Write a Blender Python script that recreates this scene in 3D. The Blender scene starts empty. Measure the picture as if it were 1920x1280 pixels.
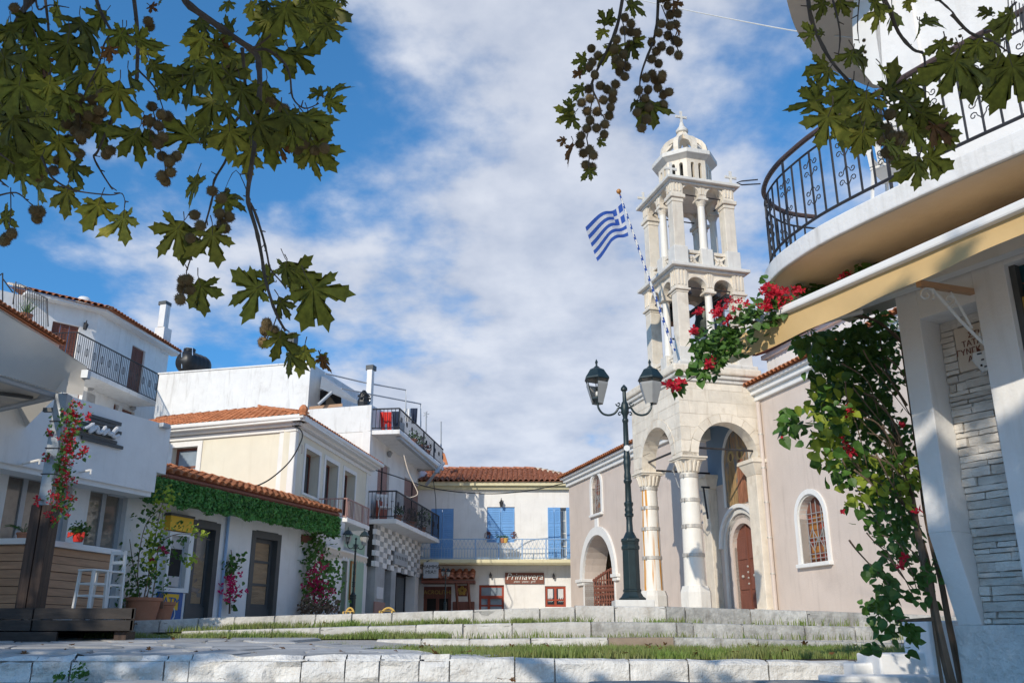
import bpy, bmesh, math, random
from mathutils import Vector, Matrix, noise, Quaternion
from mathutils.geometry import tessellate_polygon
R = random.Random(11)
rad = math.radians
# ------------------------------------------------------------------ camera
F = 1680.0; TILT = rad(18.13); EYE = 0.43
scene = bpy.context.scene
camd = bpy.data.cameras.new('camera'); cam = bpy.data.objects.new('camera', camd)
scene.collection.objects.link(cam)
camd.sensor_width = 36; camd.lens = F / 1920 * 36; camd.clip_end = 3000; camd.clip_start = 0.05
cam.location = (0, 0, EYE); cam.rotation_euler = (rad(90) + TILT, 0, 0)
scene.camera = cam
scene.render.resolution_x = 1024; scene.render.resolution_y = 682
# ------------------------------------------------------------------ sky
SUN_AZ = 28.0; SUN_EL = 26.0            # sun stands behind and to the left of the camera
w = bpy.data.worlds.new('World'); scene.world = w; w.use_nodes = True
nt = w.node_tree; nt.nodes.clear()
def nn(t, **k):
    n = nt.nodes.new(t)
    for a, b in k.items(): setattr(n, a, b)
    return n
L = nt.links.new
out = nn('ShaderNodeOutputWorld'); bg = nn('ShaderNodeBackground'); bg.inputs[1].default_value = 0.15
sky = nn('ShaderNodeTexSky', sky_type='NISHITA'); sky.sun_disc = False
sky.sun_elevation = rad(SUN_EL); sky.sun_rotation = rad(180 + SUN_AZ); sky.air_density = 1.0; sky.dust_density = 0.15; sky.ozone_density = 3.2
tc = nn('ShaderNodeTexCoord'); sp = nn('ShaderNodeSeparateXYZ'); L(tc.outputs['Generated'], sp.inputs[0])
def mth(op, a, b=None, c=None):
    n = nn('ShaderNodeMath', operation=op)
    for i, v in enumerate((a, b, c)):
        if v is None: continue
        if isinstance(v, (int, float)): n.inputs[i].default_value = v
        else: L(v, n.inputs[i])
    return n.outputs[0]
zz = mth('ADD', mth('MAXIMUM', sp.outputs[2], 0.0), 0.30)
cx = nn('ShaderNodeCombineXYZ'); L(mth('DIVIDE', sp.outputs[0], zz), cx.inputs[0]); L(mth('DIVIDE', sp.outputs[1], zz), cx.inputs[1])
cx.inputs[2].default_value = 3.7
n1 = nn('ShaderNodeTexNoise'); n1.inputs['Scale'].default_value = 1.8; n1.inputs['Detail'].default_value = 9; n1.inputs['Roughness'].default_value = .52; n1.inputs['Distortion'].default_value = .3
n2 = nn('ShaderNodeTexNoise'); n2.inputs['Scale'].default_value = 7.5; n2.inputs['Detail'].default_value = 6; n2.inputs['Roughness'].default_value = .55
L(cx.outputs[0], n1.inputs['Vector']); L(cx.outputs[0], n2.inputs['Vector'])
# the cloud bank lies to the right of the view axis, open sky to the left
side = mth('MULTIPLY', mth('SUBTRACT', 1.0, mth('POWER', mth('MULTIPLY', mth('ABSOLUTE', mth('SUBTRACT', mth('DIVIDE', sp.outputs[0], mth('MAXIMUM', mth('ABSOLUTE', sp.outputs[1]), .05)), 0.10)), 3.3), 2.0)), 0.16)
side = mth('MAXIMUM', side, -0.125)
low = mth('MULTIPLY', mth('SUBTRACT', 0.40, sp.outputs[2]), 0.12)
low = mth('MAXIMUM', low, -0.02)
dens = mth('ADD', mth('ADD', mth('ADD', n1.outputs[0], side), low), mth('MULTIPLY', mth('SUBTRACT', n2.outputs[0], .5), .46))
cr = nn('ShaderNodeMapRange', interpolation_type='SMOOTHSTEP'); L(dens, cr.inputs[0]); cr.inputs[1].default_value = 0.40; cr.inputs[2].default_value = 0.63; cr.inputs[4].default_value = .93
cc = nn('ShaderNodeMapRange'); L(n2.outputs[0], cc.inputs[0]); cc.inputs[1].default_value = 0.3; cc.inputs[2].default_value = 0.7
cm = nn('ShaderNodeMix', data_type='RGBA'); L(cc.outputs[0], cm.inputs[0]); cm.inputs[6].default_value = (1.95, 2.2, 2.75, 1); cm.inputs[7].default_value = (3.1, 3.25, 3.6, 1)
tint = nn('ShaderNodeMix', data_type='RGBA', blend_type='MULTIPLY'); tint.inputs[0].default_value = 1; svx = nn('ShaderNodeCombineXYZ'); L(sp.outputs[0], svx.inputs[0]); L(sp.outputs[1], svx.inputs[1]); L(mth('ADD', mth('MULTIPLY', mth('MAXIMUM', sp.outputs[2], 0.0), .85), .17), svx.inputs[2])
nv_ = nn('ShaderNodeVectorMath', operation='NORMALIZE'); L(svx.outputs[0], nv_.inputs[0]); L(nv_.outputs[0], sky.inputs[0]); L(sky.outputs[0], tint.inputs[6]); tint.inputs[7].default_value = (0.33, 0.68, 0.84, 1)
mx = nn('ShaderNodeMix', data_type='RGBA'); L(cr.outputs[0], mx.inputs[0]); L(tint.outputs[2], mx.inputs[6]); L(cm.outputs[2], mx.inputs[7])
L(mx.outputs[2], bg.inputs[0]); L(bg.outputs[0], out.inputs[0])
# ------------------------------------------------------------------ sun and exposure
sd = bpy.data.lights.new('sun', 'SUN'); sd.energy = 2.1; sd.angle = rad(.55); sd.color = (1.0, .91, .77)
sun = bpy.data.objects.new('sun', sd); scene.collection.objects.link(sun)
SV = Vector((-math.sin(rad(SUN_AZ)) * math.cos(rad(SUN_EL)), -math.cos(rad(SUN_AZ)) * math.cos(rad(SUN_EL)), math.sin(rad(SUN_EL))))
sun.rotation_euler = SV.to_track_quat('Z', 'Y').to_euler(); sun.location = SV * 40
vs = scene.view_settings; vs.view_transform = 'Standard'; vs.look = 'None'; vs.exposure = 0.72; vs.gamma = 1; vs.use_curve_mapping = False

# ------------------------------------------------------------------ layout helpers
RT, UP, FW = Vector((1, 0, 0)), Vector((0, -math.sin(TILT), math.cos(TILT))), Vector((0, math.cos(TILT), math.sin(TILT)))
def P(px, py, Y):
    """world point seen at photo pixel (px,py) at distance Y along the square"""
    d = RT * ((px - 960) / F) + UP * ((640 - py) / F) + FW
    return Vector((0, 0, EYE)) + d * (Y / d.y)
def Zat(py, Y): return P(960, py, Y).z
def G(x, y): return EYE + .43 + .032 * min(x - 1, 0) - .022 * max(x - 1, 0) + .022 * (y - 15.5)      # the upper square
class Face:
    """vertical plane: a runs along azimuth az, z up, o outwards"""
    def __init__(s, ox, oy, az, side=1):
        a = rad(az); s.side = side; s.az = az
        s.d = Vector((math.sin(a), math.cos(a), 0)); s.n = Vector((side * math.cos(a), -side * math.sin(a), 0)); s.c = Vector((ox, oy, 0))
    def __call__(s, a, o, z): return s.c + s.d * a + s.n * o + Vector((0, 0, z))
    def off(s, o): return Face(*(s.c + s.n * o).xy, s.az, s.side)
    def uv(s, px, py):
        d = RT * ((px - 960) / F) + UP * ((640 - py) / F) + FW
        k = s.c.dot(s.n) / d.dot(s.n); p = d * k
        return (p - s.c).dot(s.d), EYE + p.z
    def rect(s, xl, xr, yt, yb):
        xm, ym = (xl + xr) / 2, (yt + yb) / 2
        a = sorted((s.uv(xl, ym)[0], s.uv(xr, ym)[0]))
        return a[0], a[1], s.uv(xm, yb)[1], s.uv(xm, yt)[1]
COL = scene.collection
BASE = {}
class MB:
    def __init__(s): s.v = []; s.f = []; s.mi = []; s.m = 0
    def add(s, pts, faces):
        b = len(s.v); s.v += [Vector(p) for p in pts]
        for f in faces: s.f.append([b + i for i in f]); s.mi.append(s.m)
        return s
    def poly(s, pts): return s.add(pts, [range(len(pts))])
    def box(s, T, a0, a1, o0, o1, z0, z1):
        p = [T(a, o, z) for z in (z0, z1) for o in (o0, o1) for a in (a0, a1)]
        return s.add(p, [(0, 2, 3, 1), (4, 5, 7, 6), (0, 1, 5, 4), (2, 6, 7, 3), (0, 4, 6, 2), (1, 3, 7, 5)])
    def hexa(s, p):   # 8 points, bottom 4 then top 4
        return s.add(p, [(0, 3, 2, 1), (4, 5, 6, 7), (0, 1, 5, 4), (1, 2, 6, 5), (2, 3, 7, 6), (3, 0, 4, 7)])
    def prism(s, pts, vec):
        n = len(pts); vec = Vector(vec)
        s.add(list(pts) + [Vector(p) + vec for p in pts], [range(n - 1, -1, -1), range(n, 2 * n)] + [(i, (i + 1) % n, n + (i + 1) % n, n + i) for i in range(n)])
        return s
    def tube(s, pts, r, n=8, cap=True, closed=False):
        pts = [Vector(p) for p in pts]; k = len(pts)
        rr = r if isinstance(r, (list, tuple)) else [r] * k
        rings = []; prev = None
        for i, p in enumerate(pts):
            if closed: t = pts[(i + 1) % k] - pts[i - 1]
            else: t = pts[min(i + 1, k - 1)] - pts[max(i - 1, 0)]
            if t.length < 1e-9: t = Vector((0, 0, 1))
            t.normalize()
            if prev is None:
                ref = Vector((0, 0, 1)) if abs(t.z) < .9 else Vector((1, 0, 0))
                x = t.cross(ref).normalized()
            else:
                x = prev - t * prev.dot(t)
                x = x.normalized() if x.length > 1e-6 else t.orthogonal().normalized()
            prev = x; y = t.cross(x)
            rings.append([p + (x * math.cos(2 * math.pi * j / n) + y * math.sin(2 * math.pi * j / n)) * rr[i] for j in range(n)])
        fs = []
        for i in range(k if closed else k - 1):
            i2 = (i + 1) % k
            for j in range(n): fs.append((i * n + j, i * n + (j + 1) % n, i2 * n + (j + 1) % n, i2 * n + j))
        if cap and not closed: fs += [range(n - 1, -1, -1), range((k - 1) * n, k * n)]
        return s.add([q for rg in rings for q in rg], fs)
    def lathe(s, c, prof, n=24, rot=0):
        """prof: (radius, z) from the bottom up, c: centre"""
        c = Vector(c); k = len(prof)
        pts = [c + Vector((r * math.cos(rot + 2 * math.pi * j / n), r * math.sin(rot + 2 * math.pi * j / n), z)) for r, z in prof for j in range(n)]
        fs = [(i * n + j, i * n + (j + 1) % n, (i + 1) * n + (j + 1) % n, (i + 1) * n + j) for i in range(k - 1) for j in range(n)]
        return s.add(pts, fs + [range(n - 1, -1, -1), range((k - 1) * n, k * n)])
    def ball(s, c, r, n=10, m=6, sq=1):
        return s.lathe(c, [(max(r * math.sin(math.pi * i / m), r * .02), -r * sq * math.cos(math.pi * i / m)) for i in range(m + 1)], n)
    def wall(s, T, outer, holes, o0, o1):
        """slab with openings; outer and holes are lists of (a,z); o0 back, o1 front"""
        loops = [outer] + holes
        tris = tessellate_polygon([[Vector((a, z, 0)) for a, z in lp] for lp in loops])
        flat = [q for lp in loops for q in lp]; n = len(flat)
        pts = [T(a, o1, z) for a, z in flat] + [T(a, o0, z) for a, z in flat]
        fs = [tuple(t) for t in tris] + [tuple(n + i for i in reversed(t)) for t in tris]
        b = 0
        for lp in loops:
            k = len(lp)
            for i in range(k): fs.append((b + i, b + (i + 1) % k, n + b + (i + 1) % k, n + b + i))
            b += k
        return s.add(pts, fs)
    def mesh(s, name, mat, base=Vector((0, 0, 0)), smooth=False):
        me = bpy.data.meshes.new(name)
        me.from_pydata([v - base for v in s.v], [], [list(f) for f in s.f])
        mats = mat if isinstance(mat, (list, tuple)) else [mat]
        for m in mats: me.materials.append(m)
        if len(mats) > 1: me.polygons.foreach_set('material_index', s.mi)
        if smooth: me.polygons.foreach_set('use_smooth', [True] * len(me.polygons))
        me.update(); return me
    def build(s, name, mat, parent=None, smooth=False, bevel=0, loc=None, fix=False):
        base = BASE[parent.name] if parent is not None else Vector(loc or (0, 0, 0))
        me = s.mesh(name, mat, base, smooth)
        if fix:
            bm = bmesh.new(); bm.from_mesh(me); bmesh.ops.recalc_face_normals(bm, faces=bm.faces); bm.to_mesh(me); bm.free()
        o = bpy.data.objects.new(name, me); COL.objects.link(o)
        if parent is not None: o.parent = parent
        else: o.location = base
        BASE[o.name] = base
        if bevel:
            b = o.modifiers.new('bevel', 'BEVEL'); b.width = bevel; b.segments = 2; b.limit_method = 'ANGLE'; b.angle_limit = rad(35)
        if smooth: sm(o)
        return o
def sm(o, ang=40):
    try:
        o.data.set_sharp_from_angle(angle=rad(ang))
    except Exception: pass
def tag(o, label, cat, group=None, kind=None):
    if label: o['label'] = label
    if cat: o['category'] = cat
    if group: o['group'] = group
    if kind: o['kind'] = kind
    return o
def thing(name, label, cat, base, group=None):
    o = bpy.data.objects.new(name, None); COL.objects.link(o); o.empty_display_size = .2
    o.location = base; BASE[o.name] = Vector(base)
    return tag(o, label, cat, group)
def struct(o): o['kind'] = 'structure'; return o
def stuff(o): o['kind'] = 'stuff'; return o
def inst(name, me, parent, M):
    o = bpy.data.objects.new(name, me); COL.objects.link(o); o.parent = parent
    o.matrix_local = Matrix.Translation(-BASE[parent.name]) @ M
    return o
def put(name, me, parent):
    """object whose mesh is already in world coordinates"""
    return inst(name, me, parent, Matrix.Identity(4))
def frameM(p, x, y, z, s=1.0):
    m = Matrix((x, y, z)).transposed().to_4x4()
    return Matrix.Translation(p) @ m @ Matrix.Scale(s, 4)
def arch(a0, a1, zb, zs, n=14, rise=None, flat=False):
    """outline of an arched opening: anticlockwise from bottom left"""
    c = (a0 + a1) / 2; r = (a1 - a0) / 2; h = rise or r
    return [(a0, zb), (a1, zb)] + [(c + r * math.cos(math.pi * i / n), zs + h * math.sin(math.pi * i / n)) for i in range(n + 1)]
def rc(a0, a1, z0, z1): return [(a0, z0), (a1, z0), (a1, z1), (a0, z1)]

# ------------------------------------------------------------------ materials
def lin(c):
    return tuple(((x / 255) / 12.92 if x / 255 <= .04045 else ((x / 255 + .055) / 1.055) ** 2.4) for x in c)
def mat(name, col, rough=.8, var=.12, scale=2.5, bump=.15, bscale=30, streak=0, dirt=(.16, .13, .10), blotch=0, metal=0, rnd=0, spec=.35, grain=None, bdist=.02, hue=None, coords='Object', trans=0):
    m = bpy.data.materials.new(name); m.use_nodes = True; t = m.node_tree; N = t.nodes; K = t.links.new
    b = N['Principled BSDF']; b.inputs['Roughness'].default_value = rough; b.inputs['Metallic'].default_value = metal
    b.inputs['Specular IOR Level'].default_value = spec
    co = N.new('ShaderNodeTexCoord'); src = co.outputs[coords]
    def noi(sc, det=5, ro=.55, mp=None):
        n = N.new('ShaderNodeTexNoise'); n.inputs['Scale'].default_value = sc; n.inputs['Detail'].default_value = det; n.inputs['Roughness'].default_value = ro
        if mp:
            q = N.new('ShaderNodeMapping'); q.inputs['Scale'].default_value = mp; K(src, q.inputs[0]); K(q.outputs[0], n.inputs['Vector'])
        else: K(src, n.inputs['Vector'])
        return n.outputs[0]
    def ramp(x, lo, hi, a=0., c=1.):
        r = N.new('ShaderNodeMapRange'); K(x, r.inputs[0]); r.inputs[1].default_value = lo; r.inputs[2].default_value = hi; r.inputs[3].default_value = a; r.inputs[4].default_value = c
        return r.outputs[0]
    def mix(f, a, c, bt='MIX'):
        x = N.new('ShaderNodeMix'); x.data_type = 'RGBA'; x.blend_type = bt
        if isinstance(f, float): x.inputs[0].default_value = f
        else: K(f, x.inputs[0])
        for i, v in ((6, a), (7, c)):
            if isinstance(v, tuple): x.inputs[i].default_value = (*v[:3], 1)
            else: K(v, x.inputs[i])
        return x.outputs[2]
    c0 = tuple(x * (1 - var) for x in col); c1 = tuple(min(x * (1 + var), 1) for x in col)
    if hue: c0 = tuple(hue)
    f = noi(scale, 6, .6, grain)
    cur = mix(ramp(f, .32, .68), c0, c1)
    if blotch:
        cur = mix(ramp(noi(scale * .45 + .4, 8, .65), .56, .74, 0, blotch), cur, dirt)
    if streak:
        cur = mix(ramp(noi(3.0, 5, .6, (2.2, 2.2, .25)), .54, .78, 0, streak), cur, dirt)
    if rnd:
        oi = N.new('ShaderNodeObjectInfo'); v = ramp(oi.outputs['Random'], 0, 1, 1 - rnd, 1 + rnd * .6)
        h = N.new('ShaderNodeHueSaturation'); h.inputs['Saturation'].default_value = 1; K(cur, h.inputs['Color']); K(v, h.inputs['Value']); cur = h.outputs[0]
    K(cur, b.inputs['Base Color'])
    if bump:
        bn = N.new('ShaderNodeBump'); bn.inputs['Strength'].default_value = bump; bn.inputs['Distance'].default_value = bdist
        K(noi(bscale, 6, .6, grain), bn.inputs['Height']); K(bn.outputs[0], b.inputs['Normal'])
    if trans:
        tr = N.new('ShaderNodeBsdfTranslucent'); K(cur, tr.inputs[0]); ms = N.new('ShaderNodeMixShader'); ms.inputs[0].default_value = trans
        K(b.outputs[0], ms.inputs[1]); K(tr.outputs[0], ms.inputs[2]); K(ms.outputs[0], N['Material Output'].inputs[0])
    return m
def glass(name, col=(.03, .04, .05), rough=.06, var=.3):
    return mat(name, col, rough, var, 1.3, .04, 2, spec=.9)
M = {}
M['white'] = mat('white_render', (.80, .785, .76), .85, .05, 1.6, .3, 20, streak=.3, blotch=.22, dirt=(.46, .42, .36))
M['white_old'] = mat('weathered_white_render', (.76, .755, .74), .9, .05, 2.2, .3, 18, streak=.5, blotch=.30, dirt=(.30, .27, .23))
M['white_wash'] = mat('whitewash_on_stone', (.74, .72, .68), .9, .12, 6, .9, 16, blotch=.55, dirt=(.36, .31, .25), bdist=.05)
M['cream'] = mat('cream_render', (.75, .70, .57), .85, .04, 1.4, .15, 25, streak=.2, dirt=(.42, .34, .22))
M['trim'] = mat('white_trim', (.78, .77, .74), .7, .04, 3, .1, 30, streak=.15, dirt=(.4, .36, .3))
M['pink'] = mat('pinkish_church_render', (.63, .535, .465), .9, .06, .9, .25, 26, streak=.5, blotch=.35, dirt=(.45, .37, .32))
M['marble'] = mat('warm_marble', (.77, .69, .57), .6, .10, 3.2, .35, 16, streak=.5, blotch=.55, dirt=(.43, .33, .22), rnd=.09)
M['marble2'] = mat('white_marble_column', (.78, .74, .66), .45, .05, 3, .1, 12, streak=.2, dirt=(.5, .36, .2))
M['marble3'] = mat('grey_white_marble', (.70, .67, .61), .6, .08, 3, .3, 14, streak=.5, blotch=.2, dirt=(.35, .3, .24))
M['kerb'] = mat('grey_marble_kerb', (.46, .445, .41), .8, .3, 8, .7, 24, streak=.75, blotch=.7, dirt=(.19, .165, .135), rnd=.22, bdist=.03)
M['kerb_light'] = mat('pale_marble_kerb', (.62, .59, .54), .75, .14, 9, .6, 24, streak=.45, blotch=.6, dirt=(.30, .25, .19), rnd=.14, bdist=.03)
M['kerb_brown'] = mat('brown_stone_kerb', (.30, .23, .17), .85, .15, 6, .5, 26, blotch=.3)
M['pave'] = mat('pale_square_paving', (.58, .555, .51), .85, .1, 2, .3, 12, blotch=.2)
M['flag'] = mat('grey_slate_flagstone', (.40, .395, .385), .75, .18, 3.5, .5, 18, blotch=.35, dirt=(.40, .36, .31), rnd=.22)
M['mortar'] = mat('paving_mortar', (.42, .39, .35), .95, .15, 6, .5, 40)
M['soil'] = mat('dry_soil', (.16, .12, .075), .95, .3, 8, .6, 40)
M['grass'] = mat('grass_blade', (.15, .24, .045), .6, .35, 2.2, 0, 10, hue=(.30, .29, .12), trans=.35)
M['tile'] = mat('terracotta_tile', (.52, .20, .09), .85, .18, 9, .3, 30, rnd=.28, blotch=.25, dirt=(.25, .13, .09))
M['tile_old'] = mat('weathered_terracotta', (.42, .17, .10), .9, .25, 3, .3, 20, blotch=.4, dirt=(.22, .13, .09))
M['tile_pale'] = mat('mortar_on_tiles', (.55, .47, .38), .9, .2, 5, .3, 20)
M['blue'] = mat('blue_shutter_paint', (.16, .36, .68), .5, .07, 3, .08, 20, grain=(1, 1, .2))
M['blue_rail'] = mat('pale_blue_iron', (.30, .45, .66), .5, .08, 3, 0)
M['iron'] = mat('dark_wrought_iron', (.045, .045, .05), .55, .3, 6, .1, 60, metal=.3)
M['pinkrail'] = mat('dusty_pink_iron', (.42, .25, .22), .6, .1, 3, 0)
M['darkgreen'] = mat('dark_green_cast_iron', (.016, .031, .033), .42, .2, 6, .15, 40, metal=.2, spec=.6)
M['brown'] = mat('brown_painted_wood', (.20, .075, .05), .6, .18, 4, .2, 20, grain=(6, 6, .5))
M['shutter_pink'] = mat('dusty_pink_roller_shutter', (.36, .21, .18), .6, .06, 3, .05, 20)
M['redwood'] = mat('red_painted_wood', (.34, .06, .03), .5, .12, 4, .1, 20)
M['wood'] = mat('warm_timber_board', (.47, .28, .165), .6, .16, 2.2, .2, 16, grain=(1, 1, 10), rnd=.14)
M['darkwood'] = mat('black_stained_timber', (.032, .026, .023), .65, .35, 2.5, .3, 16, grain=(.6, 1, 9), rnd=.25, blotch=.3, dirt=(.10, .075, .06))
M['postwood'] = mat('charred_brown_timber', (.055, .032, .022), .6, .5, 3, .3, 14, grain=(8, 8, .5), blotch=.5, dirt=(.14, .075, .045))
M['steel'] = mat('galvanised_steel', (.27, .285, .30), .45, .15, 8, .1, 20, metal=.5)
M['band'] = mat('dull_steel_band', (.50, .47, .42), .45, .2, 8, .1, 20, metal=.25)
M['canvas'] = mat('grey_beige_canvas', (.52, .485, .43), .8, .05, 2, .15, 6, trans=.12)
M['yellowcanvas'] = mat('yellow_ochre_canvas', (.76, .53, .25), .75, .05, 3, .15, 5, trans=.25, blotch=.1, dirt=(.5, .36, .2))
M['greyframe'] = mat('dark_grey_frame', (.085, .09, .09), .5, .08, 4, .05)
M['alu'] = mat('pale_aluminium', (.42, .44, .46), .45, .05, 4, .03, metal=.2)
M['glass'] = glass('window_glass')
M['glass_warm'] = glass('painted_room_glass', (.26, .225, .19), .08, .45)  # beige base colour stands in for the room and reflections in the pane
M['glass_sky'] = glass('painted_reflection_glass', (.26, .32, .38), .05, .2)  # pale blue base colour stands in for reflected sky
M['paper'] = mat('brown_kraft_paper', (.36, .25, .15), .75, .2, 3, .8, 3.5, grain=(.6, .6, 3), bdist=.08)
M['curtain'] = mat('lace_curtain', (.7, .7, .7), .9, .12, 14, .3, 20, grain=(3, 3, .3))
M['terracotta'] = mat('terracotta_pot_clay', (.44, .19, .105), .85, .1, 5, .2, 30, blotch=.2, dirt=(.55, .36, .25))
M['black'] = mat('black_plastic', (.02, .021, .023), .4, .2, 4, .1, 12)
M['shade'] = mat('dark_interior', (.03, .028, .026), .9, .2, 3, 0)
M['leafmat'] = mat('bougainvillea_leaf', (.085, .19, .03), .5, .3, 3, .1, 20, rnd=.35, trans=.3, spec=.5)
M['leafyel'] = mat('sun_toned_yellow_green_leaf', (.40, .50, .06), .5, .2, 3, .1, 20, rnd=.25, trans=.4)  # yellow-green raised in the base colour to stand in for sunlight
M['hedge'] = mat('artificial_hedge_leaf', (.085, .25, .045), .5, .6, 9, 0, 20, trans=.15, spec=.5)
M['bract'] = mat('crimson_bract', (.58, .02, .045), .6, .25, 4, 0, rnd=.25, trans=.35)
M['bractpink'] = mat('magenta_bract', (.68, .03, .16), .6, .25, 4, 0, rnd=.25, trans=.35)
M['stem'] = mat('dry_brown_vine_bark', (.20, .14, .095), .9, .3, 6, .6, 30, grain=(3, 3, .5))
M['bark'] = mat('plane_twig_bark', (.115, .085, .062), .85, .3, 12, .4, 50)
M['planeleaf'] = mat('plane_leaf', (.20, .20, .025), .55, .4, 5, .15, 22, rnd=.45, trans=.5, blotch=.45, dirt=(.17, .11, .02), spec=.4)
M['planeleaf_yellow'] = mat('yellowing_plane_leaf', (.36, .32, .04), .55, .3, 5, .15, 22, rnd=.4, trans=.5, blotch=.5, dirt=(.14, .17, .03))
M['planeleaf_dry'] = mat('browning_plane_leaf', (.22, .095, .025), .7, .35, 7, .15, 22, rnd=.3, trans=.35, blotch=.5, dirt=(.10, .12, .02))
M['seed'] = mat('bristly_seed_ball', (.40, .27, .12), .9, .35, 20, .8, 60, rnd=.3)
M['stone'] = mat('split_face_stone', (.72, .67, .60), .9, .15, 5, .7, 18, grain=(1, 1, 2.5), rnd=.18, blotch=.35, dirt=(.26, .235, .21), bdist=.03)
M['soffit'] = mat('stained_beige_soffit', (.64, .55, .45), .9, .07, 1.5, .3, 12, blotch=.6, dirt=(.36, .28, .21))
M['cardboard'] = mat('plain_mid_grey', (.35, .35, .35), .8, .1, 3, .05)
M['green_wall'] = mat('pale_green_shop_paint', (.36, .50, .38), .7, .05, 2, .08, 20)
M['orangewood'] = mat('orange_varnished_wood', (.40, .17, .04), .45, .2, 3, .1, 14, grain=(5, 5, .4))
M['grey_render'] = mat('grey_shop_render', (.40, .41, .41), .8, .12, 2, .2, 20, streak=.3)
M['red'] = mat('red_cloth', (.60, .03, .02), .7, .1, 5, .2, 10)
M['navy'] = mat('navy_cloth', (.02, .03, .06), .85, .2, 5, .2, 10)
M['gold'] = mat('gold_lettering', (.52, .35, .08), .5, .1, 5, 0)
M['yellow'] = mat('yellow_panel', (.80, .48, .04), .5, .04, 3, 0)
M['bankblue'] = mat('bank_blue_panel', (.03, .12, .35), .4, .05, 3, 0)
M['plastic'] = mat('white_plastic', (.78, .77, .74), .45, .04, 3, .03)
M['dullyellow'] = mat('ochre_cane', (.58, .38, .10), .6, .15, 5, .1)
M['rope'] = mat('white_cable', (.62, .62, .6), .7, .05, 5, 0)
M['cable'] = mat('black_cable', (.02, .02, .02), .6, .1, 5, 0)
M['purple'] = mat('rope_grey', (.3, .3, .3), .7, .05, 5, 0)
M['lampglass'] = mat('frosted_lamp_pane', (.62, .61, .58), .25, .05, 5, 0, spec=.6, trans=.5)
M['iconpaint'] = mat('faded_icon_painting', (.10, .085, .065), .6, .4, 3, .1, 10)
M['vaultblue'] = mat('dusty_blue_plaster', (.19, .27, .36), .8, .06, 2, .1, 20, blotch=.2, dirt=(.3, .32, .34))
def text_mesh(body, size, mname, extrude=.004, shear=0, ax='CENTER', space=1.0):
    cu = bpy.data.curves.new('lettering', 'FONT'); cu.body = body; cu.size = size; cu.extrude = extrude; cu.shear = shear
    cu.align_x = ax; cu.align_y = 'CENTER'; cu.space_character = space; cu.resolution_u = 3
    o = bpy.data.objects.new('tmp', cu); COL.objects.link(o)
    me = bpy.data.meshes.new_from_object(o.evaluated_get(bpy.context.evaluated_depsgraph_get()))
    me.materials.clear(); me.materials.append(M[mname]); me.name = 'lettering'
    bpy.data.objects.remove(o); return me
TXT = {}
for k, a in {'prima': ('Primavera', .40, 'trim', .01, .25), 'prima2': ('pizza - pasta - grill', .13, 'trim', .006, .2), 'acro': ('ACROLITHI', .24, 'gold', .01), 'mamma': ('MAMMA\nMIA!!', .21, 'cable', .006),
             'atm': ('ATM', .26, 'bankblue', .004), 'plaque': ('ΣΤΗ\nΤΑΤΑΡΧ\nΓΥΝΓΚ ΜΕΑ\nΑΝΤ Γ', .062, 'brown', .002),
             'bigr': ('R', .5, 'gold', .02)}.items():
    TXT[k] = text_mesh(*a)
def lettering(key, parent, T, a, o, z, flip=1):
    """flat lettering standing on a face; reads left to right seen from outside"""
    r = (T(1, 0, 0) - T(0, 0, 0)) * flip; u = Vector((0, 0, 1)); n = r.cross(u)
    return inst('lettering', TXT[key], parent, frameM(T(a, o, z), r, u, n))

# ================================================================== GROUND
def sheet(name, mname, fz, x0, x1, y0, y1, nx, ny):
    m = MB(); xs = [x0 + (x1 - x0) * i / nx for i in range(nx + 1)]; ys = [y0 + (y1 - y0) * j / ny for j in range(ny + 1)]
    m.v = [Vector((x, y, fz(x, y))) for y in ys for x in xs]
    m.f = [(j * (nx + 1) + i, j * (nx + 1) + i + 1, (j + 1) * (nx + 1) + i + 1, (j + 1) * (nx + 1) + i) for j in range(ny) for i in range(nx)]
    m.mi = [0] * len(m.f)
    return struct(m.build(name, M[mname], smooth=True))
KY = 9.5                                                    # near kerb
sheet('ground', 'soil', lambda x, y: -.03, -1500, 1500, -1500, 1500, 2, 2)
road = sheet('road', 'mortar', lambda x, y: -.012 + .004 * noise.noise(Vector((x, y, 0))), -30, 30, -30, KY + .1, 30, 20)
def zpath(x, y): return .195 + (y - KY) * (.045 if x < -1 else .03)
path = sheet('path', 'mortar', lambda x, y: zpath(x, y) - .012, -30, .0, KY + .02, 15.9, 30, 20)
def zlawn(x, y): return .195 + (y - KY) * .012 + .012 * noise.noise(Vector((x * 2, y * 2, 0)))
# lawn bed boundary on the left follows a slanting line
def lawn_left(y): return -3.3 - (y - 13.2) * .2 if y > 12.6 else -0.35 - (y - 9.7) * 1.0
m = MB()
ys = [KY + .1 + i * .3 for i in range(14)]
for a, b in zip(ys, ys[1:]):
    m.add([(lawn_left(a), a, zlawn(lawn_left(a), a) - .02), (14, a, zlawn(14, a) - .01), (14, b, zlawn(14, b) - .01), (lawn_left(b), b, zlawn(lawn_left(b), b) - .02)], [(0, 1, 2, 3)])
struct(m.build('lawn_soil', M['soil']))
plaza = sheet('square', 'pave', lambda x, y: G(x, y), -45, 60, 15.75, 95, 30, 30)

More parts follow.
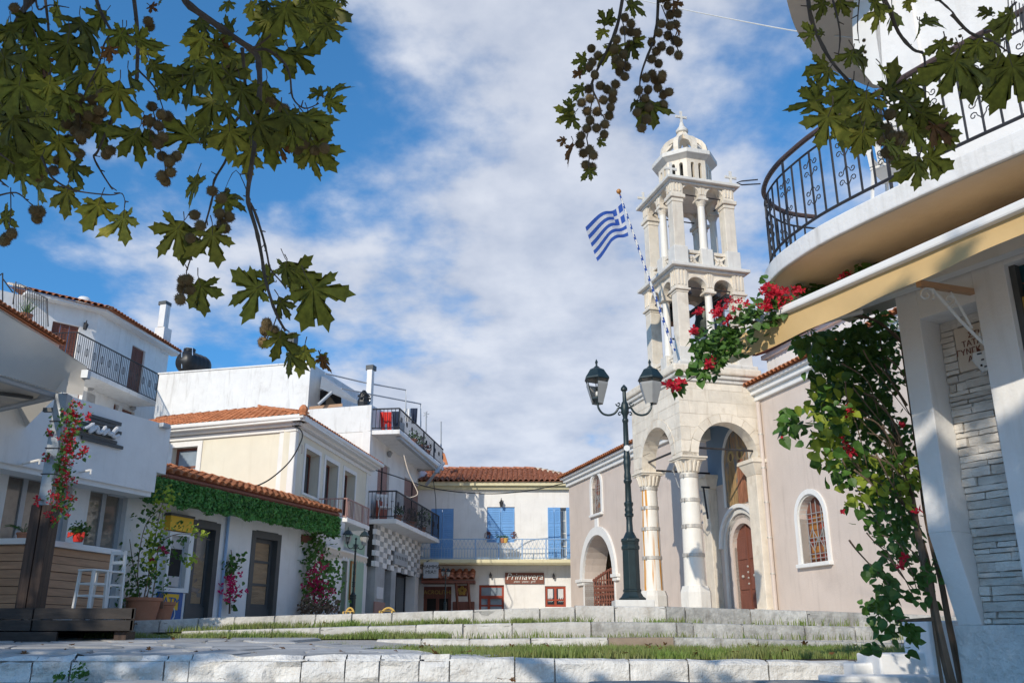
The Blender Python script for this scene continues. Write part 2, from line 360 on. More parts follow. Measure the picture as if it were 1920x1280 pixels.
# irregular flagstones of the path and the strip of road in front of the kerb
def flagstones(parent, x0, x1, y0, y1, dx, dy, fz, keep=lambda x, y: True, th=.03):
    n = 0; j = 0; y = y0
    nx = int((x1 - x0) / dx); ny = int((y1 - y0) / dy)
    J = {}
    def pt(i, j):
        if (i, j) not in J:
            J[i, j] = (x0 + (i + .5 * (j % 2)) * dx + R.uniform(-.28, .28) * dx, y0 + j * dy + R.uniform(-.22, .22) * dy)
        return J[i, j]
    for j in range(ny):
        for i in range(nx):
            q = [pt(i, j), pt(i + 1, j), pt(i + 1, j + 1), pt(i, j + 1)]
            cx_ = sum(p[0] for p in q) / 4; cy_ = sum(p[1] for p in q) / 4
            if not keep(cx_, cy_): continue
            h = R.uniform(0, .028); top = []; bot = []
            for k in range(4):
                a, b = q[k], q[(k + 1) % 4]
                for t in (.08, .5, .92):
                    x = a[0] + (b[0] - a[0]) * t; yy = a[1] + (b[1] - a[1]) * t
                    x = cx_ + (x - cx_) * .955 + R.uniform(-.012, .012); yy = cy_ + (yy - cy_) * .95 + R.uniform(-.01, .01)
                    z = fz(x, yy) + h; top.append((x, yy, z)); bot.append((x, yy, z - th - .02))
            ins = [((p[0] - cx_) * .94 + cx_, (p[1] - cy_) * .94 + cy_, p[2] + .007) for p in top]
            mb = MB(); N_ = len(top); mb.v = [Vector(p) for p in ins + top + bot]
            mb.f = [list(range(N_))] + [[N_ + k, N_ + (k + 1) % N_, (k + 1) % N_, k] for k in range(N_)] + [[2 * N_ + k, 2 * N_ + (k + 1) % N_, N_ + (k + 1) % N_, N_ + k] for k in range(N_)]
            mb.mi = [0] * len(mb.f)
            mb.build('flagstone', M['flag'], parent); n += 1
    return n
flagstones(path, -8.6, .9, KY + .22, 14.6, .62, .5, zpath, lambda x, y: x < lawn_left(min(y, 13.2)) + .25)
flagstones(road, -7, 8, 7.9, KY - .12, .75, .5, lambda x, y: .0)

# near whitewashed kerb, rough stones one beside the other
kerb = thing('near_kerb', 'long rough whitewashed stone kerb across the very front of the scene', 'kerb', (-1, KY, 0))
def rough_stone(parent, P0, P1, depth, zb, mname, rough=.02, nx=8, name='kerb_stone', bl=None, topn=3):
    """block from P0 to P1 along its top front edge; face towards the camera with real unevenness"""
    P0, P1 = Vector(P0), Vector(P1); e = P1 - P0; L_ = e.length; nx = max(3, int(L_ / .12)); nz = 5
    back = Vector((-e.y, e.x, 0)).normalized(); sd_ = R.uniform(0, 99)
    m = MB(); g = []
    for i in range(nx + 1):
        t = i / nx; col = []
        for j in range(nz + 1 + topn):
            if j <= nz: p = P0.lerp(P1, t); p.z = zb + (p.z - zb) * j / nz; off = 0
            else: p = P0.lerp(P1, t) + back * depth * (j - nz) / topn
            ed = min(t, 1 - t) * L_
            d = rough * (noise.noise(Vector((p.x * 5 + sd_, p.z * 9, p.y * 5))) * 1.2 + .5 * noise.noise(Vector((p.x * 16 + sd_, p.z * 20, p.y * 14))))
            p = p - back * d * min(1, .25 + ed / .10)
            if j == nz: p += back * rough * .9 + Vector((0, 0, -rough * .45))
            if j == nz + 1: p += Vector((0, 0, rough * .15))
            if j >= nz: p.z += rough * .5 * noise.noise(Vector((p.x * 3 + sd_, p.y * 3, 5)))
            if ed < .001: p += (P0.lerp(P1, .5) - p) * (.012 / L_)
            if ed < .001 and j < nz + 1: p += back * .004
            col.append(p)
        g.append(col)
    K_ = nz + 1 + topn
    m.v = [p for c in g for p in c]
    m.f = [[i * K_ + j, (i + 1) * K_ + j, (i + 1) * K_ + j + 1, i * K_ + j + 1] for i in range(nx) for j in range(K_ - 1)]
    lo = len(m.v)
    for c in (g[0], g[-1]):
        q = [c[0], c[nz], c[-1], c[-1] + Vector((0, 0, zb - c[-1].z))]
        m.v += q
    m.f += [[lo, lo + 1, lo + 2, lo + 3], [lo + 4, lo + 5, lo + 6, lo + 7]]
    m.mi = [0] * len(m.f)
    return m.build(name, M[mname], parent, smooth=True)
jt = [(-120, 1238), (62, 1233), (135, 1230.5), (310, 1229.5), (356, 1230.5), (566, 1231.5), (648, 1228), (712, 1229.5), (786, 1231), (843, 1231), (965, 1233.5), (1040, 1235), (1180, 1236), (1290, 1237), (1440, 1238), (1610, 1240), (1760, 1241), (1960, 1243)]
for (x0, y0), (x1, y1) in zip(jt, jt[1:]):
    a = P(x0, y0, KY); b = P(x1, y1, KY); dz = R.uniform(-.012, .012) if x0 < 843 else 0
    a.z += dz; b.z += dz
    a.x += .001; b.x -= .001
    m = MB(); q = min(a.z, b.z); m.hexa([(a.x, KY + .035, -.02), (b.x + .05, KY + .035, -.02), (b.x + .05, KY + .2, -.02), (a.x, KY + .2, -.02), (a.x, KY + .035, q - .03), (b.x + .05, KY + .035, q - .03), (b.x + .05, KY + .2, q - .03), (a.x, KY + .2, q - .03)]); m.build('joint_mortar', M['white_wash'], kerb)
    rough_stone(kerb, a, b, .34, -.02, 'white_wash', .075 if x0 < 843 else .03)

# three low tiers of stone kerbs below the square
steps = thing('stone_steps', 'low tiers of grey and white marble kerb stones stepping up to the square', 'steps', (1, 15, .3))
def tier(lst, Y, depth, drop, default='kerb', special={}):
    for k, ((x0, y0), (x1, y1)) in enumerate(zip(lst, lst[1:])):
        a, b = P(x0, y0, Y), P(x1, y1, Y); dy = R.uniform(-.018, .018)
        a.y += dy; b.y += dy; dz = R.uniform(-.005, .005); a.z += dz; b.z += dz
        a.x += .006; b.x -= .006
        rough_stone(steps, a, b, depth, min(a.z, b.z) - drop, special.get(k, default), .014)
        m = MB(); q = min(a.z, b.z); m.hexa([(a.x, Y + .022, q - drop), (b.x + .06, Y + .022, q - drop), (b.x + .06, Y + .1, q - drop), (a.x, Y + .1, q - drop), (a.x, Y + .022, q - .02), (b.x + .06, Y + .022, q - .02), (b.x + .06, Y + .1, q - .02), (a.x, Y + .1, q - .02)]); m.build('joint_mortar', M['kerb'], steps)
def pts(*s): return list(s)
t3 = [(232, 1164), (300, 1161.5), (372, 1158.5), (440, 1156), (515, 1154), (592, 1151.5), (660, 1149.5), (735, 1147.5), (812, 1145), (888, 1142.5), (945, 1141), (1012, 1139), (1078, 1137)]
tier(t3, 15.5, .36, .45, 'kerb_light')
tier([(1078, 1135), (1152, 1135.5), (1248, 1136.5), (1284, 1137.5), (1406, 1141), (1513, 1144), (1628, 1148), (1760, 1153), (1900, 1158)], 15.5, .36, .35, 'kerb', {0: 'kerb_light', 1: 'kerb_light'})
tier([(340, 1182), (430, 1179.5), (510, 1177.5), (600, 1175.5), (690, 1173), (780, 1171), (868, 1169), (960, 1167), (1108, 1164.5), (1268, 1165.5), (1299, 1166.5), (1392, 1169), (1508, 1172), (1602, 1175), (1740, 1179), (1900, 1184)], 14.2, .4, .30, 'kerb', {i: 'kerb_light' for i in range(8)})
tier([(705, 1197.5), (790, 1197), (880, 1197), (995, 1196), (1140, 1194.5), (1264, 1194), (1420, 1197), (1530, 1200.5), (1640, 1204), (1790, 1209)], 13.2, .4, .22, special={0: 'kerb_light', 1: 'kerb_light', 2: 'kerb_light', 3: 'kerb_light', 4: 'kerb_brown'})
m = MB()                                                   # soil on the treads behind each kerb
for Y0, Y1, xl, xr, yl, yr, xm, ym in ((13.5, 14.22, 240, 1800, 1199, 1206, 1000, 1196), (14.5, 15.55, 240, 1850, 1186, 1183, 1000, 1167.5)):
    A = [P(xl, yl, Y0), P(xm, ym, Y0), P(xr, yr, Y0)]
    for p, q in zip(A, A[1:]):
        m.add([p, q, q + Vector((0, Y1 - Y0, .0)), p + Vector((0, Y1 - Y0, .0))], [(0, 1, 2, 3)])
struct(m.build('terrace_soil', M['soil']))

# grass
def grass(name, spots, hmin, hmax, wid=.007, base=None):
    m = MB(); v = []; f = []
    for x, y, z in spots:
        h = R.uniform(hmin, hmax) * (1 + .5 * noise.noise(Vector((x * 1.3, y * 1.3, 0)))); a = R.uniform(0, math.pi); l = R.uniform(0, .55) * h; b = R.uniform(0, 6.28)
        dx, dy = math.cos(a) * wid * R.uniform(.6, 1.3), math.sin(a) * wid
        lx, ly = math.cos(b) * l, math.sin(b) * l; k = len(v)
        v += [(x - dx, y - dy, z), (x + dx, y + dy, z), (x + dx * .7 + lx * .35, y + dy * .7 + ly * .35, z + h * .55), (x - dx * .7 + lx * .35, y - dy * .7 + ly * .35, z + h * .55), (x + lx, y + ly, z + h * .93)]
        f += [(k, k + 1, k + 2, k + 3), (k + 3, k + 2, k + 4)]
    m.v = [Vector(p) for p in v]; m.f = f; m.mi = [0] * len(f)
    return m.build(name, M['grass'])
sp_ = []
for _ in range(60000):
    y = R.uniform(KY + .42, 13.15); x = R.uniform(-3.6, 6.6)
    if x < lawn_left(y) + R.uniform(-.1, .25): continue
    nz0 = noise.noise(Vector((x * .9, y * 1.4, 3))) + .5 * noise.noise(Vector((x * 3, y * 3, 9)))
    if nz0 < -.1 and R.random() < .88: continue
    if y > 12.5 and R.random() < .55: continue
    sp_.append((x, y, zlawn(x, y) - .01))
g1 = grass('grass', sp_, .03, .12)
tag(g1, 'uneven green grass on the lowest strip between the whitewashed kerb and the marble tiers', 'grass', kind='stuff')
sp_ = []
for _ in range(22000):
    x = R.uniform(-6.2, 6.5); y = R.uniform(13.55, 14.18)
    px = 960 + 1680 * x / y / .95
    d = 1 if px < 700 else (.65 if px < 845 else (.10 if px < 1300 else .035))
    if R.random() > d: continue
    sp_.append((x, y, P(px, 1199 - (0 if px > 500 else (500 - px) * -.012), 13.6).z))
g2 = grass('grass', sp_, .045, .15)
tag(g2, 'bright grass growing on the middle tier, thickest at its left end', 'grass', kind='stuff')
sp_ = []
for _ in range(26000):
    x = R.uniform(-5.4, 7); y = R.uniform(14.6, 15.45); px = 960 + 1680 * x / y / .95
    d = 1 if 390 < px < 1000 else (.7 if px <= 390 else (.45 if px < 1110 else (.3 if 1185 < px < 1320 else (.14 if 1395 < px < 1510 else .03))))
    if noise.noise(Vector((x * 1.1, 7, 3))) < 0: d *= .25
    if R.random() > d: continue
    sp_.append((x, y, P(px, 1170 + max(0, 900 - px) * .022, 14.6).z - .02))
g3 = grass('grass', sp_, .045, .16)
tag(g3, 'grass tufts along the foot of the topmost marble kerb', 'grass', kind='stuff')
# weeds and dead leaves
def leaf_blob(m, c, n, r, s, flat=.6, rr=R):
    for _ in range(n):
        d = Vector((rr.gauss(0, 1), rr.gauss(0, 1), rr.gauss(0, 1) * flat)).normalized() * r * rr.random() ** .4
        p = Vector(c) + d; q = Vector((rr.uniform(-1, 1), rr.uniform(-1, 1), rr.uniform(-.2, 1))).normalized(); t = q.orthogonal().normalized(); b = q.cross(t)
        a = s * rr.uniform(.6, 1.3)
        m.add([p - t * a, p + b * a * .6, p + t * a, p - b * a * .6], [(0, 1, 2, 3)])
for x, y, r_, lab in ((148, 1262, .10, 'large weed tuft growing at the foot of the kerb near the left corner'), (110, 1270, .05, 'tiny weed left of the larger tuft at the kerb foot')):
    p = P(x, y, KY - .12); p.z = max(p.z, .04); m = MB(); leaf_blob(m, p, int(900 * r_), r_, .022)
    tag(m.build('weed', M['leafmat'], loc=(p.x, p.y, 0)), lab, 'weed')
# whitewashed low wall at the right foot of the steps
lw = thing('low_wall', 'low whitewashed wall stepping up beside the vine trunk', 'wall', P(1700, 1260, 8.6))
for (x0, x1, y0, Y0, d) in ((1600, 1648, 1243, 9.1, .3), (1648, 1900, 1225, 8.9, .6), (1560, 1900, 1267, 8.5, .41), (1738, 1900, 1163, 8.75, .6)):
    a, b = P(x0, y0, Y0), P(x1, y0 - 2, Y0)
    m = MB(); m.hexa([(a.x, Y0, -.02), (b.x, Y0, -.02), (b.x, Y0 + d, -.02), (a.x, Y0 + d, -.02), a, b, b + Vector((0, d, 0)), a + Vector((0, d, 0))])
    m.build('wall_block', M['white'], lw, bevel=.02)

# ================================================================== CHURCH
u_az = -16.1
C0 = Vector((4.42, 23.0, 0))
W = Face(C0.x + .9608 * 2.35, C0.y + .2773 * 2.35, u_az, -1)      # long church wall, a grows away from the camera
TF = Face(C0.x, C0.y, 73.9, 1)                                     # porch front
TL = Face(C0.x, C0.y, u_az, -1)                                    # porch left side
church = thing('church', 'long pinkish rendered church with white arched trim and terracotta eaves', 'church', W(5, 0, .8))
wz = 6.75; AN, AF = -9.0, 15.3
# openings in W
w1 = W.rect(1504, 1545, 932, 1055); 
w2 = W.rect(1112, 1126, 893, 963)
dr = (.72, 1.93)
ga0, ga1 = W.uv(1152, 1070)[0], W.uv(1096, 1085)[0]; gspring = W.uv(1096, 1080)[1]
gz0 = .5
holes = [arch(w1[0] - .06, w1[1] + .06, w1[2], w1[3] - (w1[1] - w1[0]) / 2), arch(w2[0] - .06, w2[1] + .06, w2[2], w2[3] - (w2[1] - w2[0]) / 2),
         arch(dr[0], dr[1], gz0, 3.35 - (dr[1] - dr[0]) / 2), arch(ga0, ga1, gz0, gspring - .1, 18)]
m = MB(); m.wall(W, [(AN, .2), (AF, .2), (AF, wz), (AN, wz)], holes, -.9, 0); m.build('wall', M['pink'], church)
m = MB(); E_ = Face(*W(AF, 0, 0).xy, u_az + 90, 1)
m.box(W, AF - .02, AF, -6.5, -.9, .2, wz); m.box(W, AN, AF, -6.6, -6.5, .2, wz); m.box(W, AN, AN + .05, -6.5, -.9, .2, wz); m.build('rear_wall', M['pink'], church)
# eaves: cornice, dentil course and tiles
m = MB(); m.box(W, AN, AF + .12, 0, .10, wz - .30, wz - .14); m.box(W, AN, AF + .2, 0, .2, wz - .14, wz); m.box(W, AN, AF + .3, 0, .30, wz, wz + .09); m.build('cornice', M['trim'], church, bevel=.015)
TILE_ME = {}
def tile_mesh(mname, L_=.36, r=.085, n=5, th=.016):
    key = (mname, L_, r)
    if key in TILE_ME: return TILE_ME[key]
    m = MB(); g = []
    for k, (y, s) in enumerate(((0, 1.12), (L_, .92))):
        for rr_ in (r * s, r * s - th):
            g.append([Vector((-rr_ * math.cos(math.pi * i / n), y, rr_ * math.sin(math.pi * i / n) * .95 - (th if k else 0))) for i in range(n + 1)])
    m.v = [p for q in g for p in q]; K_ = n + 1
    for i in range(n):
        m.f += [(i, i + 1, 2 * K_ + i + 1, 2 * K_ + i), (K_ + i, 3 * K_ + i, 3 * K_ + i + 1, K_ + i + 1), (i, K_ + i, K_ + i + 1, i + 1)]
    m.mi = [0] * len(m.f); TILE_ME[key] = m.mesh('roof_tile', M[mname], smooth=True); return TILE_ME[key]
def tile_slope(parent, E0, E1, T0, T1, mname='tile', step=.2, tl=.36, r=.085, indiv=True, deck=True, limit=300, rows=None):
    """barrel tiles on the slope with eave E0-E1 and upper edge T0-T1"""
    E0, E1, T0, T1 = map(Vector, (E0, E1, T0, T1)); e = (E1 - E0); S = e.length; e.normalize()
    nrm = e.cross(T0 - E0).normalized()
    if nrm.z < 0: nrm = -nrm
    wv = nrm.cross(e).normalized()
    if wv.z < 0: wv = -wv
    s0, s1 = (T0 - E0).dot(e), (T1 - E0).dot(e); H = (T0 - E0).dot(wv); H1 = (T1 - E0).dot(wv)
    if deck: MB().poly([E0 - nrm * .02, E1 - nrm * .02, T1 - nrm * .02, T0 - nrm * .02]).build('roof_deck', M[mname], parent)
    me = tile_mesh(mname, tl * 1.12, r); pl = []
    k = int(S / step)
    for i in range(k):
        s = (i + .5) * S / k
        if s < s0: tm = H * s / max(s0, 1e-3)
        elif s > s1: tm = H1 * (S - s) / max(S - s1, 1e-3)
        else: tm = H + (H1 - H) * (s - s0) / max(s1 - s0, 1e-3)
        j = 0; t = -.04
        while t < tm - tl * .3 and (rows is None or j < rows):
            pl.append((s, t)); t += tl; j += 1
    x = e if e.cross(wv).dot(nrm) > 0 else -e
    mm = MB(); cnt = 0
    for s, t in pl:
        p = E0 + e * (s + R.uniform(-.008, .008)) + wv * t + nrm * R.uniform(0, .01)
        mtx = frameM(p, x, wv, nrm) @ Matrix.Rotation(R.uniform(-.03, .03), 4, 'Z')
        if indiv and cnt < limit: inst('roof_tile', me, parent, mtx)
        else: mm.add([mtx @ v.co for v in me.vertices], [list(q.vertices) for q in me.polygons])
        cnt += 1
    if mm.v: stuff(mm.build('roof_tiles', M[mname], parent, smooth=True))
def ridge(parent, A, B, mname='tile', r=.10, tl=.36):
    A, B = Vector(A), Vector(B); d = B - A; n = max(1, int(d.length / tl)); y = d.normalized(); x = y.cross(Vector((0, 0, 1))).normalized(); z = x.cross(y)
    me = tile_mesh(mname, d.length / n * 1.08, r)
    for i in range(n): inst('ridge_tile', me, parent, frameM(A + d * (i / n), x, y, z))
ez = wz + .10
tile_slope(church, W(AN, .38, ez), W(AF + .35, .38, ez), W(AN, -3.2, ez + 1.25), W(AF + .35, -3.2, ez + 1.25), 'tile', .19, .36, .08, indiv=False)
MB().poly([W(AF + .35, .38, ez), W(AF + .35, -6.8, ez), W(AF + .35, -3.2, ez + 1.25)]).build('gable', M['pink'], church)
MB().poly([W(AN, -6.8, ez), W(AF + .35, -6.8, ez), W(AF + .35, -3.2, ez + 1.25), W(AN, -3.2, ez + 1.25)]).build('rear_slope', M['tile_old'], church)
m = MB()
a = AN
while a < AF: m.box(W, a, a + .12, .0, .27, wz - .008, wz + .028); a += .24
m.build('dentil', M['trim'], church).__setitem__('kind', 'stuff')
# taller nave behind, its own tiled eave (ends behind the belfry)
NV = W.off(-1.1); nz = NV.uv(1440, 665)[1]
m = MB(); m.box(NV, AN, 1.1, -5, 0, wz, nz); m.box(NV, AN, 1.2, -5, .12, nz - .12, nz + .0); m.build('clerestory', M['white'], church)
tile_slope(church, NV(AN, .3, nz + .02), NV(1.3, .3, nz + .02), NV(AN, -2.6, nz + 1.0), NV(1.3, -2.6, nz + 1.0), 'tile', .19, .36, .08, indiv=False)
def arch_trim(name, parent, T, a0, a1, zb, zs, wd, o0, o1, mname='trim', n=16, legs=True, rise=None, bevel=.01, stones=0):
    """moulded surround around an arched opening"""
    c = (a0 + a1) / 2; r = (a1 - a0) / 2; h = rise or r
    inn = [(c + r * math.cos(math.pi * i / n), zs + h * math.sin(math.pi * i / n)) for i in range(n + 1)]
    ou = [(c + (r + wd) * math.cos(math.pi * i / n), zs + (h + wd) * math.sin(math.pi * i / n)) for i in range(n + 1)]
    if legs: inn = [(a1, zb)] + inn + [(a0, zb)]; ou = [(a1 + wd, zb)] + ou + [(a0 - wd, zb)]
    m = MB()
    for i in range(len(inn) - 1):
        q = [inn[i], inn[i + 1], ou[i + 1], ou[i]]
        g = [T(a, o0, z) for a, z in q] + [T(a, o1, z) for a, z in q]
        m.hexa(g)
    # shared shell: drop the inner walls by merging
    o = m.build(name, M[mname], parent)
    return o
# windows of the long wall
def church_window(rct, tz, trimw, depth, mainn):
    a0, a1, z0, z1 = rct; r = (a1 - a0) / 2; zs = z1 - r
    t = arch_trim('window_surround', church, W, a0 - .10, a1 + .10, z0, zs, trimw, -.02, .05)
    arch_trim('window_reveal', church, W, a0 - .06, a1 + .06, z0, zs, .045, -depth - .1, .005, 'marble3')
    m = MB(); m.box(W, a0 - .24, a1 + .24, -depth, .12, z0 - .09, z0); m.build('window_sill', M['trim'], church, bevel=.012)
    g = MB(); g.wall(W, arch(a0 - .05, a1 + .05, z0, zs), [], -depth - .06, -depth); f = g.build('window', M['brown'], church)
    c = (a0 + a1) / 2; W_ = lambda a, o, z: W(a, o, z)
    m = MB()
    for s0, s1 in ((a0 + .04, c - .03), (c + .03, a1 - .04)):
        k = 6
        for i in range(k):
            for j in range(2):
                x0 = s0 + (s1 - s0) * j / 2; x1 = s0 + (s1 - s0) * (j + 1) / 2
                zz0 = z0 + .08 + (zs - z0) * i / k; zz1 = z0 + .05 + (zs - z0) * (i + 1) / k
                pm = MB(); pm.box(W, x0 + .012, x1 - .012, -depth + .0, -depth + .012, zz0, zz1)
                pm.build('pane', R.choice([M['orangewood'], M['orangewood'], M['glass_warm'], M['redwood']]), f)
    gr = MB(); th = .012; oo = -depth + .06
    for i in range(5): x = a0 + .05 + (a1 - a0 - .1) * i / 4; gr.tube([W(x, oo, z0 + .03), W(x, oo, zs + math.sqrt(max(r * r - (x - c) ** 2, 0)) - .01)], th, 5)
    for z in (z0 + .12, z0 + .22, z0 + .5, z0 + .6, zs - .12, zs - .02, zs + .1): gr.tube([W(a0 + .02, oo, z), W(a1 - .02, oo, z)], th, 5)
    for cx_ in ((a0 + c) / 2, (a1 + c) / 2):
        zc = (z0 + zs) / 2 + .02; q = (a1 - a0) / 5
        gr.tube([W(cx_ - q, oo, zc), W(cx_, oo, zc + .26), W(cx_ + q, oo, zc), W(cx_, oo, zc - .26), W(cx_ - q, oo, zc)], th, 5)
    gr.build('grille', M['purple'], f)
church_window(w1, 0, .12, .20, True)
church_window(w2, 0, .16, .14, False)
a0, a1, z0, z1 = w2
m = MB(); m.box(W, (a0 + a1) / 2 - .17, (a0 + a1) / 2 + .17, 0, .07, z0 - .75, z0 - .18); m.build('stone_plaque', M['trim'], church, bevel=.02)
# gateway through the far end, its trim, imposts and iron gate
arch_trim('gate_surround', church, W, ga0, ga1, gz0, gspring - .1, .32, -.02, .09, legs=False, n=22)
m = MB()
for a, b in ((ga0 - .48, ga0 + .0), (ga1, ga1 + .62)):
    m.box(W, a - .04, b + .04, -.6, .16, gspring - .22, gspring - .1); m.box(W, a, b, -.6, .1, gspring - .34, gspring - .22)
m.build('impost', M['trim'], church, bevel=.015)
m = MB(); m.box(W, ga1 + .0, ga1 + .10, -.5, .03, .3, gspring - .34); m.box(W, ga0 - .10, ga0, -.5, .03, .3, gspring - .34); m.build('jamb_strip', M['trim'], church)
gt = thing('iron_gate', 'rusty brown ornate iron gate standing half open in the church archway', 'gate', W((ga0 + ga1) / 2, -.5, 1.1))
gm = MB(); H0 = W(ga1 - .15, -.35, 0); gd = (W(ga1 - 1.9, -1.0, 0) - H0); n_ = 13; gt0 = Zat(1140, 36.5) - .2; gt1 = W.uv(1125, 1090)[1]
for i in range(n_ + 1):
    p = H0 + gd * (i / n_); h = gt1 + .5 * math.sin(math.pi * min(i / n_ * .55 + .05, 1)) ; gm.tube([p + Vector((0, 0, gt0)), p + Vector((0, 0, h))], .03, 5)
    gm.ball(p + Vector((0, 0, h + .06)), .07, 6, 4)
for z in (gt0 + .1, gt0 + .9, gt1 - .28, gt1 - .12): gm.tube([H0 + Vector((0, 0, z)), H0 + gd + Vector((0, 0, z))], .04, 5)
for i in range(n_):
    p = H0 + gd * ((i + .5) / n_)
    for z in (gt0 + .3, gt0 + .6, gt0 + 1.15, gt1 - .5):
        gm.tube([p + Vector((0, 0, z)) + gd.normalized() * .07 * math.cos(t) + Vector((0, 0, .12 * math.sin(t))) for t in [k * 6.28 / 7 for k in range(8)]], .022, 4)
gm.build('gate_leaf', M['brown'], gt)
gm = MB(); p0 = W(ga0 + .15, -.3, 0); gm.tube([p0 + Vector((0, 0, gt0)), p0 + Vector((0, 0, gt1 + .3))], .05, 6); gm.build('gate_post', M['brown'], gt)
# greenery seen through the gateway
gp = W((ga0 + ga1) / 2 + 2, -3.2, 0); 
m = MB(); 
for k in range(9): leaf_blob(m, (gp.x + R.uniform(-1.4, 1.6), gp.y + R.uniform(-.5, 1.5), .9 + R.random() * 3.2), 110, .75, .1)
sh = thing('courtyard_tree', 'leafy green tree in the courtyard seen through the church archway', 'tree', (gp.x, gp.y, .8))
m.build('crown', M['leafmat'], sh); m = MB(); m.tube([(gp.x, gp.y, .8), (gp.x + .1, gp.y, 2.6)], [.12, .08]); m.build('trunk', M['bark'], sh)
# main door with stepped arch surround
zs = 3.35 - (dr[1] - dr[0]) / 2
for wd, o1, dd in ((.0, -.06, .14), (.14, .0, .13), (.27, .06, .12)):
    arch_trim('door_surround', church, W, dr[0] - wd, dr[1] + wd, .6, zs, dd, -.24, o1, 'marble3', 20)
arch_trim('door_hood', church, W, dr[0] - .42, dr[1] + .42, zs, zs, .10, -.02, .14, 'trim', 20, legs=False)
m = MB(); m.wall(W, arch(dr[0], dr[1], .6, zs, 20), [], -.22, -.14); door = m.build('door', M['brown'], church)
c = (dr[0] + dr[1]) / 2
for s in (-1, 1):
    lo, hi = sorted((c + s * .05, c + s * .54))
    for z0, z1 in ((.85, 1.5), (1.6, 2.3), (2.4, 3.0)):
        pm = MB(); pm.box(W, lo, hi, -.14, -.115, z0, min(z1, zs + .35)); pm.build('door_panel', M['brown'], door, bevel=.01)
m = MB(); m.box(W, c - .025, c + .025, -.14, -.09, .8, 3.28); m.build('door_strip', M['brown'], door)
m = MB()
for s in (-1, 1): m.ball(W(c + s * .3, -.09, 1.95), .045, 8, 5)
for z in (1.75, 1.9, 2.05, 2.2): m.ball(W(c, -.08, z), .03, 6, 4)
m.build('door_knob', M['band'], door)
# lunette painting above the door
ia0, ia1 = .62, 2.02; iz0 = 3.86; izs = 5.0
arch_trim('icon_frame', church, W, ia0, ia1, iz0, izs, .10, -.02, .05, 'trim', 18, rise=.95)
im = bpy.data.materials.new('faded_saints_painting'); im.use_nodes = True; t_ = im.node_tree; K = t_.links.new
co = t_.nodes.new('ShaderNodeTexCoord'); mp = t_.nodes.new('ShaderNodeMapping'); mp.inputs['Scale'].default_value = (2.6, 2.6, .55); K(co.outputs['Object'], mp.inputs[0])
nz_ = t_.nodes.new('ShaderNodeTexNoise'); nz_.inputs['Scale'].default_value = 2.2; nz_.inputs['Detail'].default_value = 5; K(mp.outputs[0], nz_.inputs['Vector'])
rp = t_.nodes.new('ShaderNodeValToRGB'); K(nz_.outputs[0], rp.inputs[0]); el = rp.color_ramp.elements
el[0].position = .34; el[0].color = (.09, .11, .10, 1); el[1].position = .68; el[1].color = (.38, .31, .18, 1)
for ps, cl in ((.43, (.42, .23, .10, 1)), (.5, (.13, .17, .18, 1)), (.57, (.46, .27, .11, 1))):
    e_ = el.new(ps); e_.color = cl
K(rp.outputs[0], t_.nodes['Principled BSDF'].inputs['Base Color'])
m = MB(); m.wall(W, arch(ia0, ia1, iz0, izs, 18, rise=.95), [], .006, .02); m.build('wall_painting', im, church)
for k_, (cx_, rb_) in enumerate(((1.62, 'fig_ochre'), (1.12, 'fig_rust'))):
    if rb_ not in M: M[rb_] = mat(rb_, (.34, .22, .10) if k_ == 0 else (.30, .13, .07), .7, .4, 4, .1, 10, grain=(4, 4, .6))
    if 'halo' not in M: M['halo'] = mat('faded_halo_ochre', (.50, .36, .14), .6, .2, 5, .1); M['face'] = mat('dark_painted_face', (.16, .10, .065), .7, .2, 8, 0)
    m = MB(); m.wall(W, [(cx_ - .25, 3.88), (cx_ + .25, 3.88), (cx_ + .2, 4.7), (cx_ + .12, 5.08), (cx_ - .12, 5.08), (cx_ - .2, 4.7)], [], .02, .026); m.build('painted_robe', M[rb_], church)
    m = MB(); m.wall(W, [(cx_ + .17 * math.cos(t * .393), 5.24 + .17 * math.sin(t * .393)) for t in range(16)], [], .02, .024); m.build('painted_halo', M['halo'], church)
    m = MB(); m.wall(W, [(cx_ + .075 * math.cos(t * .628), 5.22 + .11 * math.sin(t * .628)) for t in range(10)], [], .024, .029); m.build('painted_face', M['face'], church)
# drain pipe and cable on the wall beside the porch
m = MB(); m.tube([W(-.16, .1, 1.0), W(-.16, .1, wz - .35)], .055, 8); m.build('drain_pipe', M['pink'], church, smooth=True)
m = MB()
for z in (1.9, 2.8, 3.7, 4.6, 5.5): m.tube([W(-.16, .1, z), W(-.16, .1, z + .03)], .068, 8)
m.build('pipe_clip', M['band'], church)

# ================================================================== BELL TOWER AND PORCH
tower = thing('bell_tower', 'tall open marble bell tower over a columned porch with crosses on top', 'tower', TF(1.2, -1.2, .9))
PW, PD = 2.42, 3.12; ztop = Zat(712, 23)                         # body top below the cornice
def at_front(p): return p
fa0, fa1, fzs = .47, 2.21, 4.95
la0, la1, lzs = .60, 2.52, 4.95
zc_top = Zat(853, 23)                                            # top of the capitals
m = MB()
m.wall(TF, [(0, zc_top), (fa0, zc_top), (fa0, fzs)] + arch(fa0, fa1, 0, fzs, 18)[2:][::-1][1:-1] + [(fa1, fzs), (fa1, zc_top), (PW, zc_top), (PW, ztop), (0, ztop)], [], -.42, 0)
m.build('front_wall', M['marble'], tower)
m = MB()
m.wall(TL, [(0.0, zc_top), (la0, zc_top), (la0, lzs)] + arch(la0, la1, 0, lzs, 18)[2:][::-1][1:-1] + [(la1, lzs), (la1, zc_top), (PD, zc_top), (PD, ztop), (0, ztop)], [], -.42, -.003)
m.build('side_wall', M['marble'], tower)
m = MB(); q = TL.off(-.42)
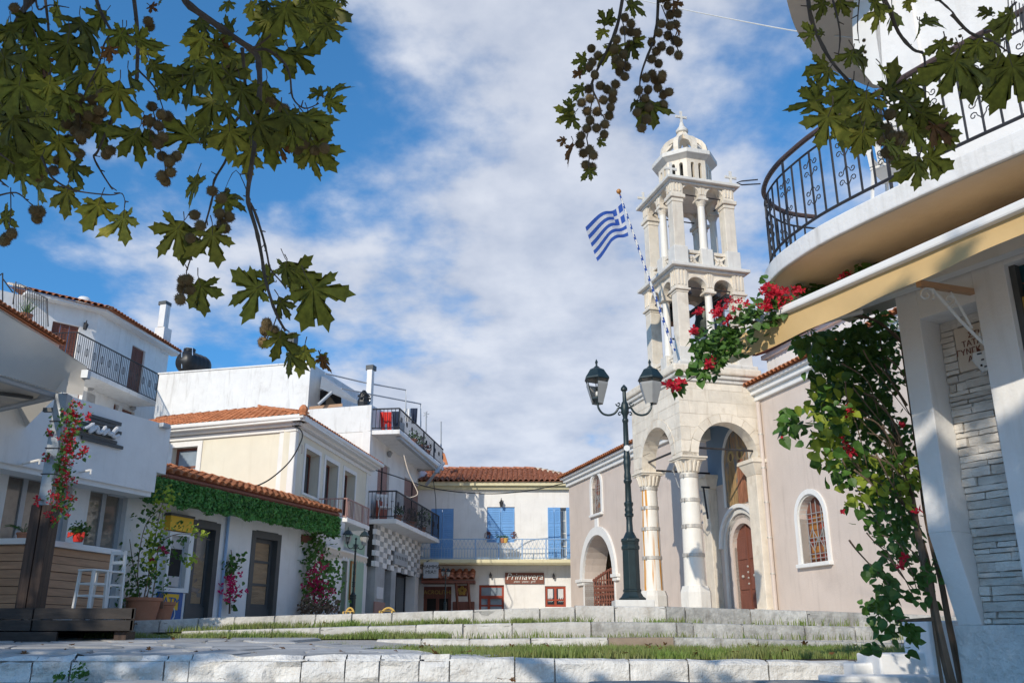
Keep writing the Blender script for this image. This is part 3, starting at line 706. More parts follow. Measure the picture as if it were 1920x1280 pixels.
m.box(TL, PD - .42, PD - .002, -PW, -.424, 5.95, ztop); m.build('rear_wall', M['marble'], tower)
m = MB(); m.box(TF, .03, PW, -PD + .03, -.42, 6.28, 6.36); m.build('vault', M['vaultblue'], tower)
# blue plastered upper wall inside the porch
m = MB(); m.wall(W, [(ia0 - .6, 4.55), (ia0 - .12, 4.55)] + [(x, z) for x, z in arch(ia0 - .12, ia1 + .12, 0, izs, 18, rise=1.07)[2:][::-1]] + [(ia1 + .12, 4.55), (3.0, 4.55), (3.0, 6.3), (ia0 - .6, 6.3)], [], .004, .014); m.build('blue_plaster', M['vaultblue'], tower)
# ashlar facing: blocks above the arches
def facing(T, a0, a1, z0, z1, holes, parent, hgt, wid, proud=.007, name='stone_block', mname='marble', seed=1):
    rr = random.Random(seed); z = z0; row = 0
    while z < z1 - .05:
        h = min(hgt * rr.uniform(.85, 1.15), z1 - z)
        if z1 - z - h < .12: h = z1 - z
        a = a0 - (wid * .5 if row % 2 else 0) * rr.uniform(.7, 1)
        while a < a1:
            b = a + wid * rr.uniform(.7, 1.3); x0, x1 = max(a, a0) + .004, min(b, a1) - .004
            if a1 - x1 < .15: x1 = a1 - .004; b = a1 + 1
            def low(x):
                lo = z + .004
                for c_, r_, zs_ in holes:
                    if abs(x - c_) < r_: lo = max(lo, zs_ + math.sqrt(r_ * r_ - (x - c_) ** 2))
                return lo
            if x1 - x0 > .08:
                n = 7; bot = [(x0 + (x1 - x0) * i / n, min(low(x0 + (x1 - x0) * i / n), z + h - .004)) for i in range(n + 1)]
                if min(q[1] for q in bot) < z + h - .03:
                    pr = proud + rr.uniform(-.003, .004); poly = bot + [(x1, z + h - .004), (x0, z + h - .004)]
                    cl = [poly[0]]
                    for q in poly[1:]:
                        if abs(q[0] - cl[-1][0]) + abs(q[1] - cl[-1][1]) > .002: cl.append(q)
                    mb = MB(); mb.wall(T, cl, [], -.02, pr); mb.build(name, M[mname], parent)
            a = b
        z += h; row += 1
fr = (fa1 - fa0) / 2; lr = (la1 - la0) / 2
facing(TF, .0, PW - .02, fzs + .02, ztop, [((fa0 + fa1) / 2, fr + .23, fzs)], tower, .33, .72, seed=4)
facing(TL, .0, PD - .02, lzs + .02, ztop, [((la0 + la1) / 2, lr + .23, lzs)], tower, .33, .8, seed=9)
def voussoirs(T, c_, r_, zs_, wd, n, proud=.018):
    for i in range(n):
        t0, t1 = math.pi * i / n + .006, math.pi * (i + 1) / n - .006
        pp = [(c_ + r_ * math.cos(t0 + (t1 - t0) * k / 3), zs_ + r_ * math.sin(t0 + (t1 - t0) * k / 3)) for k in range(4)] + [(c_ + (r_ + wd) * math.cos(t0 + (t1 - t0) * k / 3), zs_ + (r_ + wd) * math.sin(t0 + (t1 - t0) * k / 3)) for k in (3, 2, 1, 0)]
        mb = MB(); mb.wall(T, pp, [], -.03, proud); mb.build('voussoir', M['marble'], tower)
voussoirs(TF, (fa0 + fa1) / 2, fr, fzs, .22, 9); voussoirs(TL, (la0 + la1) / 2, lr, lzs, .22, 11)
# columns
def column(cen, label_parts, zb, zcap0, zcap1, r, bands, rust=False):
    cen = Vector(cen)
    m = MB(); n = 28; prof = [(r * 1.14, zb + .27), (r * 1.12, zb + .3)]
    k = 10
    for i in range(k + 1):
        t = i / k; prof.append((r * (1.12 - .20 * t), zb + .31 + (zcap0 - zb - .31) * t))
    m.lathe(cen, prof, n)
    shaft = m.build('column_shaft', M['marble_rust'] if rust else M['marble2'], tower, smooth=True)
    for z in bands:
        m = MB(); t = (z - zb - .31) / (zcap0 - zb - .31); rr_ = r * (1.12 - .2 * t)
        m.lathe(cen, [(rr_ + .001, z - .045), (rr_ + .022, z - .045), (rr_ + .022, z + .045), (rr_ + .001, z + .045)], n)
        d = Vector((-.7, -.7, 0)); m.tube([cen + d * rr_ + Vector((0, 0, z - .035)), cen + d * (rr_ + .07) + Vector((0, 0, z - .035)), cen + d * (rr_ + .07) + Vector((0, 0, z + .03))], .02, 5); m.build('steel_band', M['band'], tower)
    # plinth
    m = MB(); m.lathe(cen, [(r * 1.62, zb - .5), (r * 1.62, zb + .12), (r * 1.4, zb + .27)], 8, rad(73.9 + 22.5)); m.build('plinth', M['marble3'], tower, bevel=.01)
    # capital: bell with rows of carved leaves, square abacus
    m = MB(); h = zcap1 - zcap0
    m.lathe(cen, [(r * .95, zcap0), (r * 1.0, zcap0 + h * .15), (r * 1.12, zcap0 + h * .5), (r * 1.42, zcap0 + h * .78)], 24)
    for i in range(16):
        t = 2 * math.pi * i / 16; e = Vector((math.cos(t), math.sin(t), 0))
        m.tube([cen + e * r * 1.0 + Vector((0, 0, zcap0 + .04)), cen + e * r * 1.13 + Vector((0, 0, zcap0 + h * .45)), cen + e * r * 1.36 + Vector((0, 0, zcap0 + h * .74))], [.035, .045, .03], 6)
    m.build('capital', M['marble'], tower, smooth=True)
    m = MB(); rt = Matrix.Rotation(rad(-73.9 + 90), 4, 'Z')
    def T(a, o, z): return cen + rt @ Vector((a, o, 0)) + Vector((0, 0, z))
    s = r * 1.42; m.box(T, -s, s, -s, s, zcap0 + h * .78, zcap0 + h * .88); s *= 1.1; m.box(T, -s, s, -s, s, zcap0 + h * .88, zcap1); m.build('abacus', M['marble'], tower, bevel=.01)
M['marble_rust'] = mat('marble_with_rust_runs', (.78, .74, .66), .45, .05, 3, .1, 12)
t_ = M['marble_rust'].node_tree; K = t_.links.new; b_ = t_.nodes['Principled BSDF']; old = b_.inputs['Base Color'].links[0].from_socket
co = t_.nodes.new('ShaderNodeTexCoord'); mp = t_.nodes.new('ShaderNodeMapping'); mp.inputs['Scale'].default_value = (9, 9, .35); K(co.outputs['Object'], mp.inputs[0])
nz_ = t_.nodes.new('ShaderNodeTexNoise'); nz_.inputs['Scale'].default_value = 1.0; nz_.inputs['Detail'].default_value = 4; K(mp.outputs[0], nz_.inputs['Vector'])
r1 = t_.nodes.new('ShaderNodeMapRange'); K(nz_.outputs[0], r1.inputs[0]); r1.inputs[1].default_value = .5; r1.inputs[2].default_value = .58
mx_ = t_.nodes.new('ShaderNodeMix'); mx_.data_type = 'RGBA'; K(r1.outputs[0], mx_.inputs[0]); K(old, mx_.inputs[6]); mx_.inputs[7].default_value = (.62, .27, .03, 1); K(mx_.outputs[2], b_.inputs['Base Color'])
cr_ = .245
c2 = TF(.30, -.30, 0); c1 = TL(PD - .32, -.30, 0)
zcap0 = Zat(887, 23.3)
column(c2, '', Zat(1119, 23.3), zcap0, zc_top, cr_, [Zat(y, 23.3) for y in (892, 937, 986, 1040, 1110)])
column(c1, '', Zat(1126, 25.8), zcap0, zc_top, cr_, [Zat(y, 25.8) for y in (917, 953, 992, 1046, 1124)], True)
# wall piers of the porch
def pier(T, a0, a1, o0, o1, zb, name='pier'):
    m = MB(); m.box(T, a0, a1, o0, o1, zb, zcap0 + .02); m.box(T, a0 - .05, a1 + .05, o0, o1 + .05, zb, zb + .28)
    m.hexa([T(a0, o0, zcap0 + .02), T(a1, o0, zcap0 + .02), T(a1, o1, zcap0 + .02), T(a0, o1, zcap0 + .02), T(a0 - .14, o0, zc_top - .1), T(a1 + .14, o0, zc_top - .1), T(a1 + .14, o1 + .14, zc_top - .1), T(a0 - .14, o1 + .14, zc_top - .1)])
    m.box(T, a0 - .17, a1 + .17, o0, o1 + .17, zc_top - .1, zc_top); m.build(name, M['marble'], tower, bevel=.012)
pier(W, -.02, .46, 0, .26, .8); pier(W, PD - .52, PD - .06, 0, .26, .8)
m = MB()                                                     # tie rods
zt = zc_top + .12
m.tube([TF(.2, -.2, fzs + .18), TF(PW, -.2, fzs + .18)], .03, 6); m.tube([TL(.2, -.2, lzs + .18), TL(PD - .1, -.2, lzs + .18)], .03, 6); m.tube([TL(PD - .2, -.2, zt), W(PD - .2, 0, zt)], .03, 6); m.build('tie_rod', M['iron'], tower)
# hanging lamp bracket in the side arch
m = MB(); p = TL(1.9, -.7, 5.0); m.tube([TL(2.4, -.9, 4.9), TL(.9, -.5, 5.45)], .045, 6); m.tube([TL(2.3, -.85, 4.9), TL(1.9, -.8, 4.35), TL(1.3, -.6, 4.2), TL(.8, -.5, 4.5)], .014, 5); m.ball(TL(1.35, -.62, 5.18), .11, 8, 5); m.build('lamp_bracket', M['cardboard'], tower)
m = MB(); p = W(2.55, .25, 0); m.tube([p + Vector((0, 0, 4.5)), p + Vector((-.25, -.1, 4.5))], .03, 5); m.tube([p + Vector((-.2, -.1, 4.5)), p + Vector((-.12, -.05, 3.6))], .03, 5); m.build('hanging_iron_bracket', M['iron'], tower)
# cornices of the body (stepped, sloping broach course, belfry floor)
cc_ = TF(1.36 * 1.0, 0, 0)                                   # belfry centre in plan
cen = C0 + (TF.d + TL.d) * 1.33
def sq(half): return lambda a, o, z: cen + TF.d * a + TL.d * o + Vector((0, 0, z))
B0 = sq(1)
ox = -1.33                                                    # body front corner in belfry coordinates
def bodybox(m, e, z0, z1): m.box(B0, ox - e, PW + ox + .02, ox - e, ox + PD + e, z0, z1)
m = MB(); bodybox(m, .06, ztop, ztop + .10); bodybox(m, .13, ztop + .10, ztop + .20); m.build('cornice', M['marble3'], tower, bevel=.02)
m = MB(); e = .2; z0, z1 = ztop + .20, ztop + .42; bodybox(m, e, z0, z1); m.build('cornice', M['marble'], tower, bevel=.05)
zb1 = Zat(684, 23)
m = MB(); z0 = ztop + .42; e = .13; h_ = 1.22
A = [(ox - e, ox - e), (PW + ox, ox - e), (PW + ox, ox + PD + e), (ox - e, ox + PD + e)]
Bq = [(-h_, -h_), (h_, -h_), (h_, h_), (-h_, h_)]
m.hexa([B0(a, o, z0) for a, o in A] + [B0(a, o, zb1) for a, o in Bq]); m.build('broach_course', M['marble'], tower)
def ring_box(m, h, z0, z1): m.box(B0, -h, h, -h, h, z0, z1)
def belfry(zf, zpb, zcap, zcapt, zarch_top, zcor, h, pw, colr, openm=True, tag_=''):
    """one open storey: zf floor moulding top, zpb top of pedestals, zcap/zcapt capital, zcor top of cornice"""
    S4 = [(-1, -1), (1, -1), (1, 1), (-1, 1)]
    for sx, sy in S4:
        x, y = sx * (h - pw / 2), sy * (h - pw / 2)
        m = MB(); q = pw / 2 + .05; m.box(B0, x - q, x + q, y - q, y + q, zf, zpb); m.build('pedestal', M['marble3'], tower, bevel=.015)
        m = MB(); q = pw / 2; m.box(B0, x - q, x + q, y - q, y + q, zpb, zcap); m.build('corner_pier', M['marble'], tower, bevel=.012)
        m = MB(); m.box(B0, x - q - .02, x + q + .02, y - q - .02, y + q + .02, zcap, zcap + (zcapt - zcap) * .5); q += .07; m.box(B0, x - q, x + q, y - q, y + q, zcap + (zcapt - zcap) * .5, zcapt); m.build('pier_capital', M['marble'], tower, bevel=.02)
        m = MB(); q = pw / 2 + .012; m.box(B0, x - q, x + q, y - q, y + q, zcapt, zarch_top + .06)
        for k in (-.3, 0, .3): m.box(B0, x + k * pw - .025, x + k * pw + .025, y + sy * (q - .01), y + sy * (q + .02), zcapt + .1, zarch_top)
        for k in (-.3, 0, .3): m.box(B0, x + sx * (q - .01), x + sx * (q + .02), y + k * pw - .025, y + k * pw + .025, zcapt + .1, zarch_top)
        m.build('fluted_block', M['marble'], tower)
    for sx, sy in ((0, -1), (0, 1), (-1, 0), (1, 0)):
        x, y = sx * (h - pw / 2), sy * (h - pw / 2)
        m = MB(); q = colr + .07; m.box(B0, x - q, x + q, y - q, y + q, zf, zpb); m.build('pedestal', M['marble3'], tower, bevel=.015)
        c_ = B0(x, y, 0)
        m = MB(); m.lathe(c_, [(colr * 1.15, zpb), (colr * 1.15, zpb + .06), (colr, zpb + .1), (colr * .9, zcap)], 16); m.build('column_shaft', M['marble2'], tower, smooth=True)
        m = MB(); m.lathe(c_, [(colr * .95, zcap), (colr * 1.0, zcap + .05), (colr * 1.45, zcapt - .07)], 16); q = colr * 1.5; m.box(B0, x - q, x + q, y - q, y + q, zcapt - .07, zcapt); m.build('capital', M['marble'], tower, bevel=.01)
        # arcade wall of this side: two arches
        T = (lambda a, o, z, sy=sy: B0(a, sy * (h - .0 + o), z)) if sy else (lambda a, o, z, sx=sx: B0(sx * (h + o), a, z))
        i0, i1 = -h + pw, h - pw; mid = colr * 1.0
        bays = ((i0, -mid), (mid, i1))
        for b0, b1 in bays:
            r_ = (b1 - b0) / 2
            pl = [(b0 - .02, zcapt)] + [(b0, zcapt)] + [((b0 + b1) / 2 - r_ * math.cos(math.pi * i / 12), min(zcapt + .08 + r_ * math.sin(math.pi * i / 12), zarch_top - .02)) for i in range(13)] + [(b1, zcapt), (b1 + .02, zcapt), (b1 + .02, zarch_top + .05), (b0 - .02, zarch_top + .05)]
            mb = MB(); mb.wall(T, pl, [], -pw + .06, -.05); mb.build('arcade_wall', M['marble'], tower)
            mb = MB(); n = 10
            for i in range(n):
                g = []
                for o_ in (-.06, -.02):
                    for rr_, t in ((r_, i), (r_, i + 1), (r_ + .06, i + 1), (r_ + .06, i)):
                        an = math.pi * t / n; g.append(T((b0 + b1) / 2 - rr_ * math.cos(an), o_, zcapt + .08 + rr_ * math.sin(an)))
                mb.hexa(g)
            mb.build('arch_moulding', M['marble'], tower)
        m = MB(); m.box(T, -mid - .01, mid + .01, -pw + .05, -.03, zcapt, zarch_top + .05)
        for k in (-.5, 0, .5): m.box(T, k * mid - .02, k * mid + .02, -.04, -.01, zcapt + .1, zarch_top)
        m.build('fluted_block', M['marble'], tower)
        m = MB(); m.tube([T(i0 - .1, -pw / 2, zcapt + .1), T(i1 + .1, -pw / 2, zcapt + .1)], .022, 5); m.build('tie_rod', M['iron'], tower)
        # pierced balustrade with a cross pattern
        zt_ = zpb - .05
        for b0, b1 in ((i0 + .0, -colr - .07), (colr + .07, i1 - .0)):
            m = MB(); m.box(T, b0, b1, -pw / 2 - .04, -pw / 2 + .10, zt_ - .09, zt_); m.box(T, b0, b1, -pw / 2 - .04, -pw / 2 + .10, zf, zf + .08)
            for (xa, za), (xb, zb_) in (((b0, zf + .06), (b1, zt_ - .07)), ((b0, zt_ - .07), (b1, zf + .06))):
                d = .045; m.hexa([T(xa, -pw / 2 - .02, za - d), T(xb, -pw / 2 - .02, zb_ - d), T(xb, -pw / 2 + .08, zb_ - d), T(xa, -pw / 2 + .08, za - d), T(xa, -pw / 2 - .02, za + d), T(xb, -pw / 2 - .02, zb_ + d), T(xb, -pw / 2 + .08, zb_ + d), T(xa, -pw / 2 + .08, za + d)])
            c_ = (b0 + b1) / 2; zc = (zf + zt_) / 2
            m.tube([T(c_ + .10 * math.cos(t), -pw / 2 + .03, zc + .10 * math.sin(t)) for t in [k * 6.283 / 10 for k in range(10)]], .035, 5, closed=True)
            m.build('balustrade', M['marble'], tower)
    m = MB(); ring_box(m, h - .04, zarch_top + .05, zcor - .16); m.build('architrave', M['marble'], tower)
    m = MB(); ring_box(m, h + .06, zcor - .17, zcor - .10); ring_box(m, h + .17, zcor - .10, zcor); m.build('cornice', M['marble3'], tower, bevel=.02)
D1 = 23.3
m = MB(); ring_box(m, 1.22, zb1, Zat(672, 23.1)); m.build('floor_moulding', M['marble3'], tower, bevel=.05)
belfry(Zat(672, 23.1), Zat(648, D1), Zat(545, D1), Zat(537, D1), Zat(502, D1), Zat(487, 23.1), 1.06, .34, .115)
D2 = 23.5
belfry(Zat(487, 23.1), Zat(462, D2), Zat(379, D2), Zat(365, D2), Zat(337, D2), Zat(325, 23.2), 1.0, .33, .115)
# bells with their iron frame
zc1 = Zat(545, D1)
for dx, dy, s, lab in ((.28, -.1, 1.0, 'big'), (-.62, .25, .55, 'small'), (.62, .5, .6, 'small')):
    c_ = B0(dx, dy, zc1 - .15)
    m = MB(); m.lathe(c_, [(.42 * s, -.62 * s), (.36 * s, -.5 * s), (.27 * s, -.2 * s), (.24 * s, .1 * s), (.12 * s, .2 * s), (.03, .3 * s)], 20)
    m.build('bell', mat('bronze_bell', (.06, .07, .06), .45, .3, 5, .1, 10, metal=.6) if 'bronze' not in M else M['bronze'], tower, smooth=True)
    m = MB(); m.box(B0, dx - .08, dx + .08, -.95, .95, zc1 + .02, zc1 + .14); m.build('bell_beam', M['iron'], tower)
m = MB()
for x in (-.75, .75):
    m.tube([B0(x, -.3, Zat(672, 23.1)), B0(x, -.3, zc1 + .1)], .03, 5); m.tube([B0(x, -.3, Zat(648, D1)), B0(x * .2, .2, Zat(615, D1))], .03, 5)
m.tube([B0(-.9, -.3, Zat(618, D1)), B0(.9, -.3, Zat(618, D1))], .03, 5); m.tube([B0(-.9, -.3, Zat(655, D1)), B0(.2, .6, Zat(600, D1))], .02, 5); m.build('bell_frame', M['iron'], tower)
# octagonal lantern
zl0, zl1, zl2, zl3 = Zat(325, 23.2), Zat(289, 23.7), Zat(276, 23.6), Zat(237, 24.3)
ro = .80
def oct_(r, k, off=.5): t = 2 * math.pi * (k + off) / 8; return cen + TF.d * r * math.cos(t) + TL.d * r * math.sin(t)
m = MB(); m.lathe(cen, [(ro + .06, zl0), (ro + .06, zl0 + .12), (ro - .12, zl0 + .12)], 8, rad(90 - 73.9 + 22.5)); m.build('drum_base', M['marble3'], tower)
for k in range(8):
    a, b = oct_(ro, k), oct_(ro, k + 1); d = (b - a); wl = d.length; d.normalize(); nn_ = ((a + b) / 2 - cen).normalized()
    T = lambda x, o, z, a=a, d=d, nn_=nn_: a + d * x + nn_ * o + Vector((0, 0, z)) - Vector((0, 0, 0))
    hs = []
    for x in (wl * .30, wl * .70):
        hs.append(arch(x - .055, x + .055, zl0 + .2, zl1 - .2, 6))
    m = MB(); m.wall(T, rc(0, wl, zl0 + .1, zl1), hs, -.14, 0); m.build('drum_wall', M['marble'], tower)
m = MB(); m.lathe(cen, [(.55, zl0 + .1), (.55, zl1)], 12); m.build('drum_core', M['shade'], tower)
rot_ = rad(90 - 73.9 + 22.5)
m = MB(); m.lathe(cen, [(ro, zl1 - .04), (ro + .16, zl1 + .06), (ro + .2, zl1 + .08), (ro + .2, zl1 + .22), (ro - .1, zl1 + .24)], 8, rot_); m.build('drum_cornice', M['marble3'], tower, bevel=.015)
zl2 = zl1 + .24
for k in range(8):
    t = 2 * math.pi * k / 8; e = TF.d * math.cos(t) + TL.d * math.sin(t); pr = []; s = e.cross(Vector((0, 0, 1)))
    H = zl3 - zl2
    for x, z in ((.84, 0), (.90, .18), (.86, .36), (.74, .52), (.56, .64), (.37, .74), (.24, .83), (.16, .93), (.13, 1.0)): pr.append((x * ro * 1.06, zl2 + z * H))
    m = MB(); inn = [(max(x - .12, .0), z - .06 if i else z) for i, (x, z) in enumerate(pr)]
    for i in range(len(pr) - 1):
        g = []
        for sgn in (-.075, .075):
            for x, z in (pr[i], pr[i + 1], inn[i + 1], inn[i]): g.append(cen + e * x + s * sgn + Vector((0, 0, z)))
        m.hexa(g)
    m.build('dome_rib', M['marble'], tower)
zf_ = zl3; zt_ = Zat(198, 24.3)
m = MB(); hh = zt_ - zf_; m.lathe(cen, [(.10, zf_ - .06), (.19, zf_ - .02), (.2, zf_ + .05), (.17, zf_ + .08), (.09, zf_ + .2), (.06, zf_ + .32)], 12); m.build('finial', M['marble3'], tower, smooth=True)
def cross(c_, s, mname='marble3'):
    m = MB(); T = lambda a, o, z: c_ + TF.d * a * s + TL.d * o * s + Vector((0, 0, z * s)); w_ = .045
    m.box(T, -w_, w_, -.035, .035, 0, .62); m.box(T, -.21, .21, -.033, .033, .34, .34 + 2 * w_)
    for x, z in ((-.21, .385), (.21, .385), (0, .62)):
        for q in ((0, 0), (.045, .045), (-.045, -.045), (.045, -.045), (-.045, .045)): m.ball(T(x + q[0] * .7, 0, z + q[1] * .7), .038 * s, 6, 4)
    m.box(T, -.07, .07, -.06, .06, -.05, .03); m.build('cross', M[mname], tower)
cross(cen + Vector((0, 0, zf_ + .26)), (zt_ - zf_ - .26) / .66)
for sx, sy in ((-1, 1), (1, -1), (-1, -1), (1, 1)): cross(B0(sx * .98, sy * .98, Zat(325, 23.2)), .72)
# flagpole with barber stripes and the flag
pole = thing('flagpole', 'slanting blue and white striped flagpole fixed to the left side of the bell tower', 'flagpole', P(1252, 650, 22.8))
pa, pb = P(1264, 658, 22.9), P(1163, 367, 21.6); 
sm_ = bpy.data.materials.new('blue_white_spiral_paint'); sm_.use_nodes = True
m = MB(); m.m = 0; n = 12; k = 60; dd = (pb - pa); y = dd.normalized(); x = y.orthogonal().normalized(); z = x.cross(y); vv = []
for i in range(k + 1):
    r_ = .042 - .018 * i / k
    for j in range(n): t = 2 * math.pi * j / n; vv.append(pa + dd * (i / k) + (x * math.cos(t) + z * math.sin(t)) * r_)
m.v = vv
for i in range(k):
    for j in range(n):
        m.f.append((i * n + j, i * n + (j + 1) % n, (i + 1) * n + (j + 1) % n, (i + 1) * n + j)); m.mi.append(1 if ((i * 1.0 + j * 4 / n * 1.0) % 4) < 1.5 else 0)
m.build('pole', [M['trim'], M['flagblue'] if 'flagblue' in M else M.setdefault('flagblue', mat('flag_blue', (.05, .13, .48), .8, .05, 3, .1, 20, trans=.35))], pole)
m = MB(); m.ball(pb + y * .12, .07, 8, 5); m.tube([pb, pb + y * .1], .02, 5); m.build('pole_tip', M['orangewood'], pole)
M['flagwhite'] = mat('flag_white', (.78, .78, .8), .8, .04, 3, .1, 20, trans=.35)
flag = thing('greek_flag', 'small blue and white striped flag with a cross flying from the slanting pole', 'flag', P(1165, 385, 21.8))
# cloth grid: u from hoist to fly, v from top to bottom; folded over at the fly end
NU, NV_ = 54, 27
hoT, hoB = P(1166, 381, 21.72), P(1179, 440, 22.0)
def fpt(u, v):
    p = hoT.lerp(hoB, v); s = u * 1.0
    tl = [(0, 0), (.45, .05), (.75, .16), (1, .33)]
    x_ = -46 * u - 24 * u ** 2.2; yy_ = 8 * u + 34 * u ** 1.7 + (1 - v) * (4 * math.sin(u * 3))
    sc = 21.9 / 1680
    y3 = .24 * math.sin(u * 7 + v * 1.2) * (.3 + u)
    fold = max(0, u - .62)
    x_ += fold * 30 * (v - .35); yy_ += 10 * fold * v
    q = p + RT * (x_ * sc) - UP * (yy_ * sc * (1 - .0 * v)) + Vector((0, y3, 0))
    return q
grid = [fpt(i / NU, j / NV_) for j in range(NV_ + 1) for i in range(NU + 1)]
mw, mb_ = MB(), MB()
mm = MB(); mm.v = grid
for j in range(NV_):
    st = j // 3
    for i in range(NU):
        u = i / NU * 27 / 18 * 18  # 0..27 columns of one ninth-height squares
        white = st % 2 == 1
        cu = i / NU * 13.5
        if st < 5 and cu < 5:
            white = (st == 2) or (2 <= cu < 3)
        mm.f.append((j * (NU + 1) + i, j * (NU + 1) + i + 1, (j + 1) * (NU + 1) + i + 1, (j + 1) * (NU + 1) + i)); mm.mi.append(0 if white else 1)
mm.build('cloth', [M['flagwhite'], M['flagblue']], flag, smooth=True)

# ================================================================== shared builders
def rail(T, a0, a1, o, z0, z1, step, parent, mname='iron', r=.011, rt=.022, orn=0, curly=False, name='railing', mid=None, ends=True):
    """straight railing along a at offset o"""
    m = MB(); n = max(1, round((a1 - a0) / step))
    m.tube([T(a0, o, z1), T(a1, o, z1)], rt, 6); m.tube([T(a0, o, z0), T(a1, o, z0)], rt * .7, 5)
    if mid: m.tube([T(a0, o, mid), T(a1, o, mid)], r, 4)
    for i in range(n + 1):
        a = a0 + (a1 - a0) * i / n
        big = ends and (i in (0, n) or i % 12 == 0)
        if orn and i % orn == orn // 2:
            zc = (z0 + z1) / 2; s = (a1 - a0) / n * .42; h = (z1 - z0) * .2
            m.tube([T(a, o, z0), T(a, o, z1)], r, 4)
            for sg in (-1, 1):
                for up in (-1, 1):
                    m.tube([T(a + sg * s * (1 - math.cos(t)) * .6, o, zc + up * h * (.15 + .5 * math.sin(t))) for t in (0, .8, 1.6, 2.4, 3.2, 4.0)], r * .8, 4)
        else: m.tube([T(a, o, z0 if not big else z0 - .06), T(a, o, z1)], r * (2 if big else 1), 4)
    return m.build(name, M[mname], parent)
def window(T, rct, parent, d=.15, fw=.06, frame='brown', pane='glass', cols=1, rows=1, fd=.06, name='window'):
    a0, a1, z0, z1 = rct; m = MB()
    m.box(T, a0, a0 + fw, -d - fd, -d, z0, z1); m.box(T, a1 - fw, a1, -d - fd, -d, z0, z1); m.box(T, a0 + fw, a1 - fw, -d - fd, -d, z1 - fw, z1); m.box(T, a0 + fw, a1 - fw, -d - fd, -d, z0, z0 + fw)
    for i in range(1, cols): x = a0 + (a1 - a0) * i / cols; m.box(T, x - fw * .5, x + fw * .5, -d - fd, -d - .003, z0 + fw, z1 - fw)
    for j in range(1, rows):
        z = z0 + (z1 - z0) * j / rows
        for i in range(cols): m.box(T, a0 + (a1 - a0) * i / cols + fw * .52, a0 + (a1 - a0) * (i + 1) / cols - fw * .52, -d - fd, -d - .006, z - fw * .35, z + fw * .35)
    f = m.build(name, M[frame], parent)
    for i in range(cols):
        for j in range(rows):
            x0, x1 = a0 + (a1 - a0) * i / cols, a0 + (a1 - a0) * (i + 1) / cols; y0, y1 = z0 + (z1 - z0) * j / rows, z0 + (z1 - z0) * (j + 1) / rows
            pm = MB(); pm.box(T, x0 + fw * .4, x1 - fw * .4, -d - fd * .7, -d - fd * .45, y0 + fw * .3, y1 - fw * .3); pm.build('pane', M[pane], f)
    return f
def surround(T, rct, wd, parent, o=.03, mname='trim', sill=True, name='window_surround'):
    a0, a1, z0, z1 = rct; m = MB()
    m.box(T, a0 - wd, a0, -.02, o, z0, z1); m.box(T, a1, a1 + wd, -.02, o, z0, z1); m.box(T, a0 - wd, a1 + wd, -.02, o, z1, z1 + wd)
    if sill: m.box(T, a0 - wd - .03, a1 + wd + .03, -.02, o + .03, z0 - .07, z0)
    return m.build(name, M[mname], parent)
def leafdoor(T, rct, parent, n=2, d=.08, mname='brown', rows=2, name='shutter'):
    a0, a1, z0, z1 = rct
    for i in range(n):
        x0 = a0 + (a1 - a0) * i / n + .008; x1 = a0 + (a1 - a0) * (i + 1) / n - .008
        m = MB(); m.box(T, x0, x1, -d, -d + .03, z0, z1); b = m.build(name, M[mname], parent)
        for j in range(rows):
            y0 = z0 + (z1 - z0) * j / rows + .05; y1 = z0 + (z1 - z0) * (j + 1) / rows - .05
            m = MB()
            for q in ((x0 + .005, x0 + .06), (x1 - .06, x1 - .005)): m.box(T, *q, -d + .028, -d + .048, y0, y1)
            m.box(T, x0 + .06, x1 - .06, -d + .028, -d + .048, y0, y0 + .06); m.box(T, x0 + .06, x1 - .06, -d + .028, -d + .048, y1 - .06, y1); 
            k = max(3, int((y1 - y0) / .1))
            for s in range(1, k): z = y0 + .06 + (y1 - y0 - .12) * s / k; m.hexa([T(x0 + .06, -d + .03, z), T(x1 - .06, -d + .03, z), T(x1 - .06, -d + .045, z - .03), T(x0 + .06, -d + .045, z - .03), T(x0 + .06, -d + .034, z + .012), T(x1 - .06, -d + .034, z + .012), T(x1 - .06, -d + .05, z - .018), T(x0 + .06, -d + .05, z - .018)])
            m.build('louvre_panel', M[mname], b)
def wallobj(T, a0, a1, z0, z1, rects, mname, parent, th=.3, name='wall', o=0):
    m = MB(); m.wall(T, rc(a0, a1, z0, z1), [rc(*r) for r in rects], o - th, o); return m.build(name, M[mname], parent)
def wall_lamp(T, a, z, lab, s=1.0, o=0):
    t = thing('wall_lamp', lab, 'lamp', T(a, o + .1, z)); m = MB(); m.box(T, a - .03 * s, a + .03 * s, o, o + .02, z - .1 * s, z + .12 * s); m.tube([T(a, o + .01, z + .05 * s), T(a, o + .14 * s, z + .16 * s), T(a, o + .14 * s, z + .08 * s)], .012 * s, 5); m.build('bracket', M['iron'], t)
    m = MB(); m.lathe(T(a, o + .14 * s, z - .08 * s), [(.035 * s, -.06 * s), (.07 * s, .08 * s), (.075 * s, .1 * s), (.01, .17 * s)], 6); m.build('lantern', M['iron'], t); return t

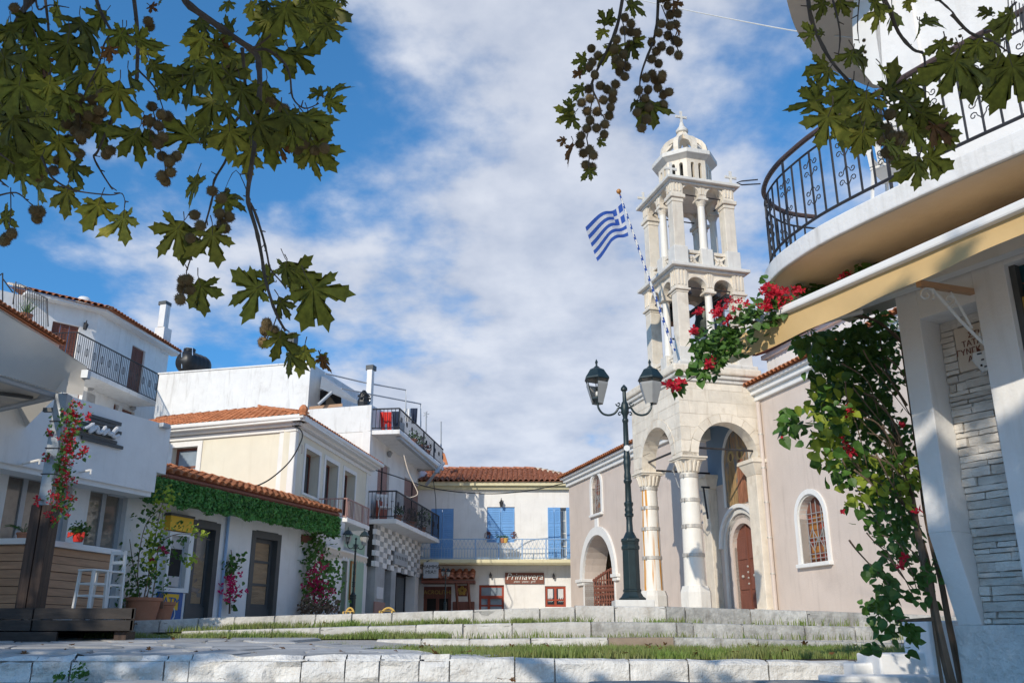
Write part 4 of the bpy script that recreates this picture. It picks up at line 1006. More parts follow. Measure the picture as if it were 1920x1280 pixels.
# ================================================================== YELLOW HOUSE
YR = Face(-6.27, 25.5, 7.6, 1); YL = Face(-6.27, 25.5, -70.2, -1)
yz = YR.uv(620, 862)[1]
yz = .5 * (Zat(797, 25.6) + Zat(797, 25.6))
yh = thing('yellow_house', 'two storey cream yellow house with white corner pilasters and terracotta hip roof', 'house', (-7.5, 27, .8))
ylw = YL.rect(322, 369, 838, 890); ylw = (ylw[0], ylw[1], ylw[2] - .9, ylw[3])
yrw = [YR.rect(570, 597, 843, 930), YR.rect(606, 630, 868, 1000), YR.rect(642, 663, 884, 1000)]
b1_, b2_ = min(r[2] for r in yrw[1:]), max(r[3] for r in yrw)
zbal = YR.uv(655, 992)[1]
yrw = [(r[0], r[1], r[2] if i == 0 else zbal, b2_ - .04) for i, r in enumerate(yrw)]
wallobj(YL, 0.003, 7.5, .3, yz, [ylw], 'cream', yh, .35)
wallobj(YR, 0, 7.45, zbal - .1, yz, yrw, 'cream', yh, .35)
# corner pilasters, frieze and moulded gutter cornice
m = MB(); m.box(YL, -.03, .52, 0, .035, .4, yz - .12); m.box(YR, -.03, .26, 0, .035, zbal - .3, yz - .12); m.build('corner_pilaster', M['trim'], yh, bevel=.01)
m = MB(); m.box(YR, 7.15, 7.45, 0, .035, zbal - .3, yz - .12); m.build('corner_pilaster', M['trim'], yh)
m = MB()
for T, L_ in ((YL, 7.5), (YR, 7.6)):
    m.box(T, -.05, L_, 0, .07, yz - .2, yz - .08); m.box(T, -.2, L_, 0, .22, yz - .06, yz + .02); m.box(T, -.38, L_, 0, .40, yz + .02, yz + .12)
m.build('cornice', M['trim'], yh)
m = MB(); m.tube([YL(7.5, .48, yz + .14), YL(0, .48, yz + .14) + YR.n * .45, YR(7.6, .48, yz + .14)], .07, 8); m.build('gutter', M['trim'], yh, smooth=True)
c_ = (YL(0, .45, 0) - YL.c) + (YR(0, .45, 0) - YR.c)
E0 = YL(0, 0, yz + .16) + c_; EL = YL(7.4, .45, yz + .16); ER = YR(7.6, .45, yz + .16)
rzz = 30.3; RP = P(494, 766, rzz); RL = RP + YL.d * 4.5; RB_ = YR(7.6, -3.4, RP.z)
tile_slope(yh, E0, EL, RP, RL, 'tile', .215, .40, .09, True, limit=290)
tile_slope(yh, ER, E0, RP + YR.d * 1.2, RP, 'tile', .22, .42, .09, False)
ridge(yh, RP, RL); ridge(yh, E0 + Vector((0, 0, .05)), RP)
m = MB(); m.ball(E0 + Vector((0, 0, .16)), .14, 8, 6); m.tube([E0, E0 + Vector((0, 0, .3))], [.12, .06], 8); m.build('roof_finial', M['tile'], yh)
m = MB(); m.poly([RP, RL, YL(7.4, -8, yz), YR(7.6, -3, yz), RP + YR.d * 1.2]).build('rear_slope', M['tile_old'], yh)
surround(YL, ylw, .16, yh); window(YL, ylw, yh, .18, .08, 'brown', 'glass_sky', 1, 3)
for i, r in enumerate(yrw):
    surround(YR, r, .13, yh, sill=(i == 0))
    m = MB(); m.box(YR, r[0], r[0] + .04, -.33, -.02, r[2], r[3]); m.build('shutter', M['brown'], yh)
    window(YR, r, yh, .28, .06, 'brown', 'glass')
m = MB(); v = YR.rect(557, 565, 832, 848); m.box(YR, v[0], v[1], 0, .05, v[2], v[3]); m.build('meter_box', M['soffit'], yh)
# pink balcony
ba0, ba1 = YR.uv(606, 1000)[0], YR.uv(685, 1000)[0]; bo = 1.0
a_ = Face(*YR(0, bo, 0).xy, 7.6, 1); ba0, ba1 = a_.uv(652, 960)[0], a_.uv(686, 960)[0] + .5
m = MB(); m.box(YR, ba0, ba1, 0, bo, zbal - .16, zbal - .02); m.build('balcony_slab', M['white'], yh, bevel=.015)
rt_ = a_.uv(652, 933)[1]
rail(YR, ba0, ba1, bo - .05, zbal + .02, rt_, .14, yh, 'pinkrail', .012, .022)
TF_ = lambda a, o, z: YR(o, a, z)
rail(TF_, 0.02, bo - .05, ba0 + .03, zbal + .02, rt_, .14, yh, 'pinkrail', .012, .022)
# shop below: green front, white surrounds, orange varnished door
shop_t = zbal - .2
dr_ = YR.rect(622, 648, 1048, 1150); dr_ = (dr_[0], dr_[1], .6, dr_[3])
wallobj(YR, 0, 7.45, .3, zbal - .1, [dr_], 'green_wall', yh, .35, 'shop_wall')
surround(YR, dr_, .16, yh, sill=False, name='door_surround'); m = MB(); m.box(YR, dr_[0], dr_[1], -.3, -.22, dr_[2], dr_[3]); d_ = m.build('door', M['orangewood'], yh)
leafdoor(YR, (dr_[0], dr_[1], dr_[2], dr_[3]), d_, 2, .2, 'orangewood', 3, 'door_leaf') if False else None
for s in (.1, .55):
    m = MB(); m.box(YR, dr_[0] + s * (dr_[1] - dr_[0]), dr_[0] + (s + .35) * (dr_[1] - dr_[0]), -.22, -.19, 1.2, dr_[3] - .2); m.build('door_panel', M['orangewood'], d_)
r_ = YR.rect(655, 664, 1056, 1120); m = MB(); a0, a1, z0, z1 = r_
m.box(YR, a0, a0 + .08, 0, .05, z0, z1); m.box(YR, a1 - .08, a1, 0, .05, z0, z1); m.box(YR, a0, a1, 0, .05, z1, z1 + .08); m.box(YR, a0, a1, 0, .05, z0 - .08, z0); m.build('menu_frame', M['orangewood'], yh)
m = MB(); m.box(YR, a0 + .08, a1 - .08, 0.004, .03, z0, z1); m.build('menu_board', M['green_wall'], yh)
# scalloped beige awning of that shop
aw = thing('shop_awning', 'beige scalloped shop awning under the pink railed balcony', 'awning', YR(4, .6, 3))
A0, A1 = YR.off(1.3).uv(612, 1018)[0], YR.off(1.3).uv(688, 1050)[0] ; az0 = YR.off(1.3).uv(650, 1034)[1]
m = MB(); m.hexa([YR(A0, .05, az0 + .55), YR(A1, .05, az0 + .55), YR(A1, 1.3, az0), YR(A0, 1.3, az0), YR(A0, .05, az0 + .57), YR(A1, .05, az0 + .57), YR(A1, 1.3, az0 + .02), YR(A0, 1.3, az0 + .02)]); m.build('canopy', M['canvas'], aw)
m = MB(); n = int((A1 - A0) / .25)
for i in range(n):
    x0 = A0 + (A1 - A0) * i / n; x1 = A0 + (A1 - A0) * (i + 1) / n; m.poly([YR(x0, 1.3, az0), YR(x1, 1.3, az0), YR(x1, 1.31, az0 - .14), YR((x0 + x1) / 2, 1.31, az0 - .22), YR(x0, 1.31, az0 - .14)])
m.build('valance', M['soffit'], aw); m = MB(); m.tube([YR(A0, 1.3, az0), YR(A1, 1.3, az0)], .035, 6); m.build('front_bar', M['trim'], aw)
# looping black cable from the eave down to the lower roof
def sag(pts, r, mname, name, lab, cat='cable', n=14):
    m = MB(); m.tube(pts, r, 5); o = m.build(name, M[mname], None, loc=pts[0]); return tag(o, lab, cat)
def curve(ps, n=8):
    out = []; ps = [Vector(p) for p in ps]
    for i in range(len(ps) - 1):
        p0, p1, p2, p3 = ps[max(i - 1, 0)], ps[i], ps[i + 1], ps[min(i + 2, len(ps) - 1)]
        for k in range(n):
            t = k / n; out.append(.5 * ((2 * p1) + (p2 - p0) * t + (2 * p0 - 5 * p1 + 4 * p2 - p3) * t * t + (3 * p1 - p0 - 3 * p2 + p3) * t ** 3))
    return out + [ps[-1]]
sag(curve([P(548, 798, 25), P(563, 805, 25), P(566, 822, 24.8), P(545, 862, 24.5), P(510, 895, 24), P(478, 912, 23.6), P(450, 920, 23.4)]), .02, 'cable', 'power_cable', 'black cable looping from the eave of the yellow house to the tiled shop roof')

# ================================================================== LOW BANK BUILDING WITH HEDGE FASCIA
GF = Face(-7.45, 19.5, 20.5, 1)
bank = thing('bank_building', 'low white shop building with terracotta lean-to roof and artificial hedge fascia', 'building', (-7, 21, .6))
gE = GF.uv(641, 1080)[0]; g0 = GF.uv(262, 1030)[0]
GO = GF.off(.55)
ztl, zfb = GO.uv(470, 925)[1], GO.uv(470, 932)[1]
f0, f1 = GO.uv(300, 900)[0], GO.uv(634, 968)[0]
zt0 = .5 * (GO.uv(313, 886)[1] + GO.uv(630, 960)[1])            # underside of tiles at the eave
zf0 = .5 * (GO.uv(313, 896)[1] + GO.uv(633, 969)[1])
zh0 = .5 * (GO.uv(330, 945)[1] + GO.uv(600, 1001)[1])
w1_ = GF.rect(354, 404, 976, 1159); d2_ = GF.rect(467, 521, 997, 1154)
w1_ = (w1_[0], w1_[1], .45, w1_[3]); d2_ = (d2_[0], d2_[1], .5, d2_[3])
wallobj(GF, g0 - 1.5, gE, .3, zf0, [w1_, d2_], 'white', bank, .3)
m = MB(); sd_ = lambda a, o, z: GF(gE + o, -a, z); m.box(sd_, .3, 1.6, -.3, 0, .3, zf0); m.build('side_wall', M['white'], bank)
m = MB(); m.box(GF, f0, f1, .50, .56, zf0, zt0); m.box(GF, f0, f1, .52, .60, zf0 + .03, zf0 + .09); m.build('fascia_board', M['brown'], bank, bevel=.008)
m = MB(); m.box(GF, f0, f1, 0, .50, zf0 - .02, zf0 + .02); m.build('soffit', M['white'], bank)
eT, eR = GF(f0, .62, zt0), GF(f1 + .02, .62, zt0)
up = 1.5; hr = GF.off(.62 - up).uv(470, 913)[1]
hr = max(hr, zt0 + .45)
tile_slope(bank, eT, eR, GF(f0, .62 - up, hr), GF(f1 - .05, .62 - up, hr), 'tile', .235, .38, .098, True, limit=290, rows=4)
ridge(bank, GF(f0, .62 - up, hr), GF(f1, .62 - up, hr))
m = MB(); m.poly([GF(f0, .62 - up, hr - .03), GF(f1, .62 - up, hr - .03), GF(f1, -3, hr - .1), GF(f0, -3, hr - .1)]).build('roof_flat', M['tile_old'], bank)
m = MB(); m.poly([GF(f1, .62, zt0), GF(f1, .62 - up, hr), GF(f1, .62 - up, .3), GF(f1, .0, .3), GF(f1, 0, zt0)]); m.build('gable_end', M['white'], bank)
# hedge panel: backing plus thousands of little leaves
hd = thing('hedge_panel', 'long strip of dark green artificial hedge under the terracotta shop roof', 'hedge', GF(4, .6, zh0))
m = MB(); m.box(GF, f0 + .02, f1 + .02, .30, .50, zh0 + .06, zf0 + .02); m.build('backing', M['hedge'], hd)
m = MB(); rr = random.Random(5)
hs0 = GO.uv(262, 925)[0]
for _ in range(15000):
    a = rr.uniform(min(hs0, f0) , f1 + .06); zlow = zh0 + .13 * noise.noise(Vector((a * 2.2, 0, 0)))
    z = rr.uniform(zlow, zf0 - .01); o = .52 + rr.uniform(0, .10)
    if rr.random() < .06: a = f1 + rr.uniform(-.02, .1); o = rr.uniform(.25, .6)
    p = GF(a, o, z); q = (GF.n + Vector((rr.gauss(0, .7), rr.gauss(0, .7), rr.gauss(.35, .6)))).normalized(); t = q.orthogonal().normalized(); t.rotate(Quaternion(q, rr.uniform(0, 6.28))); b = q.cross(t); s = rr.uniform(.025, .05)
    m.add([p - t * s, p + b * s * .45, p + t * s, p - b * s * .45], [(0, 1, 2, 3)])
stuff(m.build('leaves', M['hedge'], hd))
surr = [(w1_, .1), (d2_, .1)]
for r, wd in surr:
    m = MB(); a0, a1, z0, z1 = r; m.box(GF, a0 - .02, a0 + .14, -.22, .02, z0, z1); m.box(GF, a1 - .14, a1 + .02, -.22, .02, z0, z1); m.box(GF, a0 + .14, a1 - .14, -.22, .02, z1 - .16, z1 + .02); m.build('door_frame', M['greyframe'], bank)
r = (w1_[0] + .14, w1_[1] - .14, GF.uv(380, 1137)[1], w1_[3] - .16); fr_ = window(GF, r, bank, .14, .07, 'greyframe', 'glass_warm')
m = MB(); nxp, nzp = 12, 16; V = []
for j in range(nzp + 1):
    for i in range(nxp + 1):
        a = r[0] + .08 + (r[1] - r[0] - .16) * i / nxp; z = r[2] + .06 + (r[3] - r[2] - .45 - .25 * math.sin(i / nxp * 2.6)) * j / nzp; V.append(GF(a, -.165 + .012 * noise.noise(Vector((a * 5, z * 9, 1))), z))
m.v = V; m.f = [(j * (nxp + 1) + i, j * (nxp + 1) + i + 1, (j + 1) * (nxp + 1) + i + 1, (j + 1) * (nxp + 1) + i) for j in range(nzp) for i in range(nxp)]; m.mi = [0] * len(m.f); m.build('paper_blind', M['paper'], bank, smooth=True)
m = MB(); m.box(GF, w1_[0] + .14, w1_[1] - .14, -.2, -.1, w1_[2], r[2]); m.build('kick_panel', M['greyframe'], bank)
r = (d2_[0] + .14, d2_[1] - .14, GF.uv(490, 1139)[1], d2_[3] - .16)
dd_ = window(GF, r, bank, .14, .09, 'greyframe', 'paper', 1, 3, name='door'); m = MB(); m.box(GF, r[0], r[1], -.2, -.1, d2_[2], r[2]); m.build('kick_panel', M['greyframe'], bank)
m = MB(); a = GF.uv(417, 1060)[0]; m.tube([GF(a, .05, .4), GF(a, .05, zf0)], .035, 8); m.build('drain_pipe', M['blue_rail'], bank, smooth=True)
v = GF.rect(564, 583, 1003, 1017); m = MB(); m.box(GF, v[0], v[1], 0, .06, v[2], v[3]); m.build('vent_box', M['brown'], bank, bevel=.01)
# cash machine
atm = thing('cash_machine', 'wall cash machine with yellow header, grey frame and blue base panel', 'cash machine', GF(GF.uv(325, 1080)[0], .1, .5))
fr = GF.rect(302, 349, 998, 1110); hdr = GF.rect(308, 352, 969, 996); bt = GF.rect(300, 333, 1112, 1160); inn = GF.rect(308, 341, 1004, 1102); scr = GF.rect(306, 336, 1028, 1100)
m = MB(); m.wall(GF, rc(fr[0], fr[1], fr[2], fr[3]), [rc(inn[0], inn[1], inn[2], inn[3])], -.02, .14); m.build('frame', M['trim'], atm, bevel=.01)
m = MB(); m.box(GF, inn[0], inn[1], 0, .03, inn[2], inn[3]); m.build('fascia', M['alu'], atm)
m = MB(); m.box(GF, scr[0] + .03, scr[1] - .02, .0, .045, scr[2] + .05, scr[3]); m.build('screen_recess', M['shade'], atm)
m = MB(); m.box(GF, scr[0] + .05, scr[1] - .1, .04, .12, scr[2], scr[2] + .22); m.build('keypad_shelf', M['alu'], atm, bevel=.01)
m = MB(); m.box(GF, hdr[0], hdr[1], 0, .16, hdr[2], hdr[3]); hh = m.build('header_sign', M['yellow'], atm, bevel=.01)
m = MB(); m.box(GF, hdr[0] - .02, hdr[1] + .02, 0, .17, hdr[3], hdr[3] + .05); m.build('header_cap', M['greyframe'], atm)
b0 = GF.uv(303, 1136)[0]; m = MB(); m.box(GF, fr[0] - .02, fr[1] - .1, 0, .1, .35, fr[2]); bs = m.build('base_panel', M['bankblue'], atm)
yb = (GF.uv(303, 1125)[0], GF.uv(327, 1125)[0], GF.uv(315, 1143)[1], GF.uv(315, 1113)[1])
m = MB(); m.box(GF, yb[0] - .1, yb[1], .1, .115, yb[2], yb[3]); m.build('yellow_label', M['yellow'], atm, bevel=.01)
lettering('atm', atm, GF, (yb[0] - .1 + yb[1]) / 2 + .02, .122, yb[3] - .17)
m = MB(); c_ = (GF.uv(309, 1150)); m.tube([GF(c_[0] + .17 * math.cos(t), .11, c_[1] + .17 * math.sin(t)) for t in [k * .3927 for k in range(16)]], .014, 4, closed=True); m.build('round_emblem', M['trim'], atm)

# ================================================================== CAFE VENUE WITH STRIPED SIGN
VF = GF.off(.95); VL = GF.off(.18)
ven = thing('cafe_building', 'white flat fronted cafe building with projecting upper box and glazed doors', 'building', (-8.2, 17, .6))
aR = .5 * (VF.uv(320, 800)[0] + VF.uv(310, 889)[0])
zT = .5 * (VF.uv(134, 744)[1] + VF.uv(320, 800)[1]); zB = .5 * (VF.uv(60, 876)[1] + VF.uv(289, 922)[1])
aB = VF.uv(289, 920)[0]; zS = VF.uv(311, 889)[1]
m = MB(); pl = [(aR - 12, zB), (aB, zB), (aB, zS), (aR, zS), (aR, zT), (aR - 12, zT)]; m.wall(VF, pl, [], -3.5, 0); m.build('upper_box', M['white'], ven, bevel=.01)
m = MB(); m.box(VF, aR - 12, aB - .02, -.5, -.05, zB - .10, zB + .0); m.build('soffit_beam', M['trim'], ven)
dA = VL.rect(8, 134, 905, 1100); dB = VL.rect(166, 234, 920, 1100)
zl = min(dA[3], dB[3]); zl = VL.uv(200, 914)[1]
pier_r = VL.uv(266, 1030)[0]
dA = (VL.uv(2, 980)[0], VL.uv(127, 980)[0], .5, zl); dB = (VL.uv(160, 990)[0], VL.uv(233, 990)[0], .5, zl)
wallobj(VL, aR - 12, pier_r, .2, zB + .1, [dA, dB], 'white', ven, .3)
window(VL, dA, ven, .12, .10, 'alu', 'glass_warm', 3, 1, .08, 'glazed_door'); window(VL, dB, ven, .12, .10, 'alu', 'glass_warm', 2, 1, .08, 'glazed_door')
sg = thing('cafe_sign', 'cafe sign of dark horizontal bars with pale handwritten lettering on the white wall', 'sign', VF(VF.uv(190, 820)[0], 0, 3.5))
for (xl, yl, xr, yr, h) in ((163, 779, 223.5, 795.5, 6.5), (165, 787, 213, 801, 6), (100, 765, 105, 770, 6), (150, 792, 223.5, 813.5, 6), (143, 802, 212, 822, 5), (141, 811.5, 215, 830, 6), (150, 819, 226.5, 841, 6)):
    a0, z0 = VF.uv(xl, yl); a1, z1 = VF.uv(xr, yr); z = (z0 + z1) / 2
    hh = VF.uv(xr, yr)[1] - VF.uv(xr, yr + h)[1]; m = MB(); m.box(VF, a0, a1, .02, .06, z - hh / 2, z + hh / 2); m.build('sign_bar', M['greyframe'], sg)
st = [(440, 400), (520, 370), (595, 325), (560, 400), (540, 455), (600, 420), (650, 375), (680, 405), (670, 460), (720, 470), (765, 430), (805, 380), (788, 440), (775, 495), (820, 460), (858, 430), (860, 480), (900, 500), (950, 450), (1010, 395), (995, 430), (950, 470), (930, 520), (980, 545), (1040, 520)]
m = MB(); m.tube(curve([VF(*(lambda q: (q[0], .12, q[1]))(VF.uv(100 + x / 9.14, 760 + y / 9.14))) for x, y in st], 4), .035, 6); m.build('handwritten_lettering', M['curtain'], sg)
m = MB(); p = VF.rect(297, 312, 794, 803); m.box(VF, p[0], p[1], 0, .12, p[2], p[3]); fl = tag(m.build('floodlight', M['alu'], None, loc=VF(p[0], 0, p[2]), bevel=.02), 'small grey floodlight at the upper right end of the white cafe box', 'lamp')
a, z = VF.uv(257, 921); m = MB(); m.hexa([VF(a - .2, -.5, z - .08), VF(a + .2, -.5, z - .08), VF(a + .2, -.3, z + .02), VF(a - .2, -.3, z + .02), VF(a - .2, -.5, z - .04), VF(a + .2, -.5, z - .04), VF(a + .2, -.3, z + .06), VF(a - .2, -.3, z + .06)]); tag(m.build('floodlight', M['alu'], None, loc=VF(a, 0, z)), 'flat spotlight under the right end of the cafe overhang', 'lamp')
for (x0, y0, x1, y1, lab) in ((43, 869, 75, 862, 'short white rod arm left of the steel post on the cafe wall'), (150, 884.5, 171, 881, 'short white rod arm right of the climbing flowers on the cafe wall')):
    p = VF.uv(x0, y0); q = P(x1, y1, VF(p[0], .8, 0).y - .3); m = MB(); m.tube([VF(p[0], 0, p[1]), q], .022, 6); m.tube([q, q - Vector((0, 0, .07))], .015, 5); tag(m.build('rod_bracket', M['trim'], None, loc=VF(p[0], 0, p[1])), lab, 'bracket')

# ================================================================== BLACK DECK, POST, BAR
deck = thing('timber_deck', 'raised deck edged with black stained planks, a gap under its right end', 'deck', (-7, 13, .3))
DY = 12.5; dT = Face(-10, DY, 90, 1)
def dz(py): return dT.uv(125, py)[1]
xr = dT.uv(250, 1170)[0]
rowz = [dz(1139), dz(1161), dz(1183), dz(1205)]
for k in range(3):
    z1, z0 = rowz[k] - .004, rowz[k + 1] + .006
    seg = [(-6, 3.6), (3.61, xr)] if k < 2 else [(-6, dT.uv(106, 1195)[0])]
    for s0, s1 in seg:
        m = MB(); m.box(dT, s0 + .004, s1 - .004, -.05, 0, z0, z1); m.build('plank', M['darkwood'], deck, bevel=.006)
    if k < 2:
        sl = (xr - 10) / DY; m = MB(); e0, e1 = Vector((xr - 10, DY, 0)), Vector(((DY + 3.8) * sl - .1, DY + 3.8, 0)); t_ = Vector((.04, 0, 0)); zz0, zz1 = Vector((0, 0, z0)), Vector((0, 0, z1))
        m.hexa([e0 - t_ + zz0, e0 + zz0, e1 + zz0, e1 - t_ + zz0, e0 - t_ + zz1, e0 + zz1, e1 + zz1, e1 - t_ + zz1]); m.build('plank', M['darkwood'], deck)
n = 16
for i in range(n):
    ya, yb_ = DY + .055 + 3.75 * i / n, DY + .05 + 3.75 * (i + 1) / n - .008; z1 = rowz[0] - .001; z0 = z1 - .03; m = MB()
    m.hexa([(-16, ya, z0), (ya * sl - .06, ya, z0), (yb_ * sl - .06, yb_, z0), (-16, yb_, z0), (-16, ya, z1), (ya * sl - .06, ya, z1), (yb_ * sl - .06, yb_, z1), (-16, yb_, z1)]); m.build('deck_board', M['darkwood'], deck)
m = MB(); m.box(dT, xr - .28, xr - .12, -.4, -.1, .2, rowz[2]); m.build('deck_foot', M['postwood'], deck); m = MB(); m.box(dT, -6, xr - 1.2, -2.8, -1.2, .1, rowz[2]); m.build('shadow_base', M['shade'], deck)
m = MB(); a0 = dT.uv(104, 1204)[0]; a1 = dT.uv(263, 1204)[0]; m.hexa([dT(a0, .1, dz(1207)), dT(a1, .2, dz(1207)), dT(a1, -.1, dz(1207)), dT(a0, -.1, dz(1207)), dT(a0, .1, dz(1203)), dT(a1, .2, dz(1203.5)), dT(a1, -.1, dz(1203)), dT(a0, -.1, dz(1203))]); tag(m.build('loose_board', M['wood'], None, loc=dT(a0, 0, .3)), 'loose flat brown board lying on the paving in front of the deck gap', 'board')
# awning post
PY_ = 12.95; pb_ = P(57, 1134, PY_); X0 = pb_.x; zj = Zat(948, PY_); ztp = Zat(740, PY_)
post = thing('awning_post', 'leaning looking steel awning post with a dark charred timber sleeve around its foot', 'post', (X0, PY_, pb_.z))
T = lambda a, o, z: Vector((X0 + a, PY_ - o, z))
for s in (-1, 1):
    m = MB(); m.box(T, min(s * .005, s * .15), max(s * .005, s * .15), -.13, .13, rowz[0], zj); m.build('timber_sleeve', M['postwood'], post, bevel=.012)
m = MB(); m.box(T, -.09, .09, -.09, .09, zj - .1, ztp); m.build('steel_post', M['steel'], post, bevel=.008)
m = MB()
for y in (792, 842, 890): z = Zat(y, PY_); m.tube([T(-.1, .1, z), T(.1, .1, z), T(.1, -.1, z), T(-.1, -.1, z)], .008, 4, closed=True)
m.build('wire_tie', M['iron'], post); m = MB(); z = Zat(770, PY_); m.box(T, -.24, -.09, .02, .08, z - .03, z + .03); m.build('post_bracket', M['greyframe'], post)
# climbing flowers on the post
class Vine:
    def __init__(s, name, label, base, cat='climbing plant', group=None): s.t = thing(name, label, cat, base, group); s.rest = {}; s.n = 0; s.nb = 0
    leafme = {}
    def leaf(s, p, size, mname, kind='leaf', up=None, limit=250):
        key = (mname, kind)
        if key not in Vine.leafme:
            out = []
            for v in range(3):
                rr = random.Random(v); m = MB()
                if kind == 'leaf':
                    o_ = [(0, 0), (.38, .12), (.46, .42), (.28, .75), (0, 1.12)]; L_ = [(x, y, .12 * abs(x) + rr.uniform(-.05, .05)) for x, y in o_]; r_ = [(-x, y, z) for x, y, z in L_[::-1][1:-1]]
                    pts_ = L_ + r_; m.add([(0, .5, -.06)] + pts_, [(0, i + 1, (i + 1) % len(pts_) + 1) for i in range(len(pts_))])
                else:
                    for k in range(3):
                        t = k * 2.094 + rr.uniform(-.2, .2); c_, s_ = math.cos(t), math.sin(t)
                        q = [(0, 0, 0), (.35, -.28, .35), (.75, 0, .5), (.35, .28, .35)]; m.add([(x * c_ - y * s_, x * s_ + y * c_, z) for x, y, z in q], [(0, 1, 2), (0, 2, 3)])
                out.append(m.mesh(kind, M[mname]))
            Vine.leafme[key] = out
        me = R.choice(Vine.leafme[key]); n = Vector((R.gauss(0, .6), R.gauss(-.6, .6), R.gauss(.5, .5))).normalized(); y = Vector((R.gauss(0, .6), R.gauss(0, .5), R.gauss(-.7, .5)))
        y = (y - n * y.dot(n)).normalized(); x = y.cross(n); mt = frameM(Vector(p), x, y, n, size)
        s.n += 1
        if s.n <= limit: inst(kind, me, s.t, mt)
        else:
            mb = s.rest.setdefault(key, MB()); mb.add([mt @ v.co for v in me.vertices], [list(q.vertices) for q in me.polygons])
    def cluster(s, c, n, r, size, mname='leafmat', kind='leaf', limit=250, sq=(1, 1, 1)):
        for _ in range(n):
            d = Vector((R.gauss(0, 1) * sq[0], R.gauss(0, 1) * sq[1], R.gauss(0, 1) * sq[2])); d = d * (r * .55)
            s.leaf(Vector(c) + d, size * R.uniform(.6, 1.25), mname, kind, limit=limit)
    def stem(s, ps, r): m = MB(); ps = curve(ps, 5); k = len(ps); m.tube(ps, [r * (1 - .6 * i / k) for i in range(k)], 5); return m.build('stem', M['stem'], s.t, smooth=True)
    def done(s):
        for (mn, kind), mb in s.rest.items(): stuff(mb.build('leaves' if kind == 'leaf' else 'flowers', M[mn], s.t))
v = Vine('climbing_bougainvillea', 'narrow climber with crimson flowers winding up the steel awning post', (X0 + .15, PY_, rowz[0]))
path_ = [(105, 960), (108, 915), (118, 880), (125, 845), (128, 815), (130, 785), (138, 760)]
v.stem([P(x, y, PY_ - .1) for x, y in path_], .012)
for i in range(len(path_) - 1):
    for k in range(5):
        t = k / 5; x = path_[i][0] + (path_[i + 1][0] - path_[i][0]) * t; y = path_[i][1] + (path_[i + 1][1] - path_[i][1]) * t
        wv_ = 9 if 800 < y < 930 else 14
        v.cluster(P(x + R.uniform(-wv_, wv_), y + R.uniform(-6, 6), PY_ - .15 + R.uniform(-.1, .1)), 16, .13, .055, limit=170); 
        for _ in range(2): v.cluster(P(x + R.uniform(-wv_, wv_ + 8), y + R.uniform(-6, 6), PY_ - .22), 4, .06, .05, 'bract', 'flower', limit=290)
for x, y in ((94, 812), (88, 858), (73, 937), (143, 755), (160, 845), (150, 855), (167, 780), (137, 935), (102, 977)): v.cluster(P(x, y, PY_ - .1), 7, .07, .055, limit=260); v.cluster(P(x, y, PY_ - .15), 5, .05, .06, 'bract', 'flower', limit=299)
v.done()
# grey canopy over the deck
can = thing('canopy_awning', 'large grey beige canvas canopy reaching in from the left edge over the deck', 'awning', (X0, PY_, ztp))
CF = Face(X0, PY_ - .05, 20.5, 1)
kb, kt = P(155, 741, PY_ - .1), P(163, 687, PY_ - .1)
aL, zL = CF.uv(-140, 655); bl = CF(CF.uv(-140, 650)[0], 0, CF.uv(0, 701)[1] * .5 + CF.uv(110, 736)[1] * .5)
c0_ = CF(0, 0, .5 * (CF.uv(0, 701)[1] + CF.uv(110, 736)[1]))
tl_ = P(-140, 488, bl.y + .15)
m = MB(); nU = 16
V = []
for i in range(nU + 1):
    t = i / nU; lo = c0_.lerp(bl, t) if i else kb; hi = kt.lerp(tl_, t)
    for j in range(5): p = lo.lerp(hi, j / 4); V.append(p + Vector((.03, -.03, 0)) * noise.noise(p * 1.5))
m.v = V; m.f = [(i * 5 + j, i * 5 + j + 1, i * 5 + 5 + j + 1, i * 5 + 5 + j) for i in range(nU) for j in range(4)]; m.mi = [0] * len(m.f); m.build('canvas_roof', M['canvas'], can, smooth=True)
und = [c0_ + Vector((-.12, .3, -.02)), P(118, 737, PY_ + .3), P(0, 768, PY_ + .2), P(-140, 800, PY_), bl + Vector((0, .6, 0))]
m = MB(); m.poly(und); m.build('canvas_underside', M['canvas'], can)
m = MB(); m.poly([kt, tl_, tl_ + Vector((-2, 4, -.3)), kt + Vector((-3.4, 3.6, -.9))]); m.build('canvas_rear', M['canvas'], can)
m = MB(); m.tube([c0_ + Vector((-.1, .1, -.03)), bl + Vector((0, .1, -.03))], .05, 8); m.tube([P(118, 740, PY_ + .25), P(-140, 799, PY_)], .045, 8); m.tube([P(96, 742, PY_), P(60, 742, PY_ + .3), P(-60, 700, PY_)], .04, 6); m.build('canopy_rail', M['alu'], can)
for k, (x, y) in enumerate(((30, 725), (60, 745), (10, 742))): m = MB(); m.tube([P(x, y, PY_ + .1), P(x - 130, y - 25 + k * 8, PY_ - 1)], .03, 5); m.build('canopy_strut', M['greyframe'], can)
m = MB(); m.box(lambda a, o, z: P(161, 702, PY_ - .12) + Vector((a, o, z)), -.05, .05, -.05, .05, -.06, .06); m.build('gutter_outlet', M['alu'], can)
